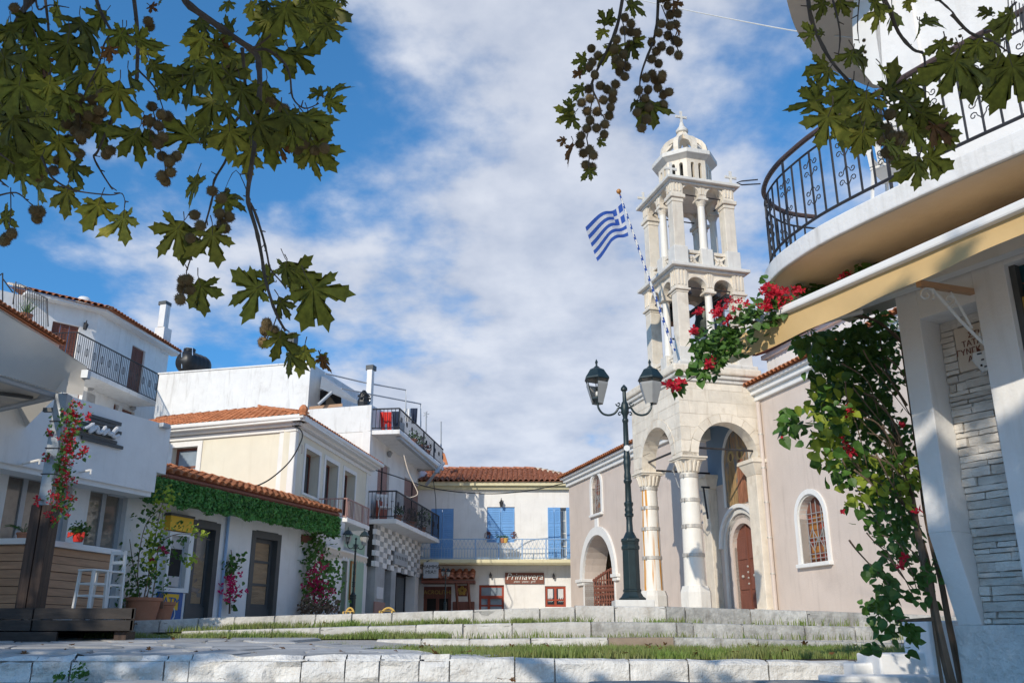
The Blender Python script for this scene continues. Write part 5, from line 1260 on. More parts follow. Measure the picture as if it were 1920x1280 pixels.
# bar counter
bar = thing('bar_counter', 'outdoor bar clad in warm timber boards under a thick white countertop', 'bar counter', (-7, 15, rowz[0]))
BR = Face(*P(60, 1040, 14.6).xy, 12, 1); bz1 = BR.uv(160, 1022)[1]; bz0 = BR.uv(160, 1033)[1]
bE = BR.uv(219, 1045)[0]; BLf = Face(*BR(0, 0, 0).xy, -82, -1)
m = MB(); m.box(BR, -.06, bE, -.62, .08, bz0, bz1); m.box(BLf, .0, 6, -.62, .08, bz0 + .001, bz1 - .001); m.build('countertop', M['plastic'], bar, bevel=.008)
nb = 8; z_ = rowz[0]; bE2 = BR.uv(205, 1080)[0]
for k in range(nb):
    za = z_ + (bz0 - z_) * k / nb; zb = z_ + (bz0 - z_) * (k + 1) / nb
    m = MB(); m.box(BR, 0, bE2, -.03, 0 + (.02 if k == 5 else 0), za + .004, zb - .004); m.build('board', M['wood'], bar, bevel=.004)
    m = MB(); m.box(BLf, 0.01, 6, -.03, 0, za + .004, zb - .004); m.build('board', M['wood'], bar, bevel=.004)
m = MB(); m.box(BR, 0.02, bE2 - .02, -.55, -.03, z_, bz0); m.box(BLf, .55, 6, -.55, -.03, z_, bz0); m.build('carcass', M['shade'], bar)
def stool(px, py, Y, name, lab, cat, backrest, h):
    c_ = P(px, py, Y); zb = rowz[0]; t = thing(name, lab, cat, (c_.x, Y, zb))
    T = lambda a, o, z: Vector((c_.x + a * .9 + o * .35, Y + o * .9 - a * .35, zb + z))
    s = .14
    for sx in (-1, 1):
        for sy in (-1, 1):
            m = MB(); top = h + (.33 if (backrest and sy > 0) else 0); x0, y0 = sx * (s + .02), sy * (s + .02); x1, y1 = sx * s, sy * s
            q = .02; m.hexa([T(x0 - q, y0 - q, 0), T(x0 + q, y0 - q, 0), T(x0 + q, y0 + q, 0), T(x0 - q, y0 + q, 0), T(x1 - q, y1 - q, top), T(x1 + q, y1 - q, top), T(x1 + q, y1 + q, top), T(x1 - q, y1 + q, top)]); m.build('leg', M['plastic'], t)
    m = MB(); m.box(T, -s - .03, s + .03, -s - .03, s + .03, h - .03, h); m.build('seat', M['plastic'], t, bevel=.006)
    for z in (.22, .4):
        m = MB()
        for q in ((-s, s, -s - .01, -s + .01), (-s, s, s - .01, s + .01), (-s - .01, -s + .01, -s, s), (s - .01, s + .01, -s, s)): m.box(T, *q, z, z + .03)
        m.build('stretcher', M['plastic'], t)
    if backrest:
        for z in (h + .12, h + .27): m = MB(); m.box(T, -s, s, s - .01, s + .012, z, z + .05); m.build('back_rail', M['plastic'], t)
rs_ = P(165, 1068, 14.6).z - rowz[0]
stool(172, 1100, 14.5, 'bar_stool', 'backless white wooden bar stool left of the chair at the bar', 'stool', False, rs_)
stool(203, 1100, 14.9, 'bar_chair', 'white wooden bar chair with low slatted back at the end of the bar', 'chair', True, rs_)
# plants on the bar
def pot(t, c_, r0, r1, h, mname='terracotta', rim=.03):
    m = MB(); m.lathe(c_, [(r0, 0), (r0 * 1.02, .01), (r1, h - rim * 1.2), (r1 * 1.1, h - rim), (r1 * 1.1, h), (r1 * .95, h), (r1 * .92, h - .03)], 20); return m.build('pot', M[mname], t, smooth=True)
c_ = P(41, 1018, 15.2); c_.z = bz1; t = thing('palm_pot', 'small palm in a terracotta pot on the left end of the bar', 'plant', c_)
pot(t, c_, .07, .1, .15); 
for k in range(11):
    an = k * .57 + R.uniform(-.2, .2); L_ = R.uniform(.22, .36); e = Vector((math.cos(an), math.sin(an) * .8, 0)); ps = [c_ + Vector((0, 0, .14)) + e * (L_ * s_) + Vector((0, 0, L_ * (1.1 * s_ - .75 * s_ * s_))) for s_ in (0, .25, .5, .75, 1)]
    m = MB(); m.tube(ps, .004, 4)
    for i in range(16):
        s_ = .2 + .8 * i / 16; j = min(int(s_ * 4), 3); p = ps[j].lerp(ps[j + 1], s_ * 4 - j); sd_ = e.cross(Vector((0, 0, 1)))
        for sg_ in (-1, 1): q = p + sd_ * sg_ * .10 * (1.1 - s_) + e * .06 - Vector((0, 0, .02)); m.add([p - e * .006, p + e * .006, q], [(0, 1, 2)])
    m.build('frond', M['leafmat'], t)
c_ = P(144, 1027, 15.2); c_.z = bz1; t = thing('red_wrapped_plant', 'leafy green pot plant wrapped in red cloth on the white countertop', 'plant', c_)
m = MB(); m.lathe(c_, [(.07, 0), (.085, .06), (.09, .11), (.12, .14)], 12); m.build('wrap', M['red'], t)
m = MB(); 
for s_ in (-1, 1): p = c_ + Vector((s_ * .04, -.1, .11)); m.hexa([p, p + Vector((s_ * .1, 0, -.05)), p + Vector((s_ * .1, .02, -.05)), p + Vector((0, .02, 0)), p + Vector((0, 0, .03)), p + Vector((s_ * .1, 0, .04)), p + Vector((s_ * .1, .02, .04)), p + Vector((0, .02, .03))])
m.build('bow', M['red'], t); m = MB(); leaf_blob(m, c_ + Vector((0, 0, .2)), 260, .17, .03, .6); m.build('foliage', M['leafmat'], t)

# ================================================================== BIG POTS BY THE CASH MACHINE
for (px, Y, r, h, lab) in ((266, 18.3, .33, .62, 'large terracotta pot with a tall climbing shrub beside the cash machine'), (300, 18.9, .26, .52, 'smaller terracotta pot half behind the larger pot by the cash machine')):
    x = P(px, 1150, Y).x; g = G(x, Y); t = Vine('potted_shrub', lab, (x, Y, g), 'potted plant')
    zt_ = P(px, 1120 if r > .3 else 1128, Y).z
    pot(t.t, Vector((x, Y, g - .05)), r * .72, r * .98, zt_ - g + .05, rim=.06)
    if r > .3:
        for pp in (((262, 1120), (258, 1080), (262, 1030), (275, 980), (303, 950)), ((270, 1120), (280, 1070), (292, 1000), (300, 960), (310, 925)), ((275, 1120), (290, 1060), (300, 1010), (306, 950)), ((262, 1115), (250, 1060), (243, 1010)), ((285, 1120), (292, 1080), (300, 1020), (340, 1000), (395, 1012))): t.stem([P(a, b, Y - .05 + R.uniform(-.15, .15)) for a, b in pp], .014)
        for x_, y_, n_, rr_, mn in ((310, 925, 42, .22, 'leafyel'), (300, 945, 30, .2, 'leafyel'), (283, 960, 40, .2, 'leafmat'), (298, 985, 45, .2, 'leafyel'), (283, 1008, 40, .2, 'leafyel'), (300, 1015, 50, .26, 'leafmat'), (287, 1035, 40, .2, 'leafyel'), (318, 1030, 30, .22, 'leafmat'), (290, 1060, 40, .2, 'leafyel'), (275, 1078, 40, .22, 'leafmat'), (250, 1050, 45, .25, 'leafmat'), (243, 1062, 40, .3, 'leafmat'), (262, 1100, 40, .25, 'leafmat'), (300, 1090, 20, .2, 'leafmat'), (365, 990, 22, .14, 'leafyel'), (380, 1003, 18, .12, 'leafyel'), (350, 1012, 16, .12, 'leafmat'), (362, 1045, 12, .1, 'leafyel'), (352, 1058, 10, .1, 'leafyel'), (340, 985, 12, .16, 'leafmat'), (262, 975, 14, .15, 'leafmat'), (235, 1110, 50, .28, 'leafmat'), (240, 1135, 30, .2, 'leafmat'), (330, 1045, 14, .15, 'leafmat')):
            t.cluster(P(x_, y_, Y - .1), n_, rr_, .075, mn, limit=260)
        t.cluster(P(306, 1030, Y - .2), 8, .08, .08, 'bractpink', 'flower', limit=290); t.cluster(P(283, 1048, Y - .2), 4, .05, .07, 'bractpink', 'flower', limit=299)
    else: t.cluster(P(306, 1110, Y), 16, .16, .06, limit=200); m = MB(); [m.tube(curve([P(300 + k * 3, 1112, Y - .2), P(298 + k * 4, 1122, Y - .35), P(301 + k * 2, 1140, Y - .33)], 3), .01, 4) for k in range(3)]; m.build('dry_roots', M['stem'], t.t)
    t.done()
# small and large bougainvilleas against the bank wall
for (Y, lab, stems, leaves, flow) in (
    (21.6, 'thin young bougainvillea with a tuft of leaves and magenta flowers between the two shop doors', [((430, 1150), (432, 1100), (436, 1060), (433, 1030))], [(436, 1055, 55, .26), (428, 1062, 25, .18), (450, 1046, 14, .12), (432, 1090, 16, .2), (428, 1120, 14, .2), (440, 1128, 10, .15)], [(434, 1092, 22, .2), (436, 1108, 22, .2), (432, 1100, 12, .15)]),
    (24.6, 'tall leafy bougainvillea with pink flowers covering the right corner of the bank wall', [((590, 1140), (588, 1080), (594, 1030), (600, 1005)), ((600, 1140), (606, 1090), (596, 1040))], [(590, 1012, 70, .34), (578, 1045, 60, .36), (600, 1040, 80, .4), (582, 1075, 60, .36), (606, 1075, 70, .4), (588, 1105, 60, .36), (610, 1100, 60, .4), (596, 1125, 50, .4), (625, 1060, 36, .34), (622, 1085, 24, .3), (628, 1105, 20, .3), (570, 1100, 14, .2), (590, 1000, 20, .3)], [(603, 1055, 22, .24), (590, 1085, 30, .24), (594, 1105, 30, .26), (606, 1110, 26, .26), (590, 1112, 14, .2)])):
    b = P(stems[0][0][0], stems[0][0][1], Y); v = Vine('bougainvillea', lab, (b.x, Y, G(b.x, Y)), 'climbing plant')
    for s_ in stems: v.stem([P(a, c, Y) for a, c in s_], .025)
    for a, c, n_, rr_ in leaves: v.cluster(P(a, c, Y), n_, rr_ * 1.0, .10, limit=180)
    for a, c, n_, rr_ in flow: v.cluster(P(a, c, Y - .25), n_, rr_, .10, 'bractpink', 'flower', limit=260)
    v.done()
m = MB(); p = P(598, 1140, 24.3); leaf_blob(m, p, 700, .55, .05, .45); tag(m.build('dry_shrub', M['stem'], None, loc=(p.x, p.y, G(p.x, p.y))), 'dry brownish bush at the foot of the tall pink bougainvillea', 'bush')

# ================================================================== UPPER LEFT WHITE HOUSE
HR = Face(*P(181, 620, 36).xy, 8.9, 1); HL = Face(*HR.c.xy, 45.3, 1)
hh_ = thing('hillside_house', 'tall white house up the slope with brown shuttered doors and a long iron balcony', 'house', HR(2, -2, 0))
hz = HR.uv(187, 588)[1]; hEnd = HR.uv(313, 690)[0]; hS = HL.uv(60, 560)[0]
bz_ = HR.off(1.1).uv(210, 715)[1]
hd1 = HR.rect(243, 269, 650, 728); hd1 = (hd1[0], hd1[1], bz_, hd1[3])
hd2 = HL.rect(94, 146, 606, 660); hd2 = (hd2[0], hd2[1], bz_ + .02, hd2[3])
lw_ = [HR.rect(153, 178, 735, 770), HR.rect(213, 222, 757, 772), HR.rect(228, 252, 768, 785)]
wallobj(HR, 0, hEnd, 0, hz, [hd1] + [(r[0], r[1], r[2] - .5, r[3]) for r in lw_], 'white', hh_, .4)
wallobj(HL, hS - 1.5, 0, 0, hz, [hd2], 'white', hh_, .4)
m = MB(); m.box(HR, hEnd - .05, hEnd, -7, -.4, 0, hz); m.box(HR, 0, hEnd, -7, -6.9, 0, hz); m.build('rear_wall', M['white'], hh_)
leafdoor(HR, hd1, hh_, 2, .14, 'brown', 2); leafdoor(HL, hd2, hh_, 3, .14, 'brown', 2)
for r in lw_: window(HR, (r[0], r[1], r[2] - .5, r[3]), hh_, .15, .1, 'brown', 'glass', 1, 1)
# eaves and roof
c_ = HR(0, 0, 0) + (HR.n + HL.n) * .35
e0 = c_ + Vector((0, 0, hz + .12)); eR_ = HR(hEnd + .5, .45, hz + .12); eL_ = HL(hS - .4, .45, hz + .12)
m = MB(); m.box(HR, -.2, hEnd + .45, -.1, .45, hz - .02, hz + .1); m.box(HL, hS - .35, .1, -.1, .45, hz - .022, hz + .098); m.build('eave_soffit', M['trim'], hh_)
rT = e0 - HR.n * 3.2 - HL.n * 1.5 + Vector((0, 0, .75)); 
tile_slope(hh_, eL_, e0, eL_ - HL.n * 2.6 + Vector((0, 0, .9)), rT, 'tile', .24, .42, .11, False)
tile_slope(hh_, e0, eR_, rT, eR_ - HR.n * 3.6 + Vector((0, 0, .75)), 'tile', .24, .42, .11, False)
ridge(hh_, e0, rT, 'tile_pale'); ridge(hh_, eL_ - HL.n * 2.6 + Vector((0, 0, .95)), eL_ + Vector((0, 0, .05)), 'tile_pale')
# balcony
BF = HR.off(1.15); ba0 = BF.uv(142, 640)[0]; ba1 = BF.uv(296, 715)[0]; rz_ = BF.uv(219, 661)[1]; sz = BF.uv(225, 722)[1]; sb = BF.uv(229, 732)[1]
m = MB(); m.box(HR, ba0, ba1 + .1, 0, 1.2, bz_ - .22, bz_ - .02); m.build('balcony_slab', M['white_old'], hh_, bevel=.02)
rail(HR, ba0, ba1, 1.15, bz_ + .03, rz_, .13, hh_, 'iron', .012, .03, 4)
rail(lambda a, o, z: HR(ba0, a, z), 0, 1.15, 0, bz_ + .03, rz_, .13, hh_)
m = MB(); c_ = P(157, 566, 38); m.lathe(c_ - Vector((0, 0, .3)), [(.35, 0), (.33, .35), (.22, .5), (.02, .56)], 14); m.build('roof_vent', M['plastic'], hh_, smooth=True)
wall_lamp(HL, HL.uv(159, 607)[0], HL.uv(159, 612)[1], 'small black lantern on the sunlit corner wall of the hillside house', 1.4)
for x, y in ((166, 728), (187, 722), (245, 766)): a, z = HR.uv(x, y); m = MB(); m.lathe(HR(a, .12, z), [(.05, -.1), (.14, 0), (.1, .12), (.02, .16)], 8); m.build('bulkhead_lamp', M['cardboard'], hh_)
def chimney(lab, parts, Y, mname='white_old', name='chimney'):
    t = thing(name, lab, 'chimney', P((parts[0][0] + parts[0][1]) / 2, parts[0][3], Y))
    for (x0, x1, y0, y1, nm) in parts:
        a, b = P(x0, (y0 + y1) / 2, Y), P(x1, (y0 + y1) / 2, Y); z1, z0 = Zat(y0, Y), Zat(y1, Y); r_ = (b.x - a.x) / 2; cx_ = (a.x + b.x) / 2
        T = lambda p, o, z: Vector((cx_ + p * .93 + o * .3, Y + r_ + o * .93 - p * .3, z)); q = r_ * .82
        m = MB(); m.box(T, -q, q, -q, q, z0, z1); m.build(nm, M['greyframe' if nm == 'cap' else mname], t, bevel=.01)
    return t
chimney('stepped grey white chimney on the right end of the hillside house roof', ((285, 312, 612, 660, 'base'), (296, 313, 570, 612, 'shaft'), (295, 316, 563, 570, 'cap')), 41)
# neighbouring low roof with terrace at the far left
NF = Face(*P(112, 640, 24).xy, 1.2, 1)
nh = thing('terrace_house', 'house at the left edge with a low tiled eave and a railed roof terrace', 'house', NF(-3, -1, 0))
nzb = .5 * (NF.uv(10, 583)[1] + NF.uv(110, 640)[1]); n0 = NF.uv(-120, 560)[0]
m = MB(); m.box(NF, n0, 0, -3, -.35, 0, nzb - .1); m.box(NF, n0, .1, -.4, -.05, nzb - .14, nzb - .02); m.build('wall', M['pink'], nh)
tile_slope(nh, NF(n0, .08, nzb), NF(.15, .08, nzb), NF(n0, -.9, nzb + .18), NF(.15, -.9, nzb + .18), 'tile', .2, .36, .09, False)
nt_ = nzb + .2; m = MB(); m.box(NF, n0, -.2, -4, -1.0, nzb - .2, nt_ - .02); m.build('terrace_floor', M['white_old'], nh)
m = MB(); a0 = NF.off(-1.5).uv(45, 600)[0]
for seg in (((0, 516), (5, 512), (5, 575)), ((24, 570), (30, 528), (52, 540), (88, 560), (90, 612)), ((5, 522), (24, 548))):
    m.tube([P(x, y, 26.5) for x, y in seg], .022, 5)
for i in range(15):
    x = 26 + i * 4.3; ytop = 530 + (x - 30) * .53 if x > 30 else 531; m.tube([P(x, ytop, 26.5), P(x, ytop + 62, 26.5)], .011, 4)
m.tube([P(24, 590, 26.5), P(88, 622, 26.5)], .015, 4); m.build('railing', M['iron'], nh)
c_ = P(48, 592, 26.8); t = thing('terrace_plant', 'spiky green plant in a pot on the roof terrace behind the railing', 'plant', c_)
pot(t, c_ - Vector((0, 0, .25)), .14, .2, .3); m = MB()
for k in range(30): e = Vector((R.gauss(0, .25), R.gauss(0, .25), R.uniform(.35, .75))); p = c_; m.add([p - Vector((.02, 0, 0)), p + Vector((.02, 0, 0)), p + e], [(0, 1, 2)])
m.build('foliage', M['leafmat'], t)

# ================================================================== LARGE WHITE BLOCK WITH WATER TANK
BL = Face(*P(580, 720, 36).xy, -76, -1); BR2 = Face(*BL.c.xy, 10, 1)
wb = thing('white_block', 'large plain white house wall rising behind the yellow house', 'house', BL(5, -2, 0))
bt_ = .5 * (BL.uv(295, 702)[1] + BL.uv(501, 686)[1]); bE_ = BL.uv(296, 720)[0]
m = MB(); m.box(BL, 0, bE_, -6, 0, 2, bt_); m.build('wall', M['white_old'], wb, bevel=.02)
m = MB(); m.box(BL, -.02, bE_ + .04, -.3, .04, bt_, bt_ + .06); m.build('parapet_cap', M['white_old'], wb)
tk = thing('water_tank', 'black ribbed plastic water tank lying on the flat roof of the white block', 'water tank', P(362, 692, 38))
c_ = P(362, 692, 38.2); ax = Vector((.45, .89, 0)); sx_ = .8; ctr = c_ + Vector((0, 0, .22)); k = 26; rg = []
for i in range(k + 1):
    t = -1 + 2 * i / k; r_ = .5 * (1 - abs(t) ** 6) ** .5 + .001 + (.012 if i % 4 == 0 and 3 < i < k - 3 else 0); rg.append((ctr + ax * t * sx_ * 1.0, r_))
m = MB(); m.tube([p for p, _ in rg], [r for _, r in rg], 24, cap=False); m.build('tank_body', M['black'], tk, smooth=True)
m = MB(); m.lathe(ctr + Vector((-.15, -.25, .4)), [(.24, 0), (.26, .22), (.2, .24), (.02, .27)], 16); m.build('lid', M['black'], tk, smooth=True)
m = MB(); m.lathe(ctr + Vector((-.15, -.25, .62)), [(.17, 0), (.2, .04)], 16); m.build('lid_ring', M['blue_rail'], tk)
m = MB(); m.tube([P(341, 690, 37.5), P(341, 662, 37.5), P(345, 650, 37.5), P(361, 652, 37.5), P(361, 666, 37.5)], .02, 5); m.build('pipe', M['blue_rail'], tk)
chimney('thin chimney with a dark cowl half hidden by the lowest hanging plane leaves', ((538, 553, 645, 700, 'shaft'), (537, 556, 622, 642, 'cap')), 39, name='chimney')

# ================================================================== CORNER HOUSE WITH CHEQUERED PANEL
CR = Face(-5.29, 32.9, 7.7, 1); CL = Face(-5.29, 32.9, -74, -1)
ch = thing('corner_house', 'white three storey corner house with two railed balconies and a chequered shop front', 'house', CR(3, -2, .9))
ct = Zat(760, 33); cE = CR.uv(800, 950)[0]; ct2 = CR.uv(762, 845)[1]
sh = CR.rect(707, 729, 868, 960); sh2 = CR.rect(757, 791, 893, 985)
lb = CR.off(1.05); lbz = .5 * (lb.uv(748, 983)[1] + lb.uv(820, 1003)[1]); ubz = .5 * (lb.uv(752, 812)[1] + lb.uv(826, 869)[1])
sh = (sh[0], sh[1], lbz + .02, sh[3]); sh2 = (sh2[0], sh2[1], lbz + .02, min(sh2[3], sh[3] + .05))
pz_ = lb.uv(740, 1060)[1]
wallobj(CR, 0, cE, lbz - .4, ubz, [sh, sh2], 'white', ch, .3)
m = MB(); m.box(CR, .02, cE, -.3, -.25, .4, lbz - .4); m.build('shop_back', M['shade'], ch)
m = MB(); m.box(CL, 0.01, 7.5, -.3, 0, 1, ubz - .05); m.build('side_wall', M['white'], ch)
m = MB(); m.box(CL, .0, CL.uv(574, 790)[0], -3.2, .02, ubz - .06, ct); m.build('upper_side_wall', M['white_old'], ch, bevel=.015)
m = MB(); m.box(CR, cE - .1, cE, -7, -.3, 1, ubz); m.box(CR, 0, cE, -7, -6.9, 1, ubz); m.build('rear_wall', M['white'], ch)
for r in (sh, sh2): 
    m = MB(); n = 22
    for i in range(n): z0 = r[2] + (r[3] - r[2]) * i / n; z1 = r[2] + (r[3] - r[2]) * (i + 1) / n; m.box(CR, r[0], r[1], -.12, -.09, z0 + .008, z1 - .008)
    m.box(CR, r[0], r[1], -.125, -.1, r[2], r[3]); m.build('roller_shutter', M['shutter_pink'], ch)
    c_ = (r[0] + r[1]) / 2; m = MB(); m.box(CR, c_ - .03, c_ + .03, -.1, -.05, r[2], r[3]); m.build('shutter_guide', M['iron'], ch)
le = lb.uv(822, 1005)[0]; ue = lb.uv(830, 868)[0]
for (z, e, nm, mt_) in ((lbz, le, 'lower', 'white'), (ubz, ue, 'upper', 'white_old')):
    m = MB(); m.box(CR, .08, e, -.02 if z == lbz else -.5, 1.1, z - .17, z); m.build('balcony_slab', M[mt_], ch, bevel=.02)
lrz = lb.uv(748, 923)[1]; urz = lb.uv(752, 768)[1]
rail(CR, .12, le, 1.05, lbz + .08, lrz, .17, ch, 'iron', .012, .03, 5); rail(lambda a, o, z: CR(.1, a, z), .0, 1.05, 0, lbz + .08, lrz, .16, ch, 'iron', .012, .03)
rail(CR, .12, ue, 1.05, ubz + .08, urz, .17, ch, 'iron', .012, .03, 5); rail(lambda a, o, z: CR(.1, a, z), .0, 1.05, 0, ubz + .08, urz, .16, ch, 'iron', .012, .03)
m = MB(); m.hexa([CR(.4, .9, ubz - .3), CR(ue, .8, ubz - .3), CR(ue, .95, ubz - .3), CR(.4, 1.05, ubz - .3), CR(.4, .9, ubz - .18), CR(ue, .8, ubz - .18), CR(ue, .95, ubz - .18), CR(.4, 1.05, ubz - .18)]); m.build('rolled_awning', M['grey_render'], ch)
m = MB(); m.tube(curve([P(757, 852, 34), P(765, 882, 34), P(775, 905, 34.2), P(783, 925, 34.2), P(770, 932, 34), P(762, 930, 34)]), .02, 6); tag(m.build('hanging_hose', M['soffit'], None, loc=P(757, 930, 34)), 'pale hose dangling from the upper balcony in front of the shutters', 'hose')
m = MB(); m.tube([P(832, 868, 38), P(818, 884, 37.5), P(800, 908, 38.5)], .07, 8); m.build('drain_pipe', M['alu'], ch, smooth=True)
m = MB(); m.hexa([P(829, 850, 42), P(834, 850, 42), P(840, 871, 42), P(832, 871, 42), P(829, 846, 42.5), P(834, 850, 42.5), P(840, 869, 42.5), P(832, 867, 42.5)]); m.build('small_roof', M['tile'], ch)
for x, y in ((726, 851), (782, 879)): a, z = CR.uv(x, y); m = MB(); m.lathe(CR(a, .1, z), [(.05, -.12), (.1, 0), (.12, .05), (.03, .14)], 8); m.build('bulkhead_lamp', M['cardboard'], ch)
# chequered screen of white blocks with dark openings
KF = CR.off(.34); k0, k1 = KF.uv(705, 1015)[0], KF.uv(793, 1055)[0]; kz0 = KF.uv(704, 1057)[1]; kz1 = .5 * (KF.uv(709, 979)[1] + KF.uv(793, 1020)[1])
kz0 = .6 * kz0 + .4 * KF.uv(792, 1088)[1]
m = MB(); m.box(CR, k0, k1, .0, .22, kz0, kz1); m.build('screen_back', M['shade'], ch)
ncol, nrow = 14, 8
for i in range(ncol):
    for j in range(nrow):
        a = k0 + (k1 - k0) * i / ncol; b = k0 + (k1 - k0) * (i + 1) / ncol; z0 = kz0 + (kz1 - kz0) * j / nrow; z1 = kz0 + (kz1 - kz0) * (j + 1) / nrow
        if (i + j) % 2 == 0: m = MB(); m.box(CR, a, b, .2, .34, z0, z1); m.build('white_block', M['white'], ch)
        elif j >= 5 or (j == 4 and i < 5): m = MB(); m.box(CR, a + .01, b - .01, .2, .25, z0 + .01, z1 - .01); m.build('grey_block', M['grey_render'], ch)
sp2 = KF.rect(737, 761, 1037, 1060); m = MB(); m.box(CR, sp2[0], sp2[1], .36, .42, sp2[2], sp2[3]); ss = tag(m.build('shop_plate', M['alu'], None, loc=CR(sp2[0], .4, sp2[2])), 'grey plate with dark upright strokes fixed on the chequered screen', 'sign')
m = MB(); n = 8
for i in range(n): a = sp2[0] + (sp2[1] - sp2[0]) * (i + .5) / n; m.box(CR, a - .05, a + .03, .42, .426, sp2[2] + .22, sp2[3] - .12)
stuff(m.build('painted_strokes', M['iron'], ss))
gz_ = .5
for (xa, xb, mt_) in ((688, 706, 'grey_render'), (719, 728, 'grey_render'), (765, 772, 'trim')):
    a, b = CR.uv(xa, 1090)[0], CR.uv(xb, 1090)[0]; m = MB(); m.box(CR, a, b, -.1, .30, gz_, kz1 if xa == 688 else kz0 + .1); m.build('shop_pier', M[mt_], ch)
r = CR.rect(729, 764, 1075, 1150); window(CR, (r[0], r[1], .8, kz0), ch, .1, .07, 'iron', 'glass', 2, 1, name='shop_window')
r = CR.rect(772, 792, 1085, 1150); window(CR, (r[0], r[1], .8, kz0), ch, .1, .07, 'iron', 'glass', 1, 1, name='shop_window')
a, b = CR.uv(706, 1100)[0], CR.uv(718, 1100)[0]; window(CR, (a, b, .8, kz0), ch, .02, .05, 'iron', 'glass', 1, 1, name='shop_window')
r = CR.rect(690, 702, 1100, 1122); m = MB(); m.box(CR, r[0], r[1], .30, .33, r[2], r[3]); tag(m.build('wall_poster', M['curtain'], None, loc=CR(r[0], .3, r[2])), 'small faded picture hung on the grey shop pier', 'picture')
r = CR.rect(684, 704, 1128, 1150); m = MB(); m.box(CR, r[0], r[1], .31, .36, r[2], r[3]); tag(m.build('floral_board', M['shutter_pink'], None, loc=CR(r[0], .3, r[2])), 'pinkish board leaning at the foot of the grey shop pier', 'board')
# things on the balconies and roof
def cloth(name, lab, x0, y0, x1, y1, Y, mname, legs=False):
    m = MB(); n = 8; V = []
    for j in range(9):
        for i in range(n + 1):
            t = i / n; s = j / 8; inset = (.14 * s if not legs else .05 * s) * (1 - 2 * t); p = P(x0 + (x1 - x0) * (t + inset), y0 + (y1 - y0) * s, Y); p.y += .05 * math.sin(t * 14 + s * 2) * (s + .2); V.append(p)
    m.v = V; m.f = [(j * 9 + i, j * 9 + i + 1, j * 9 + 10 + i, j * 9 + 9 + i) for j in range(8) for i in range(n) if not (legs and j > 4 and 3 <= i <= 4)]; m.mi = [0] * len(m.f)
    tag(m.build(name, M[mname], None, loc=P(x0, y1, Y)), lab, 'laundry', 'laundry on the top balcony')
cloth('hanging_laundry', 'red garment with two legs hanging inside the top balcony railing', 713, 772, 735, 807, 33.6, 'red', True)
cloth('hanging_laundry', 'dark navy trousers hanging beside the red garment', 735, 771, 750, 808, 33.7, 'navy')
cloth('hanging_laundry', 'black shirt draped higher over the balcony rail at the line post', 770, 765, 783, 794, 36, 'navy')
cloth('hanging_laundry', 'pale grey cloth on the line between navy trousers and black shirt', 757, 766, 772, 790, 36.3, 'curtain')
rf = thing('drying_frame', 'pale metal drying frame with long rails on the roof of the corner house', 'drying frame', P(760, 780, 36))
m = MB(); m.tube([P(610, 700, 33), P(683, 717, 34.5), P(761, 731, 36), P(761, 770, 36)], .03, 6); m.tube([P(640, 728, 33), P(700, 740, 34.5), P(789, 757, 37), P(789, 800, 37)], .03, 6); m.build('pipe_rail', M['alu'], rf)
chimney('tall slim white chimney with a black bag tied at its foot', ((686, 699, 692, 765, 'shaft'), (685, 704, 683, 692, 'cap')), 34.5, 'white')
m = MB(); c_ = P(682, 748, 34); leaf_blob(m, c_, 140, .25, .09, 1.6); m.lathe(c_ - Vector((0, 0, .4)), [(.2, 0), (.24, .25), (.16, .6), (.06, .75)], 9); tag(m.build('black_bag', M['black'], None, loc=c_ - Vector((0, 0, .4))), 'crumpled black plastic bag beside the slim white chimney', 'bag')
for x, y0, y1, cx_, lab in ((799, 772, 800, 1, 'small star shaped aerial on a mast over the corner house roof'), (827, 790, 828, 0, 'thin upright pipe at the far end of the top balcony')):
    m = MB(); m.tube([P(x, y0, 38), P(x, y1 + 10, 38)], .035, 6)
    if cx_:
        for k in range(5): t = k * 1.2566; p = P(x, y0 + 4, 38); m.tube([p, p + Vector((math.cos(t) * .14, 0, math.sin(t) * .14))], .02, 5)
    tag(m.build('aerial', M['alu'], None, loc=P(x, y1, 38)), lab, 'aerial')
pr_ = thing('roof_shelter', 'ramshackle lean-to roof with a diagonal pipe on top of the corner house', 'shelter', P(630, 760, 36))
m = MB(); m.hexa([P(600, 728, 35), P(668, 757, 36), P(670, 757, 38), P(610, 728, 38), P(603, 705, 35), P(672, 752, 36), P(672, 752, 38), P(612, 706, 38)]); m.build('lean_to_roof', M['alu'], pr_)
m = MB(); m.tube([P(597, 758, 35), P(622, 735, 35.2)], .07, 6); m.build('diagonal_pipe', M['alu'], pr_); m = MB(); m.hexa([P(580, 768, 35.3), P(642, 762, 35.3), P(642, 762, 35.6), P(580, 768, 35.6), P(580, 762, 35.3), P(642, 756, 35.3), P(642, 756, 35.6), P(580, 762, 35.6)]); m.build('timber_edge', M['wood'], pr_)
m = MB(); m.hexa([P(600, 765, 37), P(640, 762, 37), P(640, 762, 38), P(600, 765, 38), P(600, 732, 37), P(640, 742, 37), P(640, 742, 38), P(600, 732, 38)]); m.build('dark_opening', M['shade'], pr_)
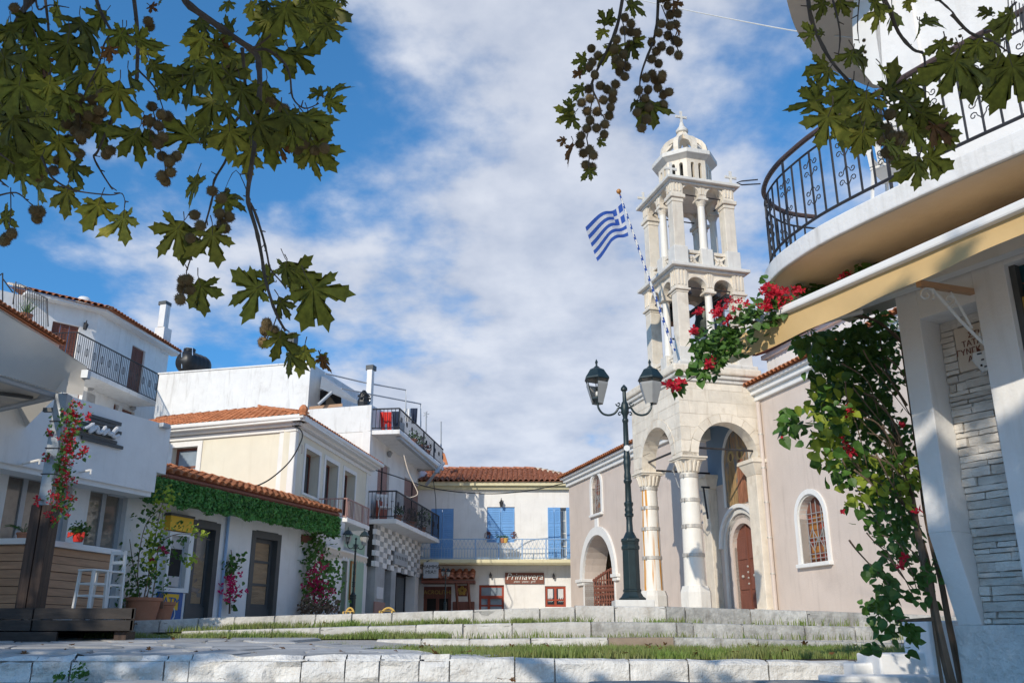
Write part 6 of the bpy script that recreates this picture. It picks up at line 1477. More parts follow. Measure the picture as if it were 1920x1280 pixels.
def plastic_chair(c_, s, lab, rot=0.0, mname='plastic'):
    t = thing('plastic_chair', lab, 'chair', c_); rm = Matrix.Rotation(rot, 4, 'Z'); T = lambda a, o, z: Vector(c_) + rm @ Vector((a * s, o * s, 0)) + Vector((0, 0, z * s))
    for sx in (-1, 1):
        for sy in (-1, 1): m = MB(); m.tube([T(sx * .25, sy * .25, 0), T(sx * .21, sy * .21, .42)], .022 * s, 5); m.build('leg', M[mname], t)
        m = MB(); m.tube([T(sx * .25, -.22, .42), T(sx * .27, -.2, .64), T(sx * .26, .2, .66)], .022 * s, 5); m.build('armrest', M[mname], t)
    m = MB(); m.box(T, -.24, .24, -.24, .24, .40, .44); m.build('seat', M[mname], t, bevel=.01)
    m = MB()
    for i in range(5): a = -.2 + i * .1; m.hexa([T(a - .03, .22, .44), T(a + .03, .22, .44), T(a + .03, .25, .44), T(a - .03, .25, .44), T(a - .03, .30, .82), T(a + .03, .30, .82), T(a + .03, .33, .82), T(a - .03, .33, .82)])
    m.hexa([T(-.23, .29, .80), T(.23, .29, .80), T(.23, .34, .80), T(-.23, .34, .80), T(-.21, .31, .9), T(.21, .31, .9), T(.21, .35, .9), T(-.21, .35, .9)]); m.build('backrest', M[mname], t)
plastic_chair(CR(.75, .45, lbz), 1.15, 'white plastic chair on the lower balcony of the corner house', .4)
for k, (a, s_, lab) in enumerate(((1.4, 1, 'terracotta pot with a low plant near the white chair on the lower balcony'), (3.4, 1.1, 'terracotta trough of dry stems midway along the lower balcony'), (5.4, 1.2, 'bushy dark plant on the far end of the lower balcony'))):
    c_ = CR(a, .8, lbz); t = thing('balcony_plant', lab, 'plant', c_); pot(t, c_, .12, .17, .28); m = MB(); leaf_blob(m, c_ + Vector((0, 0, .45 + .1 * k)), 120 + 60 * k, .22 + .1 * k, .045, 1.2); m.build('foliage', M['leafmat' if k != 1 else 'stem'], t)
for k, a in enumerate((3.2, 4.4, 5.6)):
    c_ = CR(a, .85, ubz); t = thing('balcony_plant', ('small potted plant on the top balcony nearest the laundry', 'second potted plant along the top balcony', 'reddish potted plants at the far end of the top balcony')[k], 'plant', c_); pot(t, c_, .12, .17, .28); m = MB(); leaf_blob(m, c_ + Vector((0, 0, .45)), 120, .25, .045, 1); m.build('foliage', M['leafmat' if k < 2 else 'brown'], t)
c_ = CR(1.0, .2, lbz); m = MB(); m.box(lambda a, o, z: c_ + CR.d * a + CR.n * o + Vector((0, 0, z)), -.5, .7, 0, .1, .1, .75); tag(m.build('red_cloth', M['redwood'], None, loc=c_), 'dark red cloth spread behind the white plastic chair', 'cloth')

# ================================================================== PRIMAVERA BUILDING
PF = Face(*P(797, 1000, 41).xy, 90.3, 1)
pv = thing('taverna_building', 'white two storey building with blue shutters, yellow edged balcony and terracotta roof', 'building', PF(3.5, -2, 1))
pE = PF.uv(1100, 1000)[0]; pT = PF.uv(930, 917)[1]
s1 = PF.rect(807, 850, 953, 1047); s2 = PF.rect(913, 965, 950, 1016); s3 = PF.rect(1028, 1075, 949, 1046)
q1 = PF.rect(794, 846, 1099, 1150); q2 = PF.rect(898, 945, 1096, 1150); q3 = PF.rect(1022, 1061, 1098, 1137)
zs_ = min(s1[2], s3[2]); s1 = (s1[0], s1[1], zs_, s1[3]); s3 = (s3[0], s3[1], zs_, s1[3] + .04); q1 = (q1[0], q1[1], .8, q1[3]); q2 = (q2[0], q2[1], .8, q2[3])
wallobj(PF, -.8, pE, .3, pT, [s1, s2, s3, q1, q2, q3], 'white', pv, .35)
m = MB(); m.box(PF, -.8, pE, -8, -7.9, .3, pT); m.box(PF, pE - .1, pE, -8, -.35, .3, pT); m.box(PF, -.8, -.7, -8, -.35, .3, pT); m.build('rear_wall', M['white'], pv)
leafdoor(PF, s1, pv, 2, .06, 'blue', 3); leafdoor(PF, s2, pv, 2, .10, 'blue', 2)
w_ = s3[1] - s3[0]; leafdoor(PF, (s3[0] - .02, s3[0] + w_ * .5, s3[2], s3[3]), pv, 2, -.02, 'blue', 3); leafdoor(PF, (s3[1] - w_ * .28, s3[1] + .5, s3[2], s3[3]), pv, 2, -.02, 'blue', 3)
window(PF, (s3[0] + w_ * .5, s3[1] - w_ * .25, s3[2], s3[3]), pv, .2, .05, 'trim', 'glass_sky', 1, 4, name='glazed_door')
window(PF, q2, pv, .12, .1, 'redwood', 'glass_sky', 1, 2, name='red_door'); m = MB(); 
a0, a1, z0, z1 = q2; zm = PF.uv(920, 1118)[1]; m.box(PF, a0 + .1, a1 - .1, -.13, -.05, zm - .08, zm + .05); m.box(PF, a0 + .38, a0 + .5, -.13, -.05, z0, zm); m.build('door_rail', M['redwood'], pv)
f = window(PF, q3, pv, .06, .1, 'redwood', 'glass', 2, 1); m = MB(); zm = PF.uv(1040, 1124)[1]; m.box(PF, q3[0] + .1, q3[1] - .1, -.12, -.04, zm - .03, zm + .03); m.build('glazing_bar', M['redwood'], pv)
for i in range(2):
    a0 = q3[0] + .12 + i * (q3[1] - q3[0]) / 2; a1 = a0 + (q3[1] - q3[0]) / 2 - .22
    for zA, zB_ in ((zm + .06, q3[3] - .12), (q3[2] + .25, zm - .06)):
        m = MB(); n = 16; V = []
        for j in (0, 1):
            for k in range(n + 1): V.append(PF(a0 + (a1 - a0) * k / n, -.075 + .012 * math.sin(k * 1.9), zA + (zB_ - zA) * j - (.05 * math.sin(k * 1.2) if j == 0 else 0)))
        m.v = V; m.f = [(k, k + 1, n + 2 + k, n + 1 + k) for k in range(n)]; m.mi = [0] * n; m.build('lace_curtain', M['curtain'], pv)
door_ = window(PF, q1, pv, .15, .14, 'brown', 'shade', 2, 1, name='taverna_door'); m = MB(); zz1 = PF.uv(820, 1109)[1]; m.box(PF, q1[0], q1[1], -.15, -.05, zz1 - .28, q1[3]); m.build('name_board', M['brown'], pv)
lettering('acro', pv, PF, (q1[0] + q1[1]) / 2, -.03, zz1 - .02)
# balcony
PB = PF.off(1.0); bz = PB.uv(930, 1048)[1]; bb = PB.uv(930, 1056)[1]; rz2 = PB.uv(930, 1010)[1]; pl0 = PB.uv(795, 1050)[0] - .5; pl1 = PB.uv(1073, 1050)[0] + .6
m = MB(); m.box(PF, pl0, pl1, 0, 1.02, bb + .03, bz); m.box(PF, pl0, pl1, 0, .97, bb - .02, bb + .03); m.build('balcony_slab', M['cream_edge'] if 'cream_edge' in M else M.setdefault('cream_edge', mat('pale_yellow_paint', (.70, .64, .42), .8, .04, 2, .1, 20, streak=.3)), pv, bevel=.02)
mid = PB.uv(930, 1028)[1]
m = MB(); m.tube([PF(pl0, .97, rz2), PF(pl1, .97, rz2)], .022, 5); m.tube([PF(pl0, .97, mid), PF(pl1, .97, mid)], .014, 4); m.tube([PF(pl0, .97, bz + .06), PF(pl1, .97, bz + .06)], .014, 4)
n = 60; up_ = []; 
for i in range(n + 1): a = pl0 + (pl1 - pl0) * i / n; m.tube([PF(a, .97, bz + .06), PF(a, .97, mid)], .009, 4)
for i in range(0, 44):
    a = pl0 + (pl1 - pl0) * i / 44; b = pl0 + (pl1 - pl0) * (i + 1) / 44
    m.tube([PF(a, .97, mid), PF((a + b) / 2, .97, (mid + rz2) / 2 + .04), PF(b, .97, mid)], .008, 4); m.tube([PF(a, .97, rz2), PF((a + b) / 2, .97, (mid + rz2) / 2 - .04), PF(b, .97, rz2)], .008, 4)
for x in (891, 935, 979, 1024): a = PB.uv(x, 1030)[0]; m.tube([PF(a, .97, bz), PF(a, .97, rz2)], .03, 5)
m.build('railing', M['blue_rail'], pv)
# cornice and roof
m = MB(); m.box(PF, -.9, pE + .3, 0, .22, pT - .02, pT + .12); m.box(PF, -.9, pE + .3, 0, .4, pT + .12, pT + .3); m.build('cornice', M['cream_edge'], pv)
eY = .5; ez2 = pT + .30; rA = P(805, 879, 44.6); rB = P(1003, 880, 44.6)
tile_slope(pv, PF(-.9, eY, ez2), PF(pE + .3, eY, ez2), PF(-.9, -3.4, rB.z), Vector((rB.x, PF(0, -3.4, 0).y, rB.z)), 'tile_old', .24, .34, .10, False)
ridge(pv, PF(-.9, -3.4, rB.z), Vector((rB.x, PF(0, -3.4, 0).y, rB.z)), 'tile_old', .12, .5); ridge(pv, PF(pE + .3, eY, ez2), Vector((rB.x, PF(0, -3.4, 0).y, rB.z)), 'tile_pale', .12, .5)
MB().poly([PF(-.9, -3.4, rB.z), Vector((rB.x, PF(0, -3.4, 0).y, rB.z)), PF(pE + .3, -8, ez2), PF(-.9, -8, ez2)]).build('rear_slope', M['tile_old'], pv)
MB().poly([PF(pE + .3, eY, ez2), PF(pE + .3, -8, ez2), Vector((rB.x, PF(0, -3.4, 0).y, rB.z))]).build('hip_slope', M['tile_old'], pv)
a, z = PF.uv(940, 943); wall_lamp(PF, a, z, 'black wall lantern above the middle blue shutters', 1.3)
a, z = PF.uv(920, 1078); wall_lamp(PF, a, z, 'small round wall lamp over the red taverna door', .9); a, z = PF.uv(1038, 1080); wall_lamp(PF, a, z, 'small wall lamp over the red curtained window', .9)
sgn = PF.rect(947, 1020, 1073, 1094); s = thing('taverna_sign', 'dark wooden sign board reading Primavera in pale script', 'sign', PF(sgn[0], .05, sgn[2])); m = MB(); m.box(PF, sgn[0], sgn[1], .02, .07, sgn[2], sgn[3]); m.build('board', M['brown'], s, bevel=.01)
c_ = (sgn[0] + sgn[1]) / 2; lettering('prima', s, PF, c_, .085, sgn[2] + (sgn[3] - sgn[2]) * .62); lettering('prima2', s, PF, c_, .08, sgn[2] + .1)
# small tiled canopy with struts over the left shop and its emblem
cn = thing('tiled_canopy', 'small timber canopy with terracotta tiles over the dark taverna entrance', 'canopy', PF(1, .8, 2.5))
CF2 = PF.off(1.1); ca0, ca1 = CF2.uv(790, 1080)[0], CF2.uv(890, 1082)[0]; cz = CF2.uv(850, 1085)[1]; czt = PF.uv(850, 1069)[1]
tile_slope(cn, PF(ca0, 1.15, cz), PF(ca1, 1.15, cz), PF(ca0, .05, czt), PF(ca1, .05, czt), 'tile_old', .26, .40, .11, True)
m = MB(); m.box(PF, ca0, ca1, .0, 1.1, cz - .16, cz - .04); m.build('timber_frame', M['brown'], cn)
for x in (854, 877): a = CF2.uv(x, 1110)[0]; m = MB(); m.tube([PF(a, 1.0, cz - .1), PF(a + .1, .5, 1.2)], .06, 4); m.build('strut', M['brown'], cn)
r = PF.rect(857, 876, 1097, 1117); e_ = thing('flower_emblem', 'square dark board with a golden flower shaped emblem', 'sign', PF(r[0], 0, r[2])); m = MB(); m.box(PF, r[0], r[1], .01, .05, r[2], r[3]); m.build('board', M['brown'], e_)
m = MB(); c_ = ((r[0] + r[1]) / 2, (r[2] + r[3]) / 2); q = (r[1] - r[0]) * .27
for k in range(5): t = k * 1.2566 + 1.57; m.tube([PF(c_[0] + q * math.cos(t) + .4 * q * math.cos(u), .06, c_[1] + q * math.sin(t) + .4 * q * math.sin(u)) for u in [i * 1.047 for i in range(6)]], .05, 5, closed=True)
m.build('gold_flower', M['gold'], e_)
m = MB(); r = PF.rect(850, 890, 1128, 1150); m.box(PF, r[0], r[1], .1, .5, .8, r[3]); tag(m.build('dark_bench', M['brown'], None, loc=PF(r[0], .3, .8)), 'dark panelled bench below the golden flower board', 'bench')
MF = PF.off(2.2); r = MF.rect(794, 822, 1053, 1083); s = thing('hanging_sign', 'pale hanging sign with dark capital letters beside the chequered screen', 'sign', MF(r[0], 0, r[2])); m = MB(); m.box(MF, r[0], r[1], -.04, 0, r[2], r[3]); m.build('board', M['alu'], s); lettering('mamma', s, MF, (r[0] + r[1]) / 2, .01, (r[2] + r[3]) / 2 + .02)
m = MB(); m.tube([MF((r[0] + r[1]) / 2 - .2, 0, r[3]), PF((r[0] + r[1]) / 2 - .2, 0, r[3] + .3)], .02, 4); m.build('bracket', M['iron'], s)
for k, (x, mn, lab) in enumerate(((934, 'blue', 'blue flower pot on the middle rail of the blue balcony'), (942, 'terracotta', 'small terracotta pot beside the blue pot on the balcony rail'), (948, 'dullyellow', 'ochre pot rightmost of the pots on the balcony rail'))):
    p = P(x, 1010, 40); p = PF(PB.uv(x, 1015)[0], 1.05, rz2 - .05); t = thing('flower_pot', lab, 'plant'  , p); pot(t, p - Vector((0, 0, .12)), .07, .11, .2, mn); m = MB(); leaf_blob(m, p + Vector((0, 0, .14)), 50, .13, .03); m.build('foliage', M['leafmat'], t)
for x, lab in ((915, 'little reddish plant at the left end of the shuttered window sill'), (963, 'little reddish plant at the right end of the shuttered window sill')): a, z = PF.uv(x, 1008); m = MB(); leaf_blob(m, PF(a, .12, z + .1), 70, .16, .04, 1.8); tag(m.build('sill_plant', M['brown'], None, loc=PF(a, .1, z - .1)), lab, 'plant')
sag(curve([P(694, 878, 33), P(740, 892, 34), P(800, 912, 36), P(860, 922, 37), P(930, 925, 38), P(1000, 918, 38), P(1067, 903, 38.2), P(1110, 890, 36), P(1150, 874, 33.5)]), .022, 'cable', 'power_cable', 'long black cable sagging from the corner house across the taverna roofline to the church')
sag([P(810, 880, 38), P(817, 935, 38), P(818, 975, 38)], .014, 'cable', 'power_cable', 'thin vertical black cable beside the far end of the balconies')

# ================================================================== LAMP POSTS
def lamp_profile():
    Y = 17.5; z0 = Zat(1125, Y); s = Y / 1680 / .96
    L_ = [(1125, 24), (1121, 24), (1118, 20), (1110, 15.5), (1108, 16.5), (1105, 16.5), (1104, 14.6), (1031, 14.2), (1029, 16), (1024, 16), (1022, 14.5), (1016, 15), (1014, 16.5), (1010, 16), (1008, 12), (999, 8), (996, 6.2), (975, 5.4), (969, 6), (967, 8), (963, 8.2), (961, 6.4), (955, 7.6), (950, 6.4), (946, 8.2), (942, 8.2), (940, 6), (907, 5.2), (903, 7.6), (900, 7.6), (898, 6), (893, 6.6), (884, 5.4), (872, 6.4), (866, 7.2), (860, 5.8), (857, 6.8), (853, 6), (850, 5.2), (792, 4.6), (790, 5.8), (786, 5.8), (784, 4.2), (778, 5), (774, 7.2), (762, 7.4), (756, 6), (752, 3.6), (734, 3.4), (731, 6.4), (727, 6), (724, 3.5), (721, .8)]
    return [(r * s, Zat(y, Y) - z0) for y, r in L_], z0
LP, lz0 = lamp_profile()
lamp = thing('lamp_post', 'tall dark green ornate double lantern post standing on the square before the church', 'lamp post', (0, 0, 0), 'green double lantern posts')
m = MB(); m.lathe((0, 0, 0), LP[:6], 8, .39); m.lathe((0, 0, 0), [(r * 1.04, z) for r, z in LP[5:14]], 8, .39); m.build('base', M['darkgreen'], lamp, bevel=.004)
m = MB(); m.lathe((0, 0, 0), LP[13:], 20); m.build('pole', M['darkgreen'], lamp, smooth=True)
s = 17.5 / 1680 / .98; zq = lambda y: Zat(y, 17.5) - lz0
for sg in (-1, 1):
    m = MB(); X = lambda p: sg * p * s
    arm = [(5, 766), (11, 764), (16, 771), (22, 776), (32, 778), (42, 775), (49, 766), (51, 757)]
    m.tube(curve([(X(x), 0, zq(y)) for x, y in arm], 4), .022, 8)
    for (cx_, cy_, r0, st_) in ((12, 757, 5, 0), (10, 776, 5, 3)):
        m.tube([(X(cx_ + math.cos(t * .9 + st_) * (r0 - t * .6)), 0, zq(cy_ + math.sin(t * .9 + st_) * (r0 - t * .6))) for t in range(8)], .014, 6)
    m.build('arm', M['darkgreen'], lamp, smooth=True)
    c_ = Vector((X(51), 0, 0)); hex_ = lambda r, y, k: c_ + Vector((r * s * math.cos(k * 1.0472 + .52), r * s * math.sin(k * 1.0472 + .52), zq(y)))
    m = MB(); m.lathe(c_, [(2.2 * s, zq(757)), (4 * s, zq(753)), (10 * s, zq(750)), (13 * s, zq(749)), (13 * s, zq(746))], 6, .52)
    for k in range(6): m.tube([hex_(12, 748, k), hex_(23, 712, k)], .011, 5)
    for y, r in ((712, 23.2), (748, 12.2)): m.tube([hex_(r, y, k) for k in range(6)], .011, 5, closed=True)
    m.lathe(c_, [(26 * s, zq(712)), (25.5 * s, zq(709)), (21 * s, zq(703)), (15 * s, zq(694)), (7 * s, zq(690)), (5 * s, zq(688)), (2.2 * s, zq(686)), (2 * s, zq(682)), (3.2 * s, zq(679)), (.3 * s, zq(673))], 6, .52)
    ln = m.build('lantern', M['darkgreen'], lamp)
    for k in range(6):
        if (sg == -1 and k == 3) or (sg == 1 and k == 1): continue
        g = [hex_(12, 748, k), hex_(12, 748, (k + 1) % 6), hex_(23, 713, (k + 1) % 6), hex_(23, 713, k)]; m = MB(); m.hexa([p * .985 + c_ * .015 for p in g] + [p * .975 + c_ * .025 for p in g]); m.build('lamp_pane', M['lampglass'], ln)
    m = MB(); m.ball(c_ + Vector((0, 0, zq(738))), .035, 8, 6, 1.6); m.build('bulb', M['trim'], ln)
m = MB(); m.box(lambda a, o, z: Vector((a, o, z)), -.02, .02, -.052, -.046, 0, .01); 
def copy_tree(o, parent=None):
    c = o.copy(); COL.objects.link(c); c.parent = parent
    for ch_ in list(o.children): copy_tree(ch_, c)
    return c
lx = P(1186, 1125, 17.5)
for (px, py, Y, rz, lab) in ((665, 1150, 26.5, .75, 'slimmer double lantern post in front of the green shop under the pink balcony'), (836, 1150, 35, 1.15, 'farthest double lantern post, before the dark taverna entrance')):
    c = copy_tree(lamp); top = 988 if px < 700 else 1062; p = P(px, py, Y); h = Zat(top, Y) - G(p.x, Y); c.location = (P(px, 1060, Y).x, Y, G(p.x, Y)); sc = h / (zq(673)); c.scale = (sc, sc, sc); c.rotation_euler = (0, 0, rz); c['label'] = lab
lamp.location = (lx.x, 17.5, lx.z)
m = MB(); g = G(lx.x, 17.5); m.box(lambda a, o, z: Vector((lx.x + a, 17.5 + o, z)), -.36, .36, -.34, .34, g - .1, lx.z); pb2 = tag(m.build('lamp_plinth', M['kerb_brown' if False else 'marble3'], None, loc=(lx.x, 17.5, g), bevel=.015), 'square pale stone block under the big green lamp post', 'plinth')
m = MB(); z = lz0 + (Zat(841, 17.5) - lz0); m.lathe(Vector((0, 0, 0)), [(.001, 0), (.06, .001), (.06, .012), (.001, .013)], 16); o = m.build('round_sticker', M['trim'], lamp); o.matrix_local = Matrix.Translation((0, -.058, Zat(841, 17.5) - lz0)) @ Matrix.Rotation(rad(90), 4, 'X')
# cafe chairs peeking over the kerb
for (px, w_, Y, lab) in ((728, 24, 19.5, 'ochre rounded cane chair back peeking over the kerb near the chequered shop'), (656, 14, 21, 'smaller ochre cane chair back peeking over the kerb by the slim lamp post')):
    c_ = P(px, 1150, Y); c_.z = G(c_.x, Y); zt_ = Zat(1139, Y); hw = w_ / 2 / 1680 * Y; t = thing('cane_chair', lab, 'chair', c_)
    m = MB(); m.tube([c_ + Vector((hw * math.cos(math.pi * i / 10), 0, zt_ - c_.z - .14 + .14 * math.sin(math.pi * i / 10))) for i in range(11)], .022, 6); m.tube([c_ + Vector((hw, 0, zt_ - c_.z - .14)), c_ + Vector((hw, 0, 0))], .02, 5); m.tube([c_ + Vector((-hw, 0, zt_ - c_.z - .14)), c_ + Vector((-hw, 0, 0))], .02, 5); m.build('back_hoop', M['dullyellow'], t)
    m = MB(); m.box(lambda a, o, z: c_ + Vector((a, o, z)), -hw * .8, hw * .8, -.01, .01, (zt_ - c_.z) * .5, zt_ - c_.z - .06); m.build('backrest', M['dullyellow'], t)
    m = MB(); m.box(lambda a, o, z: c_ + Vector((a, o, z)), -hw, hw, -.42, 0, (zt_ - c_.z) * .48, (zt_ - c_.z) * .53); m.build('seat', M['dullyellow'], t)
    for sx in (-1, 1): m = MB(); m.tube([c_ + Vector((sx * hw * .9, -.4, 0)), c_ + Vector((sx * hw * .9, -.4, (zt_ - c_.z) * .5))], .02, 5); m.build('leg', M['dullyellow'], t)

# ================================================================== RIGHT CORNER BUILDING
RB = Face(3.106, 6.8, -31.5, -1)
def Pz(px, py, z):
    d = RT * ((px - 960) / F) + UP * ((640 - py) / F) + FW
    return Vector((0, 0, EYE)) + d * ((z - EYE) / d.z)
rb = thing('balcony_building', 'white corner building at the right edge with rounded balcony and stone clad recess', 'building', RB(-1.5, -1, 0))
zr = 2.79; zf = 3.2
m = MB()                                                     # left pier with undercut foot
m.box(RB, -.188, 0, -.5, 0, 1.15, zf + .02)
m.hexa([RB(-.188, -.5, .5), RB(0, -.5, .5), RB(0, -.20, .5), RB(-.188, -.20, .5), RB(-.188, -.5, 1.15), RB(0, -.5, 1.15), RB(0, 0, 1.15), RB(-.188, 0, 1.15)])
m.build('left_pier', M['white'], rb, bevel=.006)
m = MB(); m.box(RB, -.905, -.655, -.5, .0, -.02, zf + .02); m.build('right_pier', M['white'], rb, bevel=.006)
m = MB(); m.box(RB, -.655, -.188, -.5, -.002, zr, zf + .02); m.build('lintel', M['white'], rb)
m = MB(); m.box(RB, -.95, -.905, -.5, -.06, 0, zr + .2); m.build('shop_frame', M['greyframe'], rb)
m = MB(); m.box(RB, -3, -.95, -.5, -.12, 0, zr + .2); m.build('shop_panel', mat('dark_teal_paint', (.01, .07, .09), .5, .2, 3, .1), rb)
m = MB(); m.box(RB, -6, -.905, -.5, .0, zr + .2, zf + .02); m.build('shop_header', M['white'], rb)
m = MB(); m.box(RB, -6, 0, -3.5, -.5, 0, zf + .02); m.build('core_wall', M['white'], rb)
m = MB(); m.box(RB, -.66, .03, -.5, -.19, -.03, .50); m.build('plinth', M['white_wash'], rb, bevel=.015)
lettering('bigr', rb, RB, -1.02, -.10, 2.55, -1)
m = MB(); a = 0
m.hexa([RB(-1.08, -.12, 2.72), RB(-1.4, -.12, 2.62), RB(-1.4, -.02, 2.62), RB(-1.08, -.02, 2.72), RB(-1.0, -.12, 2.82), RB(-1.4, -.12, 2.8), RB(-1.4, -.02, 2.8), RB(-1.0, -.02, 2.82)]); m.build('carved_ornament', M['brown'], rb)
# ledge stones
rr = random.Random(21); z = .505; row = 0
while z < zr - .01:
    h = rr.uniform(.03, .075)
    if 2.35 < z + h and z < 2.35: h = 2.35 - z
    if zr - z - h < .03: h = zr - z
    a = -.655
    while a < -.19:
        L_ = rr.uniform(.08, .34) if rr.random() < .6 else rr.uniform(.3, .47); b = min(a + L_, -.189)
        if -.189 - b < .05: b = -.189
        skip = z >= 2.34 and z < 2.71 and a < -.305
        if skip: a = -.305; continue
        g = .0035; o_ = -.235 + rr.uniform(-.01, .018); n = max(2, int((b - a) / .05)); m = MB(); V = []
        tl = rr.uniform(-.007, .007)
        for k in range(n + 1):
            x = a + g + (b - a - 2 * g) * k / n; w0 = rr.uniform(-.003, .003); w1 = rr.uniform(-.003, .003)
            V += [RB(x, -.30, z + g), RB(x, o_ + rr.uniform(-.006, .006), z + g + w0), RB(x, o_ + tl + rr.uniform(-.004, .006) - .004, z + h - g + w1), RB(x, -.30, z + h - g + w1)]
        m.v = V; m.f = [(4 * k + j, 4 * k + 4 + j, 4 * k + 5 + j, 4 * k + 1 + j) for k in range(n) for j in range(3)] + [(0, 1, 2, 3), (4 * n, 4 * n + 1, 4 * n + 2, 4 * n + 3)]; m.mi = [0] * len(m.f)
        m.build('cladding_stone', M['stone'], rb); a = b
    z += h; row += 1
m = MB(); m.box(RB, -.655, -.189, -.36, -.262, .5, zr); m.build('stone_backing', M['mortar'], rb)
pl_ = thing('inscribed_plaque', 'pale inscribed stone plaque with dark Greek letters set high in the stone recess', 'plaque', RB(-.47, -.24, 2.36))
m = MB(); m.box(RB, -.652, -.31, -.28, -.225, 2.355, 2.705); m.build('slab', M['soffit'], pl_, bevel=.006); lettering('plaque', pl_, RB, -.485, -.221, 2.53, -1)
m = MB(); c0_ = [RB.uv(x, y) for x, y in ((1795, 655), (1836, 645), (1838, 668), (1825, 682), (1812, 690), (1800, 678), (1793, 668))]
m.wall(RB, [(a * 1.0, z) for a, z in c0_], [], -.26, -.205); sf = m.build('carved_stone', M['trim'], None, loc=RB(-.48, -.2, 2.25), bevel=.008); tag(sf, 'small white carved stone with dark notches below the inscribed plaque', 'stone carving')
m = MB()
for x, y, w_, h_ in ((1806, 655, .035, .01), (1812, 666, .02, .01), (1810, 677, .015, .015), (1818, 679, .02, .01)): a, z = RB.uv(x, y); m.box(RB, a - w_ / 2, a + w_ / 2, -.205, -.2, z - h_ / 2, z + h_ / 2)
stuff(m.build('notches', M['shade'], sf))
# scrolled iron awning bracket
bk = thing('scroll_bracket', 'white painted scrolled iron bracket projecting from the right pier', 'bracket', RB(-.66, .2, 2.6))
BK = Face(*RB(-.64, 0, 0).xy, -121.5, 1)
def bp(x, y, o=0): a, z = BK.uv(x, y); return BK(a, o, z)
m = MB(); q0, q1 = bp(1722, 530), bp(1850, 550); m.hexa([q0 + RB.d * .02 - Vector((0, 0, .03)), q1 + RB.d * .02 - Vector((0, 0, .03)), q1 - RB.d * .02 - Vector((0, 0, .03)), q0 - RB.d * .02 - Vector((0, 0, .03)), q0 + RB.d * .02 + Vector((0, 0, .015)), q1 + RB.d * .02 + Vector((0, 0, .015)), q1 - RB.d * .02 + Vector((0, 0, .015)), q0 - RB.d * .02 + Vector((0, 0, .015))]); m.build('top_arm', M['wood'], bk)
m = MB(); m.tube([bp(x, y) for x, y in ((1742, 536), (1765, 560), (1800, 600), (1840, 640), (1862, 658))], .012, 8); m.build('brace', M['trim'], bk, smooth=True)
m = MB(); m.tube([bp(x, y) for x, y in ((1782, 548), (1800, 575), (1822, 615))], .010, 8); m.build('strut', M['trim'], bk, smooth=True)
for (cx_, cy_, r0, st_, sg) in ((1736, 552, 16, 2.6, -1), (1779, 562, 13, 1.2, -1), (1843, 625, 14, 4.4, 1)):
    m = MB(); m.tube([bp(cx_ + sg * math.cos(t * .55 + st_) * r0 * (1 - t / 17), cy_ + math.sin(t * .55 + st_) * r0 * (1 - t / 17)) for t in range(15)], .008, 6); m.build('scroll', M['trim'], bk, smooth=True)
# balcony slab with rounded end
Cq = [(2.95, 4.55), (2.74, 4.90)]
front = [Vector((p[0], p[1], 0)) for p in ((3.9, 3.32), (3.62, 3.84), (3.28, 4.43), (3.08, 4.77), (2.91, 5.03), (2.69, 5.39), (2.45, 5.82), (2.29, 6.15), (2.2, 6.42), (2.14, 6.68), (2.13, 6.95), (2.18, 7.2), (2.32, 7.42), (2.52, 7.58), (2.78, 7.66))]
back = [RB(.9, -.6, 0), RB(-5.2, -.6, 0)]
cz_ = .5 * (front[0] + front[-1])
out_ = curve(front, 4)
m = MB(); m.prism([p + Vector((0, 0, zf)) for p in out_ + back], (0, 0, .15)); m.build('balcony_slab', [M['white_old']], rb, bevel=.012, fix=True)
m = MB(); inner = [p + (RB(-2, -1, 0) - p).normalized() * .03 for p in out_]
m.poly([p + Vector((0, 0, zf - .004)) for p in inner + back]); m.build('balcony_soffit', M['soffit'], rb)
# railing that follows the slab edge
rl = thing('balcony_railing', 'curved black wrought iron balcony railing with scrolls round the corner building', 'railing', front[9] + Vector((0, 0, zf)))
ed = [p + (RB(-2.2, -1.2, 0) - p).normalized() * .07 for p in curve(front, 10)]
zb_, zt2 = zf + .26, zf + .95
cum = [0]
for a, b in zip(ed, ed[1:]): cum.append(cum[-1] + (b - a).length)
def along(s):
    s = max(0, min(s, cum[-1] - 1e-4)); k = 0
    while cum[k + 1] < s: k += 1
    t = (s - cum[k]) / (cum[k + 1] - cum[k]); return ed[k].lerp(ed[k + 1], t), (ed[k + 1] - ed[k]).normalized()
V3 = lambda p, z: Vector((p.x, p.y, z))
m = MB(); m.tube([V3(p, zt2) for p in ed], .022, 8); m.build('handrail', mat('brown_handrail', (.09, .06, .055), .5, .2, 4, .1), rl, smooth=True)
m = MB(); m.tube([V3(p, zb_) for p in ed], .012, 6); m.tube([V3(p, zt2 - .12) for p in ed], .009, 6); m.build('rail_bar', M['iron'], rl)
S = cum[-1]; n = int(S / .115)
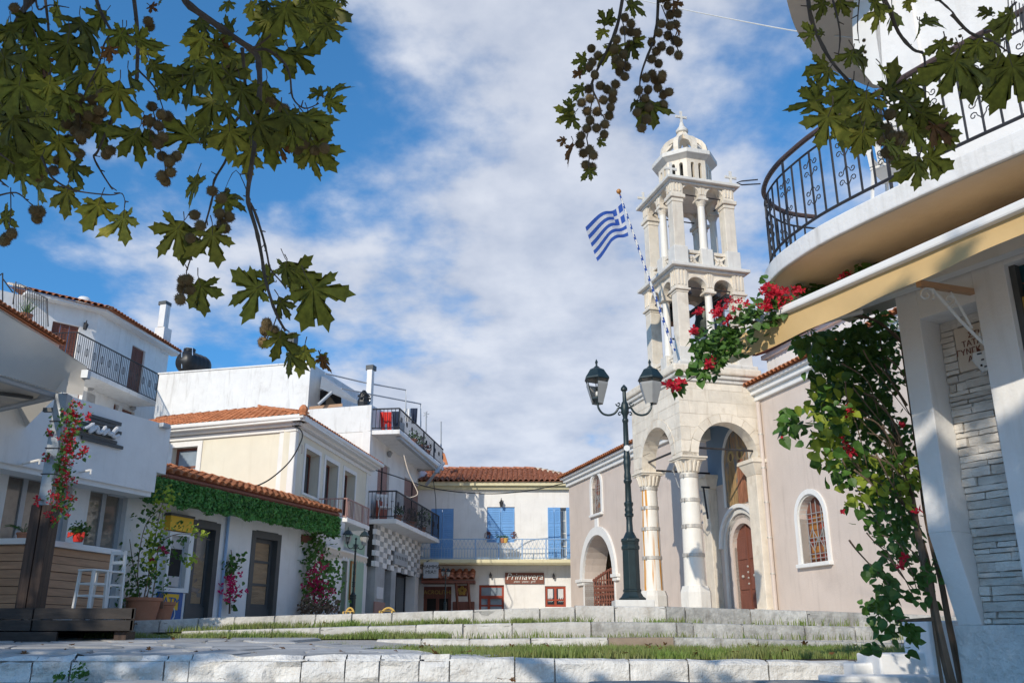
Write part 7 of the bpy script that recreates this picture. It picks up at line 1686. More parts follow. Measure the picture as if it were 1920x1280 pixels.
for i in range(n + 1):
    s = S * i / n; p, d = along(s); m = MB(); post_ = i % 9 == 4
    m.box(lambda a, o, z: V3(p, z) + d * a + Vector((-d.y, d.x, 0)) * o, -(.011 if post_ else .006), (.011 if post_ else .006), -.006, .006, zf + (.14 if post_ else .26), zt2 - (.0 if post_ else .12)); m.build('post' if post_ else 'baluster', M['iron'], rl)
    if i % 3 == 1:
        m = MB()
        for zc, up in ((zb_ + .10, 1), (zb_ + .28, -1), (zb_ + .34, 1), (zb_ + .52, -1)):
            for sg in (-1, 1):
                q = [(0, 0), (.012, .025), (.03, .045)] + [(.055 + .026 * math.cos(2.6 - t * .75) * (1 - t / 12), .05 + .026 * math.sin(2.6 - t * .75) * (1 - t / 12)) for t in range(9)]
                m.tube([V3(p, zc) + d * sg * x_ + Vector((0, 0, up * y_)) for x_, y_ in q], .0042, 4)
        m.build('scrollwork', M['iron'], rl)
pL, dL = along(S * .80)
m = MB(); c_ = V3(Vector((2.10, 6.78, 0)), zt2 - .10); m.tube([c_, c_ + Vector((-.16, .0, -.01)), c_ + Vector((-.20, 0, .01)), c_ + Vector((-.16, 0, .025)), c_ + Vector((-.02, 0, .04))], .006, 5); m.build('hook', M['iron'], rl)
# upper storey wall, upper round balcony, its shaded wing
m = MB(); m.box(RB, -6, -.18, -3.5, .0, zf + .15, 7.2); m.box(RB, -.55, -.42, 0, .02, zf + .15, 7); m.build('upper_wall', M['white'], rb)
m = MB(); ps = [Pz(x, y, 6.1) for x, y in ((1478, -120), (1470, -60), (1472, -20), (1475, 0), (1490, 50), (1515, 90), (1550, 125), (1600, 150), (1660, 165), (1750, 100), (1850, -30))]
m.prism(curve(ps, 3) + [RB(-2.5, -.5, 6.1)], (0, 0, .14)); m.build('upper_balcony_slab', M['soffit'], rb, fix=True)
wg = [RB.uv(x, y) for x, y in ((1657, 163), (1637, 158), (1612, 128), (1600, 90), (1598, 40), (1603, -30), (1645, -30))]
m = MB(); m.prism([RB(a, 0.0, z) for a, z in wg], RB.n * .0 + Vector(RB.n) * -.35); m.build('curved_wing_wall', M['trim'], rb, fix=True)
m = MB(); m.tube([P(1905, 5, 4.5), P(1845, 60, 4.9), P(1905, 30, 4.5)], .008, 5)
for k in range(7): m.tube([P(1890 + k * 7, 0 + k * 2, 4.6), P(1893 + k * 7, 60, 4.6)], .004, 4)
tag(m.build('clothes_rack', M['iron'], None, loc=P(1900, 60, 4.6)), 'dark wire clothes rack at the top right corner behind the balcony handrail', 'rack')
plastic_chair(Vector((2.78, 5.75, zf + .15)), .62, 'white plastic chair standing on the rounded balcony behind the railing', 2.4)
sag(curve([P(1190, -2, 9), P(1280, 18, 8.6), P(1390, 40, 8.2), P(1500, 60, 7.8), P(1600, 71, 7.4)]), .007, 'rope', 'white_cable', 'thin white line running from the top of the photo to the corner building')
# awning
aw = thing('ochre_awning', 'long ochre yellow shop awning with a white front bar on the corner building', 'awning', RB(0, 1, 2.6))
def zl_(a, za, zb2): return za + (zb2 - za) * ((.55 - a) / 2.15)
def A_(a, o, dz=0, kind='top'):
    z = {'top': zl_(a, 2.815, 2.915), 'bot': zl_(a, 2.755, 2.85), 'val': zl_(a, 2.545, 2.72)}[kind]; return RB(a, o, z + dz)
m = MB(); V = []; na, no = 30, 8
for i in range(na + 1):
    a = .62 - 5.2 * i / na
    for j in range(no + 1): t = j / no; p = RB(a, 1.0 - .93 * t, zl_(a, 2.80, 2.90) + .62 * t - .10 * math.sin(math.pi * t)); V.append(p)
m.v = V; m.f = [(i * (no + 1) + j, (i + 1) * (no + 1) + j, (i + 1) * (no + 1) + j + 1, i * (no + 1) + j + 1) for i in range(na) for j in range(no)]; m.mi = [0] * len(m.f); m.build('fabric', M['yellowcanvas'], aw, smooth=True)
m = MB(); V = []
for i in range(na * 2 + 1):
    a = .66 - 5.2 * i / (na * 2)
    for j in range(5):
        t = j / 4; top = A_(a, 1.02, 0, 'bot'); lo = A_(a, 1.02, 0, 'val'); p = top.lerp(lo, t) + RB.n * (.012 * math.sin(a * 9 + t) * t); V.append(p)
# loose far corner hangs lower
m.v = V; m.f = [(i * 5 + j, i * 5 + 5 + j, i * 5 + 6 + j, i * 5 + 1 + j) for i in range(na * 2) for j in range(4)]; m.mi = [0] * len(m.f); m.build('valance', M['yellowcanvas'], aw, smooth=True)
m = MB(); V = []
for i in range(9):
    t = i / 8; a = .64 + .36 * t; 
    for j in range(5):
        s = j / 4; hi = 2.75 - .05 * t; lo = 2.56 + .06 * t ** 2 - .05 * math.sin(t * 3.1); V.append(RB(a, 1.02 + .03 * math.sin(t * 5), hi + (lo - hi) * s))
m.v = V; m.f = [(i * 5 + j, i * 5 + 5 + j, i * 5 + 6 + j, i * 5 + 1 + j) for i in range(8) for j in range(4)]; m.mi = [0] * len(m.f); m.build('loose_corner', M['yellowcanvas'], aw, smooth=True)
m = MB(); q = [A_(.62, 1.0, 0, 'bot'), A_(-4.5, 1.0, 0, 'bot'), A_(-4.5, 1.07, 0, 'bot'), A_(.62, 1.07, 0, 'bot')]; q2 = [A_(.62, 1.0, 0, 'top'), A_(-4.5, 1.0, 0, 'top'), A_(-4.5, 1.07, 0, 'top'), A_(.62, 1.07, 0, 'top')]; m.hexa(q + q2); m.build('front_bar', M['plastic'], aw, bevel=.015)
for a in (.3, -1.8): m = MB(); m.tube([RB(a, 0.02, 3.0), RB(a + .35, .5, 2.86), RB(a, .98, 2.80)], .022, 6); m.build('folding_arm', M['trim'], aw)
m = MB(); m.box(RB, -4.5, .5, .02, .12, 3.02, 3.14); m.build('cassette', M['trim'], aw)

# ================================================================== BIG BOUGAINVILLEA ON THE CORNER
bg = Vine('bougainvillea', 'huge bougainvillea climbing beside the corner building, dense dark leaves and woody trunk', P(1785, 1280, 7.05).to_2d().to_3d())
bg.t.location.z = 0
stems = [(((1800, 1330, 7.0), (1782, 1270, 7.0), (1765, 1200, 7.0), (1750, 1130, 7.0), (1738, 1080, 7.0), (1722, 1000, 7.05), (1708, 920, 7.1), (1690, 850, 7.2), (1672, 790, 7.3)), .030),
         (((1812, 1330, 7.1), (1795, 1240, 7.1), (1780, 1170, 7.1), (1765, 1090, 7.1), (1752, 1040, 7.1), (1735, 960, 7.15), (1722, 860, 7.2), (1705, 740, 7.2), (1690, 640, 7.2)), .022),
         (((1775, 1330, 6.95), (1762, 1250, 6.95), (1750, 1170, 7), (1742, 1110, 7)), .012), (((1790, 1330, 7.2), (1775, 1230, 7.2), (1756, 1150, 7.2), (1745, 1070, 7.2), (1730, 1010, 7.2)), .018),
         (((1700, 880, 7.1), (1680, 800, 7.1), (1650, 760, 7.1), (1600, 720, 7.2)), .010), (((1690, 850, 7.2), (1640, 790, 7.2), (1580, 750, 7.3), (1520, 770, 7.4)), .008), (((1715, 970, 7.1), (1680, 930, 7.1), (1650, 900, 7.2)), .008),
         (((1750, 1160, 7.0), (1710, 1162, 6.95), (1682, 1163, 6.9)), .012), (((1690, 640, 7.2), (1640, 600, 7.2), (1570, 590, 7.1), (1500, 600, 6.9), (1440, 620, 6.75)), .012), (((1500, 600, 6.9), (1430, 600, 6.7), (1370, 620, 6.6), (1320, 680, 6.6)), .008), (((1480, 600, 6.8), (1440, 560, 6.9), (1436, 530, 6.9)), .005), (((1560, 590, 7.0), (1600, 545, 6.6), (1625, 500, 6.4)), .006), (((1370, 640, 6.6), (1310, 700, 6.6), (1265, 725, 6.6)), .004),
         (((1700, 760, 7.2), (1660, 690, 7.3), (1650, 620, 7.3)), .01), (((1728, 1000, 7.15), (1690, 950, 7.2), (1670, 880, 7.2), (1685, 800, 7.2)), .008)]
for k in range(26):
    x, y = R.uniform(1500, 1690), R.uniform(620, 1080); 
    if x < 1500 + (y - 700) * .45: x += 90
    stems.append((((x, y, 6.95), (x + R.uniform(10, 50), y + R.uniform(20, 60), 7.0), (min(x + R.uniform(50, 110), 1722), y + R.uniform(70, 150), 7.1)), R.uniform(.004, .007)))
for ps, r_ in stems: bg.stem([P(*p) for p in ps], r_ * 1.35)
rr = random.Random(3); S_ = R.getstate(); R.seed(77)
def region(pts_, n, size, mname='leafmat', Y=(6.95, 7.9), kind='leaf', lim=299, jit=9):
    for _ in range(n):
        x, y, rx, ry = R.choice(pts_); t = R.uniform(0, 6.28); q = math.sqrt(R.random()); bg.leaf(P(x + rx * q * math.cos(t) + R.uniform(-jit, jit), y + ry * q * math.sin(t) + R.uniform(-jit, jit), R.uniform(*Y)), size * R.uniform(.55, 1.25), mname, kind, limit=lim)
# nearest, largest leaves first: they are the individual ones
region([(1520, 650, 30, 16), (1540, 700, 35, 30), (1560, 760, 45, 35), (1600, 850, 55, 40), (1630, 950, 42, 50), (1650, 1020, 30, 40), (1480, 785, 25, 12), (1490, 812, 40, 14), (1560, 880, 35, 14), (1475, 600, 60, 25)], 120, .09, Y=(6.8, 7.1))
region([(1380, 600, 50, 38), (1340, 640, 40, 35), (1425, 585, 40, 22), (1465, 566, 32, 14)], 130, .068, Y=(6.45, 6.7))
region([(1640, 640, 50, 60), (1620, 700, 70, 60), (1600, 760, 75, 50), (1640, 820, 60, 60), (1590, 660, 60, 50)], 1750, .066, Y=(7.1, 8.0))
region([(1545, 700, 28, 50), (1560, 790, 40, 50), (1600, 870, 55, 30), (1530, 640, 45, 18), (1640, 900, 50, 40)], 560, .066)
region([(1650, 950, 45, 50), (1672, 1000, 34, 60), (1690, 870, 30, 80), (1700, 1000, 25, 60)], 380, .066)
region([(1495, 800, 40, 12), (1470, 785, 16, 14), (1640, 1062, 22, 14), (1655, 1090, 14, 8)], 60, .085, Y=(7.0, 7.3))
region([(1690, 1120, 40, 22), (1665, 1165, 38, 18), (1700, 1190, 22, 28), (1645, 1130, 30, 16), (1725, 1100, 20, 40), (1640, 1210, 12, 14), (1745, 1060, 18, 30)], 170, .075, Y=(6.8, 7.2))
region([(1385, 610, 62, 38), (1345, 640, 45, 30), (1430, 588, 46, 22), (1320, 660, 20, 25), (1478, 572, 34, 14), (1335, 690, 22, 20), (1365, 645, 34, 22)], 430, .060, Y=(6.45, 6.8))
region([(1295, 690, 10, 12), (1270, 722, 12, 6), (1310, 705, 10, 8)], 38, .075, Y=(6.5, 6.6)); region([(1440, 540, 8, 24), (1436, 520, 4, 10)], 16, .06, Y=(6.8, 6.9)); region([(1600, 525, 18, 16), (1620, 505, 12, 14)], 46, .07, Y=(6.35, 6.5)); region([(1520, 545, 30, 12)], 60, .07, Y=(6.9, 7.0))
region([(1560, 760, 60, 50), (1620, 900, 50, 60), (1700, 900, 20, 60), (1550, 840, 30, 30)], 190, .085, 'leafyel', (6.9, 7.2))
fl = [(1452, 556, 22, 12), (1478, 568, 18, 10), (1440, 545, 14, 10), (1465, 548, 14, 8), (1380, 570, 26, 10), (1355, 578, 14, 12), (1345, 590, 10, 8), (1432, 575, 14, 8), (1495, 545, 10, 6), (1370, 600, 10, 6)]
region(fl, 200, .042, 'bract', (6.4, 6.55), 'flower', 1, 3)
region([(1262, 728, 10, 5), (1254, 722, 6, 4), (1275, 716, 6, 4), (1335, 680, 10, 6), (1325, 688, 6, 6), (1585, 520, 10, 7), (1302, 620, 5, 5), (1310, 585, 4, 4)], 110, .042, 'bract', (6.35, 6.5), 'flower', 1, 2)
region([(1466, 828, 4, 7), (1590, 770, 6, 14), (1582, 835, 5, 12), (1598, 845, 6, 6), (1688, 1058, 6, 6), (1695, 1042, 10, 6), (1690, 795, 3, 5), (1580, 960, 3, 3), (1720, 955, 5, 12)], 55, .045, 'bract', (6.85, 7.0), 'flower', 1, 2)
R.setstate(S_); bg.done()

# ================================================================== PLANE TREE OVERHEAD
R.seed(5)
pt = thing('plane_tree', 'plane tree whose leafy twigs with bristly seed balls hang across the top of the view', 'tree', (-5.0, -6.5, 0))
def plane_leaf(seed, mname):
    rr = random.Random(seed); o = []
    lobes = [(-100, .62, 17), (-50, .90, 19), (2, 1.0, 20), (52, .88, 19), (102, .60, 17)]
    def pol(a, r): a = rad(a); return (math.sin(a) * r, math.cos(a) * r + .28)
    for i, (a, r, w_) in enumerate(lobes):
        a += rr.uniform(-9, 9); r *= rr.uniform(.8, 1.1); w_ *= rr.uniform(.8, 1.15)
        o += [pol(a - w_ * .95, r * .42), pol(a - w_ * 1.15, r * .62), pol(a - w_ * .75, r * .68), pol(a - w_ * .85, r * .82), pol(a - w_ * .38, r * .82), pol(a + rr.uniform(-4, 4), r), pol(a + w_ * .38, r * .80), pol(a + w_ * .85, r * .80), pol(a + w_ * .72, r * .66), pol(a + w_ * 1.15, r * .6), pol(a + w_ * .9, r * .42)]
        if i < len(lobes) - 1: b = lobes[i + 1][0]; o.append(pol((a + b) / 2, .33 * rr.uniform(.75, 1.2)))
    o = [(-.04, -.02)] + o if False else o
    o.append((0, .0))
    cx_, cy_ = 0, .26; cup = rr.uniform(-.5, .6); tw = rr.uniform(-.7, .7); droop = rr.uniform(.1, .9)
    def Z(x, y): d2 = x * x + (y - .3) ** 2; return cup * x * x + tw * x * y - droop * d2 * .35 + .02 * math.sin(x * 9 + seed) * abs(x)
    m = MB(); pts3 = [(cx_, cy_, Z(cx_, cy_))]
    mid = [((x + cx_) / 2, (y + cy_) / 2) for x, y in o]
    m.v = [Vector((cx_, cy_, Z(cx_, cy_) - .02))] + [Vector((x, y, Z(x, y))) for x, y in mid] + [Vector((x, y, Z(x, y))) for x, y in o]; n = len(o)
    m.f = [(0, 1 + i, 1 + (i + 1) % n) for i in range(n)] + [(1 + i, 1 + n + i, 1 + n + (i + 1) % n, 1 + (i + 1) % n) for i in range(n)]
    m.mi = [0] * len(m.f); return m.mesh('leaf', M[mname], smooth=True)
LV = [plane_leaf(s, 'planeleaf') for s in range(14)]; LY = [plane_leaf(s + 40, 'planeleaf_yellow') for s in range(6)]; LD = [plane_leaf(s + 20, 'planeleaf_dry') for s in range(6)]
cnt = [0]; petioles = MB()
def pleaf(px, py, ang, ln, Y=None, dry=False, attach=None, flat=None):
    """leaf with its base at pixel (px,py), pointing along screen angle ang (90 = down), length ln in photo pixels"""
    Y = Y or R.uniform(2.7, 3.4); p = P(px, py, Y); sc = ln / F * Y * .97 / 1.18 * R.uniform(.85, 1.1)
    a = rad(ang); y = (RT * math.cos(a) - UP * math.sin(a) + FW * R.uniform(-.35, .35)).normalized()
    n = -FW + RT * R.gauss(0, .75 if flat is None else flat * 1.5) + UP * R.gauss(.1, .5 if flat is None else flat * 1.4); n = (n - y * n.dot(y)).normalized(); x = y.cross(n)
    me = R.choice(LD if dry else (LY if R.random() < .2 else LV)); inst('leaf', me, pt, frameM(p, x, y, n, sc)); cnt[0] += 1
    q = p - y * sc * .16 + UP * sc * .12 + RT * R.uniform(-.01, .01); petioles.tube([q, p - y * sc * .07, p, p + y * sc * .3], [.002, .0018, .0015, .001], 4)
# outline leaves measured from the photograph
LL = [(372, 520, 78, 74), (500, 530, 146, 112), (515, 528, 195, 60), (538, 489, 62, 118), (538, 489, 100, 62), (575, 520, 58, 110), (522, 555, 62, 58), (528, 618, 112, 66), (545, 652, 96, 62), (572, 645, 92, 66), (600, 662, 70, 34),
      (233, 392, 88, 74), (190, 368, 110, 84), (128, 345, 92, 66), (42, 318, 82, 62), (72, 330, 95, 76), (0, 400, 22, 60), (371, 324, 102, 80), (345, 414, 132, 92), (345, 414, 92, 78), (398, 422, 84, 76), (412, 360, 30, 70), (420, 365, 75, 50), (372, 268, 215, 92), (372, 268, -28, 60), (262, 238, 108, 80), (270, 240, 68, 64),
      (540, 88, 42, 92), (540, 90, 80, 70), (604, 36, 50, 84), (604, 40, 95, 86), (608, 182, -20, 62), (608, 184, 45, 48), (606, 180, 215, 40), (470, 0, 80, 44), (500, 0, 96, 46), (535, 0, 70, 42), (430, 0, 100, 36), (562, 0, 80, 60), (580, -6, 60, 70), (610, -10, 80, 50), (635, -6, 60, 30),
      (395, 110, 78, 110), (368, 120, 98, 120), (420, 190, 70, 80), (430, 230, 90, 90), (470, 215, 50, 100), (500, 230, 80, 96), (530, 200, 60, 86), (560, 210, 50, 90), (585, 230, 40, 66), (550, 240, 95, 72), (470, 270, 100, 66), (340, 150, 150, 70), (310, 130, 100, 60), (280, 110, 60, 66), (255, 90, 20, 60), (240, 130, 80, 90), (225, 150, 110, 90),
      (120, 170, 75, 66), (95, 140, 90, 80), (150, 30, 70, 110), (130, 60, 90, 110), (160, 90, 110, 90), (60, 20, 100, 90), (20, 40, 80, 110), (0, 90, 70, 110), (40, 140, 95, 100), (70, 200, 80, 100), (20, 200, 85, 110), (10, 260, 70, 80), (60, 260, 90, 90), (110, 250, 70, 70), (130, 300, 60, 60), (80, 290, 110, 60), (100, 0, 70, 80), (200, 20, 130, 70), (35, 90, 60, 90), (420, 130, 50, 80), (450, 150, 80, 90), (500, 150, 100, 80), (440, 60, 200, 60), (300, 0, 90, 20), (385, 60, 130, 76), (375, 30, 70, 70)]
for x, y, a, l in LL: pleaf(x, y, a + R.uniform(-7, 7), l * R.uniform(.97, 1.1), flat=.25 if y > 330 else None)
for _ in range(56):                                          # dense upper left interior
    x, y, rx, ry = R.choice([(60, 60, 80, 70), (100, 190, 90, 80), (180, 110, 80, 60), (30, 150, 50, 90), (40, 250, 50, 50), (430, 120, 80, 60), (530, 240, 70, 40), (560, 10, 60, 20)])
    pleaf(x + R.uniform(-rx, rx), y + R.uniform(-ry, ry), 90 + R.gauss(0, 32), R.uniform(70, 105), Y=R.uniform(2.9, 3.8))
for x, y, a, l in ((85, 105, 100, 60), (205, 85, 80, 44), (270, 215, 60, 36), (520, 260, 75, 50), (600, 665, 60, 40), (22, 140, 100, 50), (410, 75, 60, 34), (280, 10, 40, 30)): pleaf(x, y, a, l, dry=True)
# right hand leaves
for x, y, a, l in ((1530, 62, 165, 50), (1545, 66, 215, 30), (1545, -4, 92, 54), (1572, -4, 75, 58), (1600, 90, 62, 86), (1600, 92, 110, 60), (1555, 118, 160, 66), (1558, 125, 120, 60), (1548, 182, 155, 104), (1545, 170, 170, 70), (1560, 200, 112, 108), (1585, 210, 92, 116), (1612, 215, 75, 120), (1625, 170, 90, 90), (1600, 150, 110, 90), (1655, 10, 112, 74), (1672, 4, 84, 78), (1700, -4, 70, 44), (1724, 38, 20, 76), (1724, 40, 92, 50), (1650, 178, -24, 92), (1650, 180, 30, 90), (1690, 180, 60, 96), (1690, 230, 18, 124), (1715, 205, 35, 96), (1745, 225, 40, 90), (1760, 240, 62, 70), (1725, 292, 88, 108), (1728, 296, 16, 96), (1722, 292, 125, 62), (1800, 92, 108, 130), (1800, 95, 76, 130), (1880, 100, 108, 150), (1890, 100, 82, 150), (1860, 30, 235, 40), (1905, 48, 185, 84), (1840, 70, 120, 80), (1870, 60, 95, 110), (1900, 10, 100, 100), (1770, 70, 105, 70), (1650, 120, 85, 60), (1580, 160, 100, 80), (1620, 235, 110, 80), (1660, 260, 60, 66), (1690, 270, 110, 60), (1640, 200, 60, 90), (1700, 150, 40, 60), (1640, -6, 80, 50)):
    pleaf(x, y, a + R.uniform(-7, 7), l * .9, Y=R.uniform(2.3, 2.9), flat=.45)
for x, y, a, l in ((1740, 225, 45, 66), (1620, 200, 80, 40), (1640, 210, 110, 40)): pleaf(x, y, a, l, Y=2.6, dry=True)
# middle cluster leaves
for x, y, a, l in ((1133, 52, 110, 40), (1133, 50, -70, 42), (1102, 112, 172, 42), (1102, 120, 110, 34), (1098, 166, 175, 40), (1078, 210, 160, 54), (1076, 208, 215, 34), (1078, 215, 120, 40), (1174, 2, 30, 60), (1186, 70, 40, 40), (1188, 76, 110, 50), (1216, 185, 70, 66), (1196, 186, 125, 32), (1104, 312, 85, 36), (1150, 80, 90, 60), (1120, 262, 30, 24)): pleaf(x, y, a, l, Y=2.8, flat=.3)
for x, y, a, l in ((1074, 266, 105, 50), (1092, 140, 205, 26), (1262, 0, 55, 36), (1268, 50, 60, 26), (1062, 262, 170, 20)): pleaf(x, y, a, l, Y=2.8, dry=True)
# twigs
TW = [(((340, -30), (345, 0), (400, 45), (440, 72), (475, 93), (484, 120), (488, 180), (480, 240), (476, 285), (468, 345), (466, 380), (478, 430), (492, 480), (500, 530), (520, 590), (533, 618)), .020, 3.0), (((466, 380), (478, 400), (490, 440), (503, 480), (506, 500), (524, 525), (540, 545)), .008, 3.0), (((472, 92), (500, 70), (540, 35), (575, 18)), .007, 3.0), (((475, 90), (500, 96), (528, 112), (543, 140), (548, 180), (570, 200), (600, 198)), .009, 3.05), (((453, 92), (457, 150), (456, 200), (440, 240), (424, 290), (405, 340), (400, 368), (383, 430), (362, 490), (350, 505)), .010, 3.1), (((468, 375), (440, 315), (420, 370)), .003, 3.1), (((252, -10), (256, 60), (258, 120), (250, 160), (225, 190), (205, 230), (180, 280), (172, 292), (190, 325), (212, 355)), .012, 3.1), (((178, -10), (190, 25), (208, 58), (232, 80), (240, 98)), .011, 3.0), (((205, 60), (198, 90), (186, 120), (160, 175), (156, 205)), .006, 3.0), (((258, 130), (285, 160), (300, 190), (310, 218)), .006, 3.05), (((72, -10), (40, 30), (20, 90), (8, 130), (-10, 150)), .020, 3.2), (((45, -10), (48, 60), (45, 130), (52, 200), (58, 250)), .010, 3.1), (((52, 170), (80, 195), (100, 210), (122, 220)), .005, 3.1), (((85, -10), (90, 60), (88, 140), (85, 220)), .009, 3.2), (((75, 292), (100, 335), (130, 355), (162, 363), (205, 364), (226, 362), (232, 378)), .006, 2.95), (((0, 288), (22, 303)), .006, 3.0), (((-5, 335), (18, 352)), .006, 3.0), (((0, 370), (30, 362), (50, 375), (68, 390)), .005, 3.0), (((65, -10), (75, 20), (98, 15), (128, 10)), .007, 3.2),
      (((1170, -20), (1158, 40), (1138, 92), (1122, 128), (1112, 158), (1124, 188), (1130, 215)), .010, 2.8), (((1236, -20), (1232, 40), (1222, 85), (1206, 128), (1200, 150), (1200, 190)), .009, 2.8), (((1512, -20), (1518, 30), (1535, 60), (1560, 110), (1600, 155), (1625, 178), (1650, 205), (1668, 240)), .011, 2.6), (((1640, -20), (1662, 20), (1690, 55), (1715, 90), (1728, 108), (1733, 140), (1733, 190)), .011, 2.6), (((1612, -20), (1612, 40), (1614, 78)), .004, 2.6), (((1785, 28), (1820, 58), (1860, 80), (1885, 100)), .009, 2.6), (((1562, -20), (1575, 55), (1574, 105)), .006, 2.6), (((1745, -20), (1765, 10), (1785, 28)), .008, 2.6)]
for ps, r_, Y in TW:
    c_ = curve([P(x, y, Y) + Vector((R.uniform(-.004, .004), R.uniform(-.02, .02), 0)) for x, y in ps], 4); k = len(c_); m = MB(); m.tube(c_, [r_ * .72 * (1 - .72 * i / k) * (1.25 if i % 5 == 0 else 1) for i in range(k)], 7); 
    for i in range(3, k, 4):
        d = Vector((R.uniform(-1, 1), R.uniform(-1, 1), R.uniform(-.6, .4))).normalized(); m.tube([c_[i], c_[i] + d * R.uniform(.01, .03)], [.003, .002], 4)
    m.build('twig', M['bark'], pt, smooth=True)
# seed balls
def ballmesh():
    m = MB(); m.ball((0, 0, 0), .88, 12, 8)
    rr = random.Random(2)
    for _ in range(230):
        d = Vector((rr.gauss(0, 1), rr.gauss(0, 1), rr.gauss(0, 1))).normalized(); s = d.orthogonal().normalized() * .05; m.add([d * .84 - s, d * .84 + s, d * rr.uniform(1.05, 1.28)], [(0, 1, 2)])
    return m.mesh('seed_ball', M['seed'])
SB = ballmesh()
def sball(px, py, Y, d=25): 
    Y += R.uniform(-.04, .04); r_ = d / 2 / F * Y * .95; inst('seed_ball', SB, pt, Matrix.Translation(P(px, py, Y)) @ Matrix.Rotation(R.uniform(0, 6), 4, 'X') @ Matrix.Rotation(R.uniform(0, 6), 4, 'Z') @ Matrix.Scale(r_, 4))
Z8 = '387,325 433,373 393,417 372,448 410,500 610,118 650,160 603,205 650,215 690,220 555,265 640,300 540,330 600,365 552,395 580,425 622,445 575,480 610,512 447,572 492,597 548,563 368,595 530,620 468,668 527,662 322,685 378,658 515,717 358,742 425,745 505,772 378,803 477,830 357,858 422,855 317,908 472,897 310,960 375,1000 335,1022 400,1035 390,1115 350,1100 895,40 912,100 962,92 855,160 910,175 950,165 835,220 898,240 945,270 968,285 788,283 855,310 820,343 912,340 968,370 790,395 835,425 750,520 790,495 810,530 860,500 855,530 830,585 702,605 765,600 868,632 905,615 745,660 868,700 690,750 770,715 725,735 757,795 722,855 900,-20 860,-10'
for q in Z8.split(): a, b = map(float, q.split(',')); sball(1000 + a / 3.556, b / 3.556, 2.8, 23)
SL = [(343, 526), (352, 524), (342, 541), (355, 543), (338, 561), (500, 607), (497, 620), (513, 620), (494, 642), (149, 184), (173, 188), (189, 177), (135, 202), (146, 203), (185, 207), (192, 212), (150, 220), (165, 218), (182, 223), (125, 233), (143, 236), (162, 240), (128, 262), (150, 255), (160, 250), (140, 246), (137, 277), (149, 288), (152, 262), (285, 200), (302, 215), (315, 218), (281, 228), (297, 236), (281, 253), (290, 262), (305, 257), (296, 270), (304, 293), (317, 305), (331, 293), (320, 300), (320, 323), (303, 330), (310, 340), (278, 40), (281, 50), (199, 290), (207, 282), (65, 395), (75, 397), (69, 410), (22, 438), (12, 446), (8, 452), (398, 358), (415, 372), (365, 403), (376, 423), (412, 401), (430, 407), (416, 419), (422, 428), (407, 432), (357, 446), (427, 150), (434, 130), (474, 196), (508, 192), (533, 205), (528, 232), (562, 262), (570, 270), (600, 255), (608, 278), (590, 282), (558, 280), (534, 222), (27, 15), (120, 85), (100, 320), (70, 330), (110, 300)]
for x, y in SL: sball(x, y, 3.0, 26)
for x, y in ((1662, 243), (1674, 256), (1664, 286), (1686, 270), (1680, 300), (1668, 215), (1690, 258), (1655, 262)): sball(x, y, 2.6, 31)
for x, y in ((1772, 72), (1784, 75), (1792, 82), (1800, 68), (1786, 92), (1620, 76), (1640, 235), (1622, 98)): sball(x, y, 2.6, 9)
for a, b in (((1112, 158), (1108, 200)), ((1108, 200), (1100, 260)), ((1100, 260), (1104, 312)), ((1130, 215), (1134, 240)), ((1200, 190), (1203, 240)), ((1165, 30), (1172, 90)), ((1172, 90), (1170, 130)), ((1240, 10), (1262, 80)), ((1262, 80), (1272, 100)), ((256, 160), (160, 200)), ((285, 200), (300, 280)), ((300, 280), (312, 335)), ((150, 190), (145, 285)), ((350, 505), (340, 560)), ((405, 400), (415, 430)), ((520, 590), (497, 640)), ((78, 385), (70, 405)), ((20, 352), (15, 448)), ((560, 200), (600, 255))):
    Y = 2.8 if a[0] > 1000 else 3.0; petioles.tube([P(*a, Y), P((a[0] + b[0]) / 2 + 3, (a[1] + b[1]) / 2, Y), P(*b, Y)], .0022, 4)
stuff(petioles.build('stalk', M['bark'], pt))
# trunk, limbs and the crown that shades the foreground
m = MB(); m.tube(curve([(-5.0, -6.5, -.1), (-4.9, -6.4, 1.5), (-4.6, -6.0, 3.2), (-3.8, -5.2, 4.6)], 4), [.55 - .02 * i for i in range(13)], 14); m.build('trunk', M['bark'], pt, smooth=True)
limbs = [((-3.8, -5.2, 4.6), (-3, -3, 5.6), (-2.2, -.5, 5.2), (-1.6, 1.6, 3.9)), ((-3.8, -5.2, 4.6), (-5, -3, 6), (-5, 0, 5.5), (-3.2, 2.0, 3.8)), ((-3.8, -5.2, 4.6), (-1, -4, 6), (1.2, -1.5, 5.4), (1.3, 1.2, 4.0)), ((-3.8, -5.2, 4.6), (-6, -6, 7), (-9, -6, 7.5)), ((-3.8, -5.2, 4.6), (-2, -8, 7), (0, -10, 7.5)), ((-3, -3, 5.6), (0, -2.5, 7), (3, -2.5, 7)), ((1.2, -1.5, 5.4), (1.0, .8, 4.4), (.6, 2.0, 3.4))]
for q in limbs: c_ = curve(q, 5); k = len(c_); m = MB(); m.tube(c_, [.17 * (1 - .75 * i / k) for i in range(k)], 8); m.build('limb', M['bark'], pt, smooth=True)
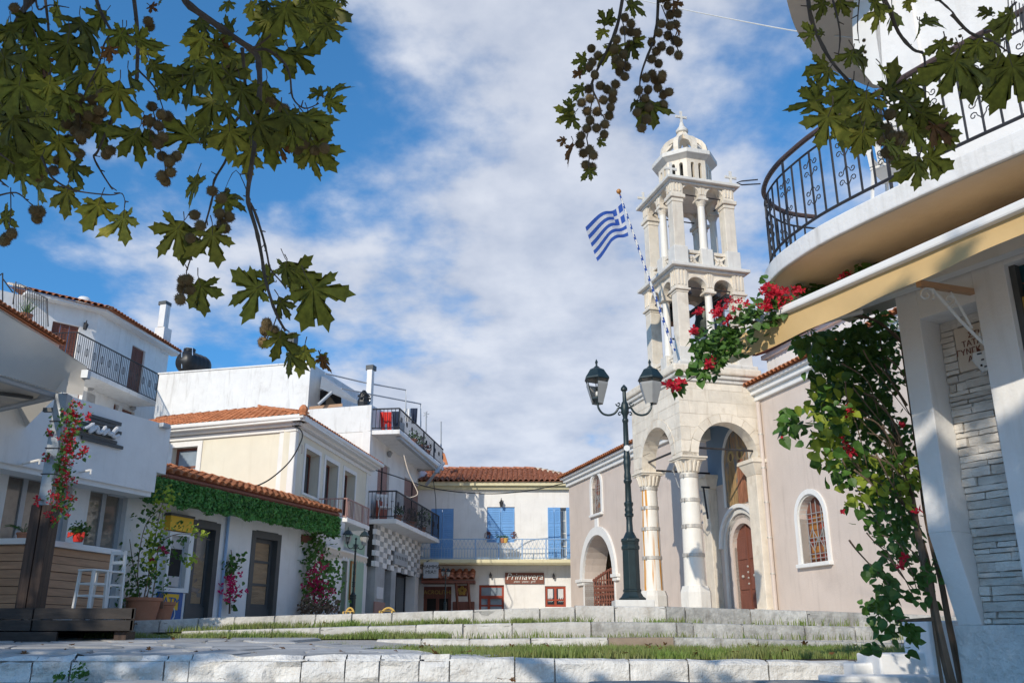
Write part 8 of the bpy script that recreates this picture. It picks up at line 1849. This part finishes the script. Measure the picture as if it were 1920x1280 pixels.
for a, b in (((-1.6, 1.6, 3.9), P(345, -30, 3.0)), ((-3.2, 2.0, 3.8), P(72, -10, 3.2)), ((-3.2, 2.0, 3.8), P(252, -10, 3.1)), ((-1.6, 1.6, 3.9), P(178, -10, 3.0)), ((.6, 2.0, 3.4), P(1170, -20, 2.8)), ((.6, 2.0, 3.4), P(1236, -20, 2.8)), ((1.3, 1.2, 4.0), P(1640, -20, 2.6)), ((1.3, 1.2, 4.0), P(1512, -20, 2.6)), ((1.3, 1.2, 4.0), P(1745, -20, 2.6))):
    m = MB(); m.tube(curve([a, (Vector(a) + b) / 2 + Vector((0, 0, .15)), b], 4), [.03 - .0022 * i for i in range(9)], 6); m.build('branch', M['bark'], pt, smooth=True)
Hd = Vector((SV.x, SV.y, 0)).normalized(); cm = MB(); rr = random.Random(9)
def crown(c, r, n):
    for _ in range(n):
        d = Vector((rr.gauss(0, 1), rr.gauss(0, 1), rr.gauss(0, .7))); d = d.normalized() * r * rr.random() ** .5; p = Vector(c) + d
        # stay out of the picture: only above / behind the view frustum
        q = p - Vector((0, 0, EYE)); dep = q.dot(FW)
        if dep > .15 and abs(q.dot(UP) / dep) < .47 and abs(q.dot(RT) / dep) < .66: continue
        if p.z < 2.2: continue
        nrm = Vector((rr.gauss(0, .5), rr.gauss(0, .5), 1)).normalized(); y = nrm.orthogonal().normalized(); y.rotate(Quaternion(nrm, rr.uniform(0, 6.28))); x = y.cross(nrm); s = rr.uniform(.10, .17)
        o = [(0, -1), (.75, -.75), (.35, -.15), (1.05, .15), (.35, .35), (0, 1.15), (-.35, .35), (-1.05, .15), (-.35, -.15), (-.75, -.75)]
        cm.add([p + x * a * s + y * b * s for a, b in o], [range(10)])
CR_ = []
for tgt, dist, r, n in ((P(300, 200, 3), (1.6, 3.2, 5.2), .95, 110), (P(80, 120, 3), (1.8, 3.4, 5.4), 1.1, 130), (P(520, 150, 3), (1.8, 3.6), .9, 90), (P(1700, 180, 2.6), (1.8, 3.4, 5), .95, 110), (P(1170, 150, 2.8), (1.8, 3.4), .75, 50), (P(1850, 100, 2.6), (2, 4), .9, 110)):
    for d in dist: crown(tgt + Hd * d + Vector((0, 0, d * math.tan(rad(SUN_EL)))), r, n)
for tgt, dist, r, n in (((-7.0, 12.4, .5), (14, 16), 1.3, 260), ((-5.2, 9.5, .1), (12, 14, 15.5), 1.2, 200), ((-3.6, 9.5, .1), (13,), .8, 90), ((-6.5, 14.5, 1.4), (17,), 1.0, 170), ((-6.9, 13, 2.8), (15,), .9, 150), ((-6.9, 13, 1.6), (16.5,), .8, 130), ((3.9, 9.0, .1), (13,), .9, 70), ((3.4, 6.9, .3), (10.5,), .8, 120), ((3.35, 6.5, 1.6), (11,), .7, 45), ((4.6, 12.5, .5), (16,), .8, 30), ((3.3, 6.5, .9), (12.5,), .6, 30)):
    for d in dist: crown(Vector(tgt) + Hd * d + Vector((0, 0, d * math.tan(rad(SUN_EL)))), r, n)
stuff(cm.build('crown', M['planeleaf'], pt))
# fallen leaves
for x, y, Y, lab in ((955, 1276, 9.25, 'curled orange dead leaf lying at the foot of the white kerb'), (944, 1277, 9.2, 'paler dead leaf touching the curled orange one on the kerb foot'), (420, 1270, 9.3, 'single yellowish dead leaf at the kerb foot left of the middle')):
    p = P(x, y, Y); p.z = .03; o = bpy.data.objects.new('fallen_leaf', R.choice(LD)); COL.objects.link(o); o.location = p; o.rotation_euler = (R.uniform(-.3, .3), R.uniform(-.3, .3), R.uniform(0, 6)); o.scale = (.06, .06, .06); tag(o, lab, 'leaf')
lit = MB(); R.seed(31)
for _ in range(190):
    y = R.uniform(KY + .3, 14.9); x = R.uniform(-6.5, 6.2)
    if y > 13.9: y += .7; z = P(900, 1169, 14.6).z
    elif y > 13.1: continue
    else: z = (zpath(x, y) + .02) if x < lawn_left(y) else zlawn(x, y) + .05
    me = R.choice(LD if R.random() < .7 else LY); mt = Matrix.Translation((x, y, z + .012)) @ Matrix.Rotation(R.uniform(0, 6.3), 4, 'Z') @ Matrix.Rotation(R.gauss(0, .5), 4, 'X') @ Matrix.Scale(R.uniform(.03, .075), 4)
    lit.add([mt @ v.co for v in me.vertices], [list(q.vertices) for q in me.polygons])
tag(lit.build('leaf_litter', M['planeleaf_dry']), 'scattered small brown fallen leaves on the paving and in the grass', 'leaves', kind='stuff')
# groups for look-alikes
GR = {'wall_lamp': 'small lanterns on house walls', 'chimney': 'chimneys on the roofs', 'weed': 'weeds at the kerb foot', 'fallen_leaf': 'dead leaves on the ground', 'flower_pot': 'pots on the blue balcony rail', 'sill_plant': 'plants on the window sill', 'balcony_plant': 'plants on the corner house balconies', 'potted_shrub': 'terracotta pots beside the cash machine', 'power_cable': 'black overhead cables', 'plastic_chair': 'white plastic chairs', 'cane_chair': 'ochre cane chairs', 'floodlight': 'spotlights on the cafe box', 'rod_bracket': 'rod arms on the cafe wall', 'aerial': 'masts on the corner house roof', 'bougainvillea': 'bougainvilleas on the walls', 'grass': 'grass between the stone tiers'}
for o in list(COL.objects):
    if o.parent is None and 'group' not in o:
        k = o.name.split('.')[0]
        if k in GR: o['group'] = GR[k]
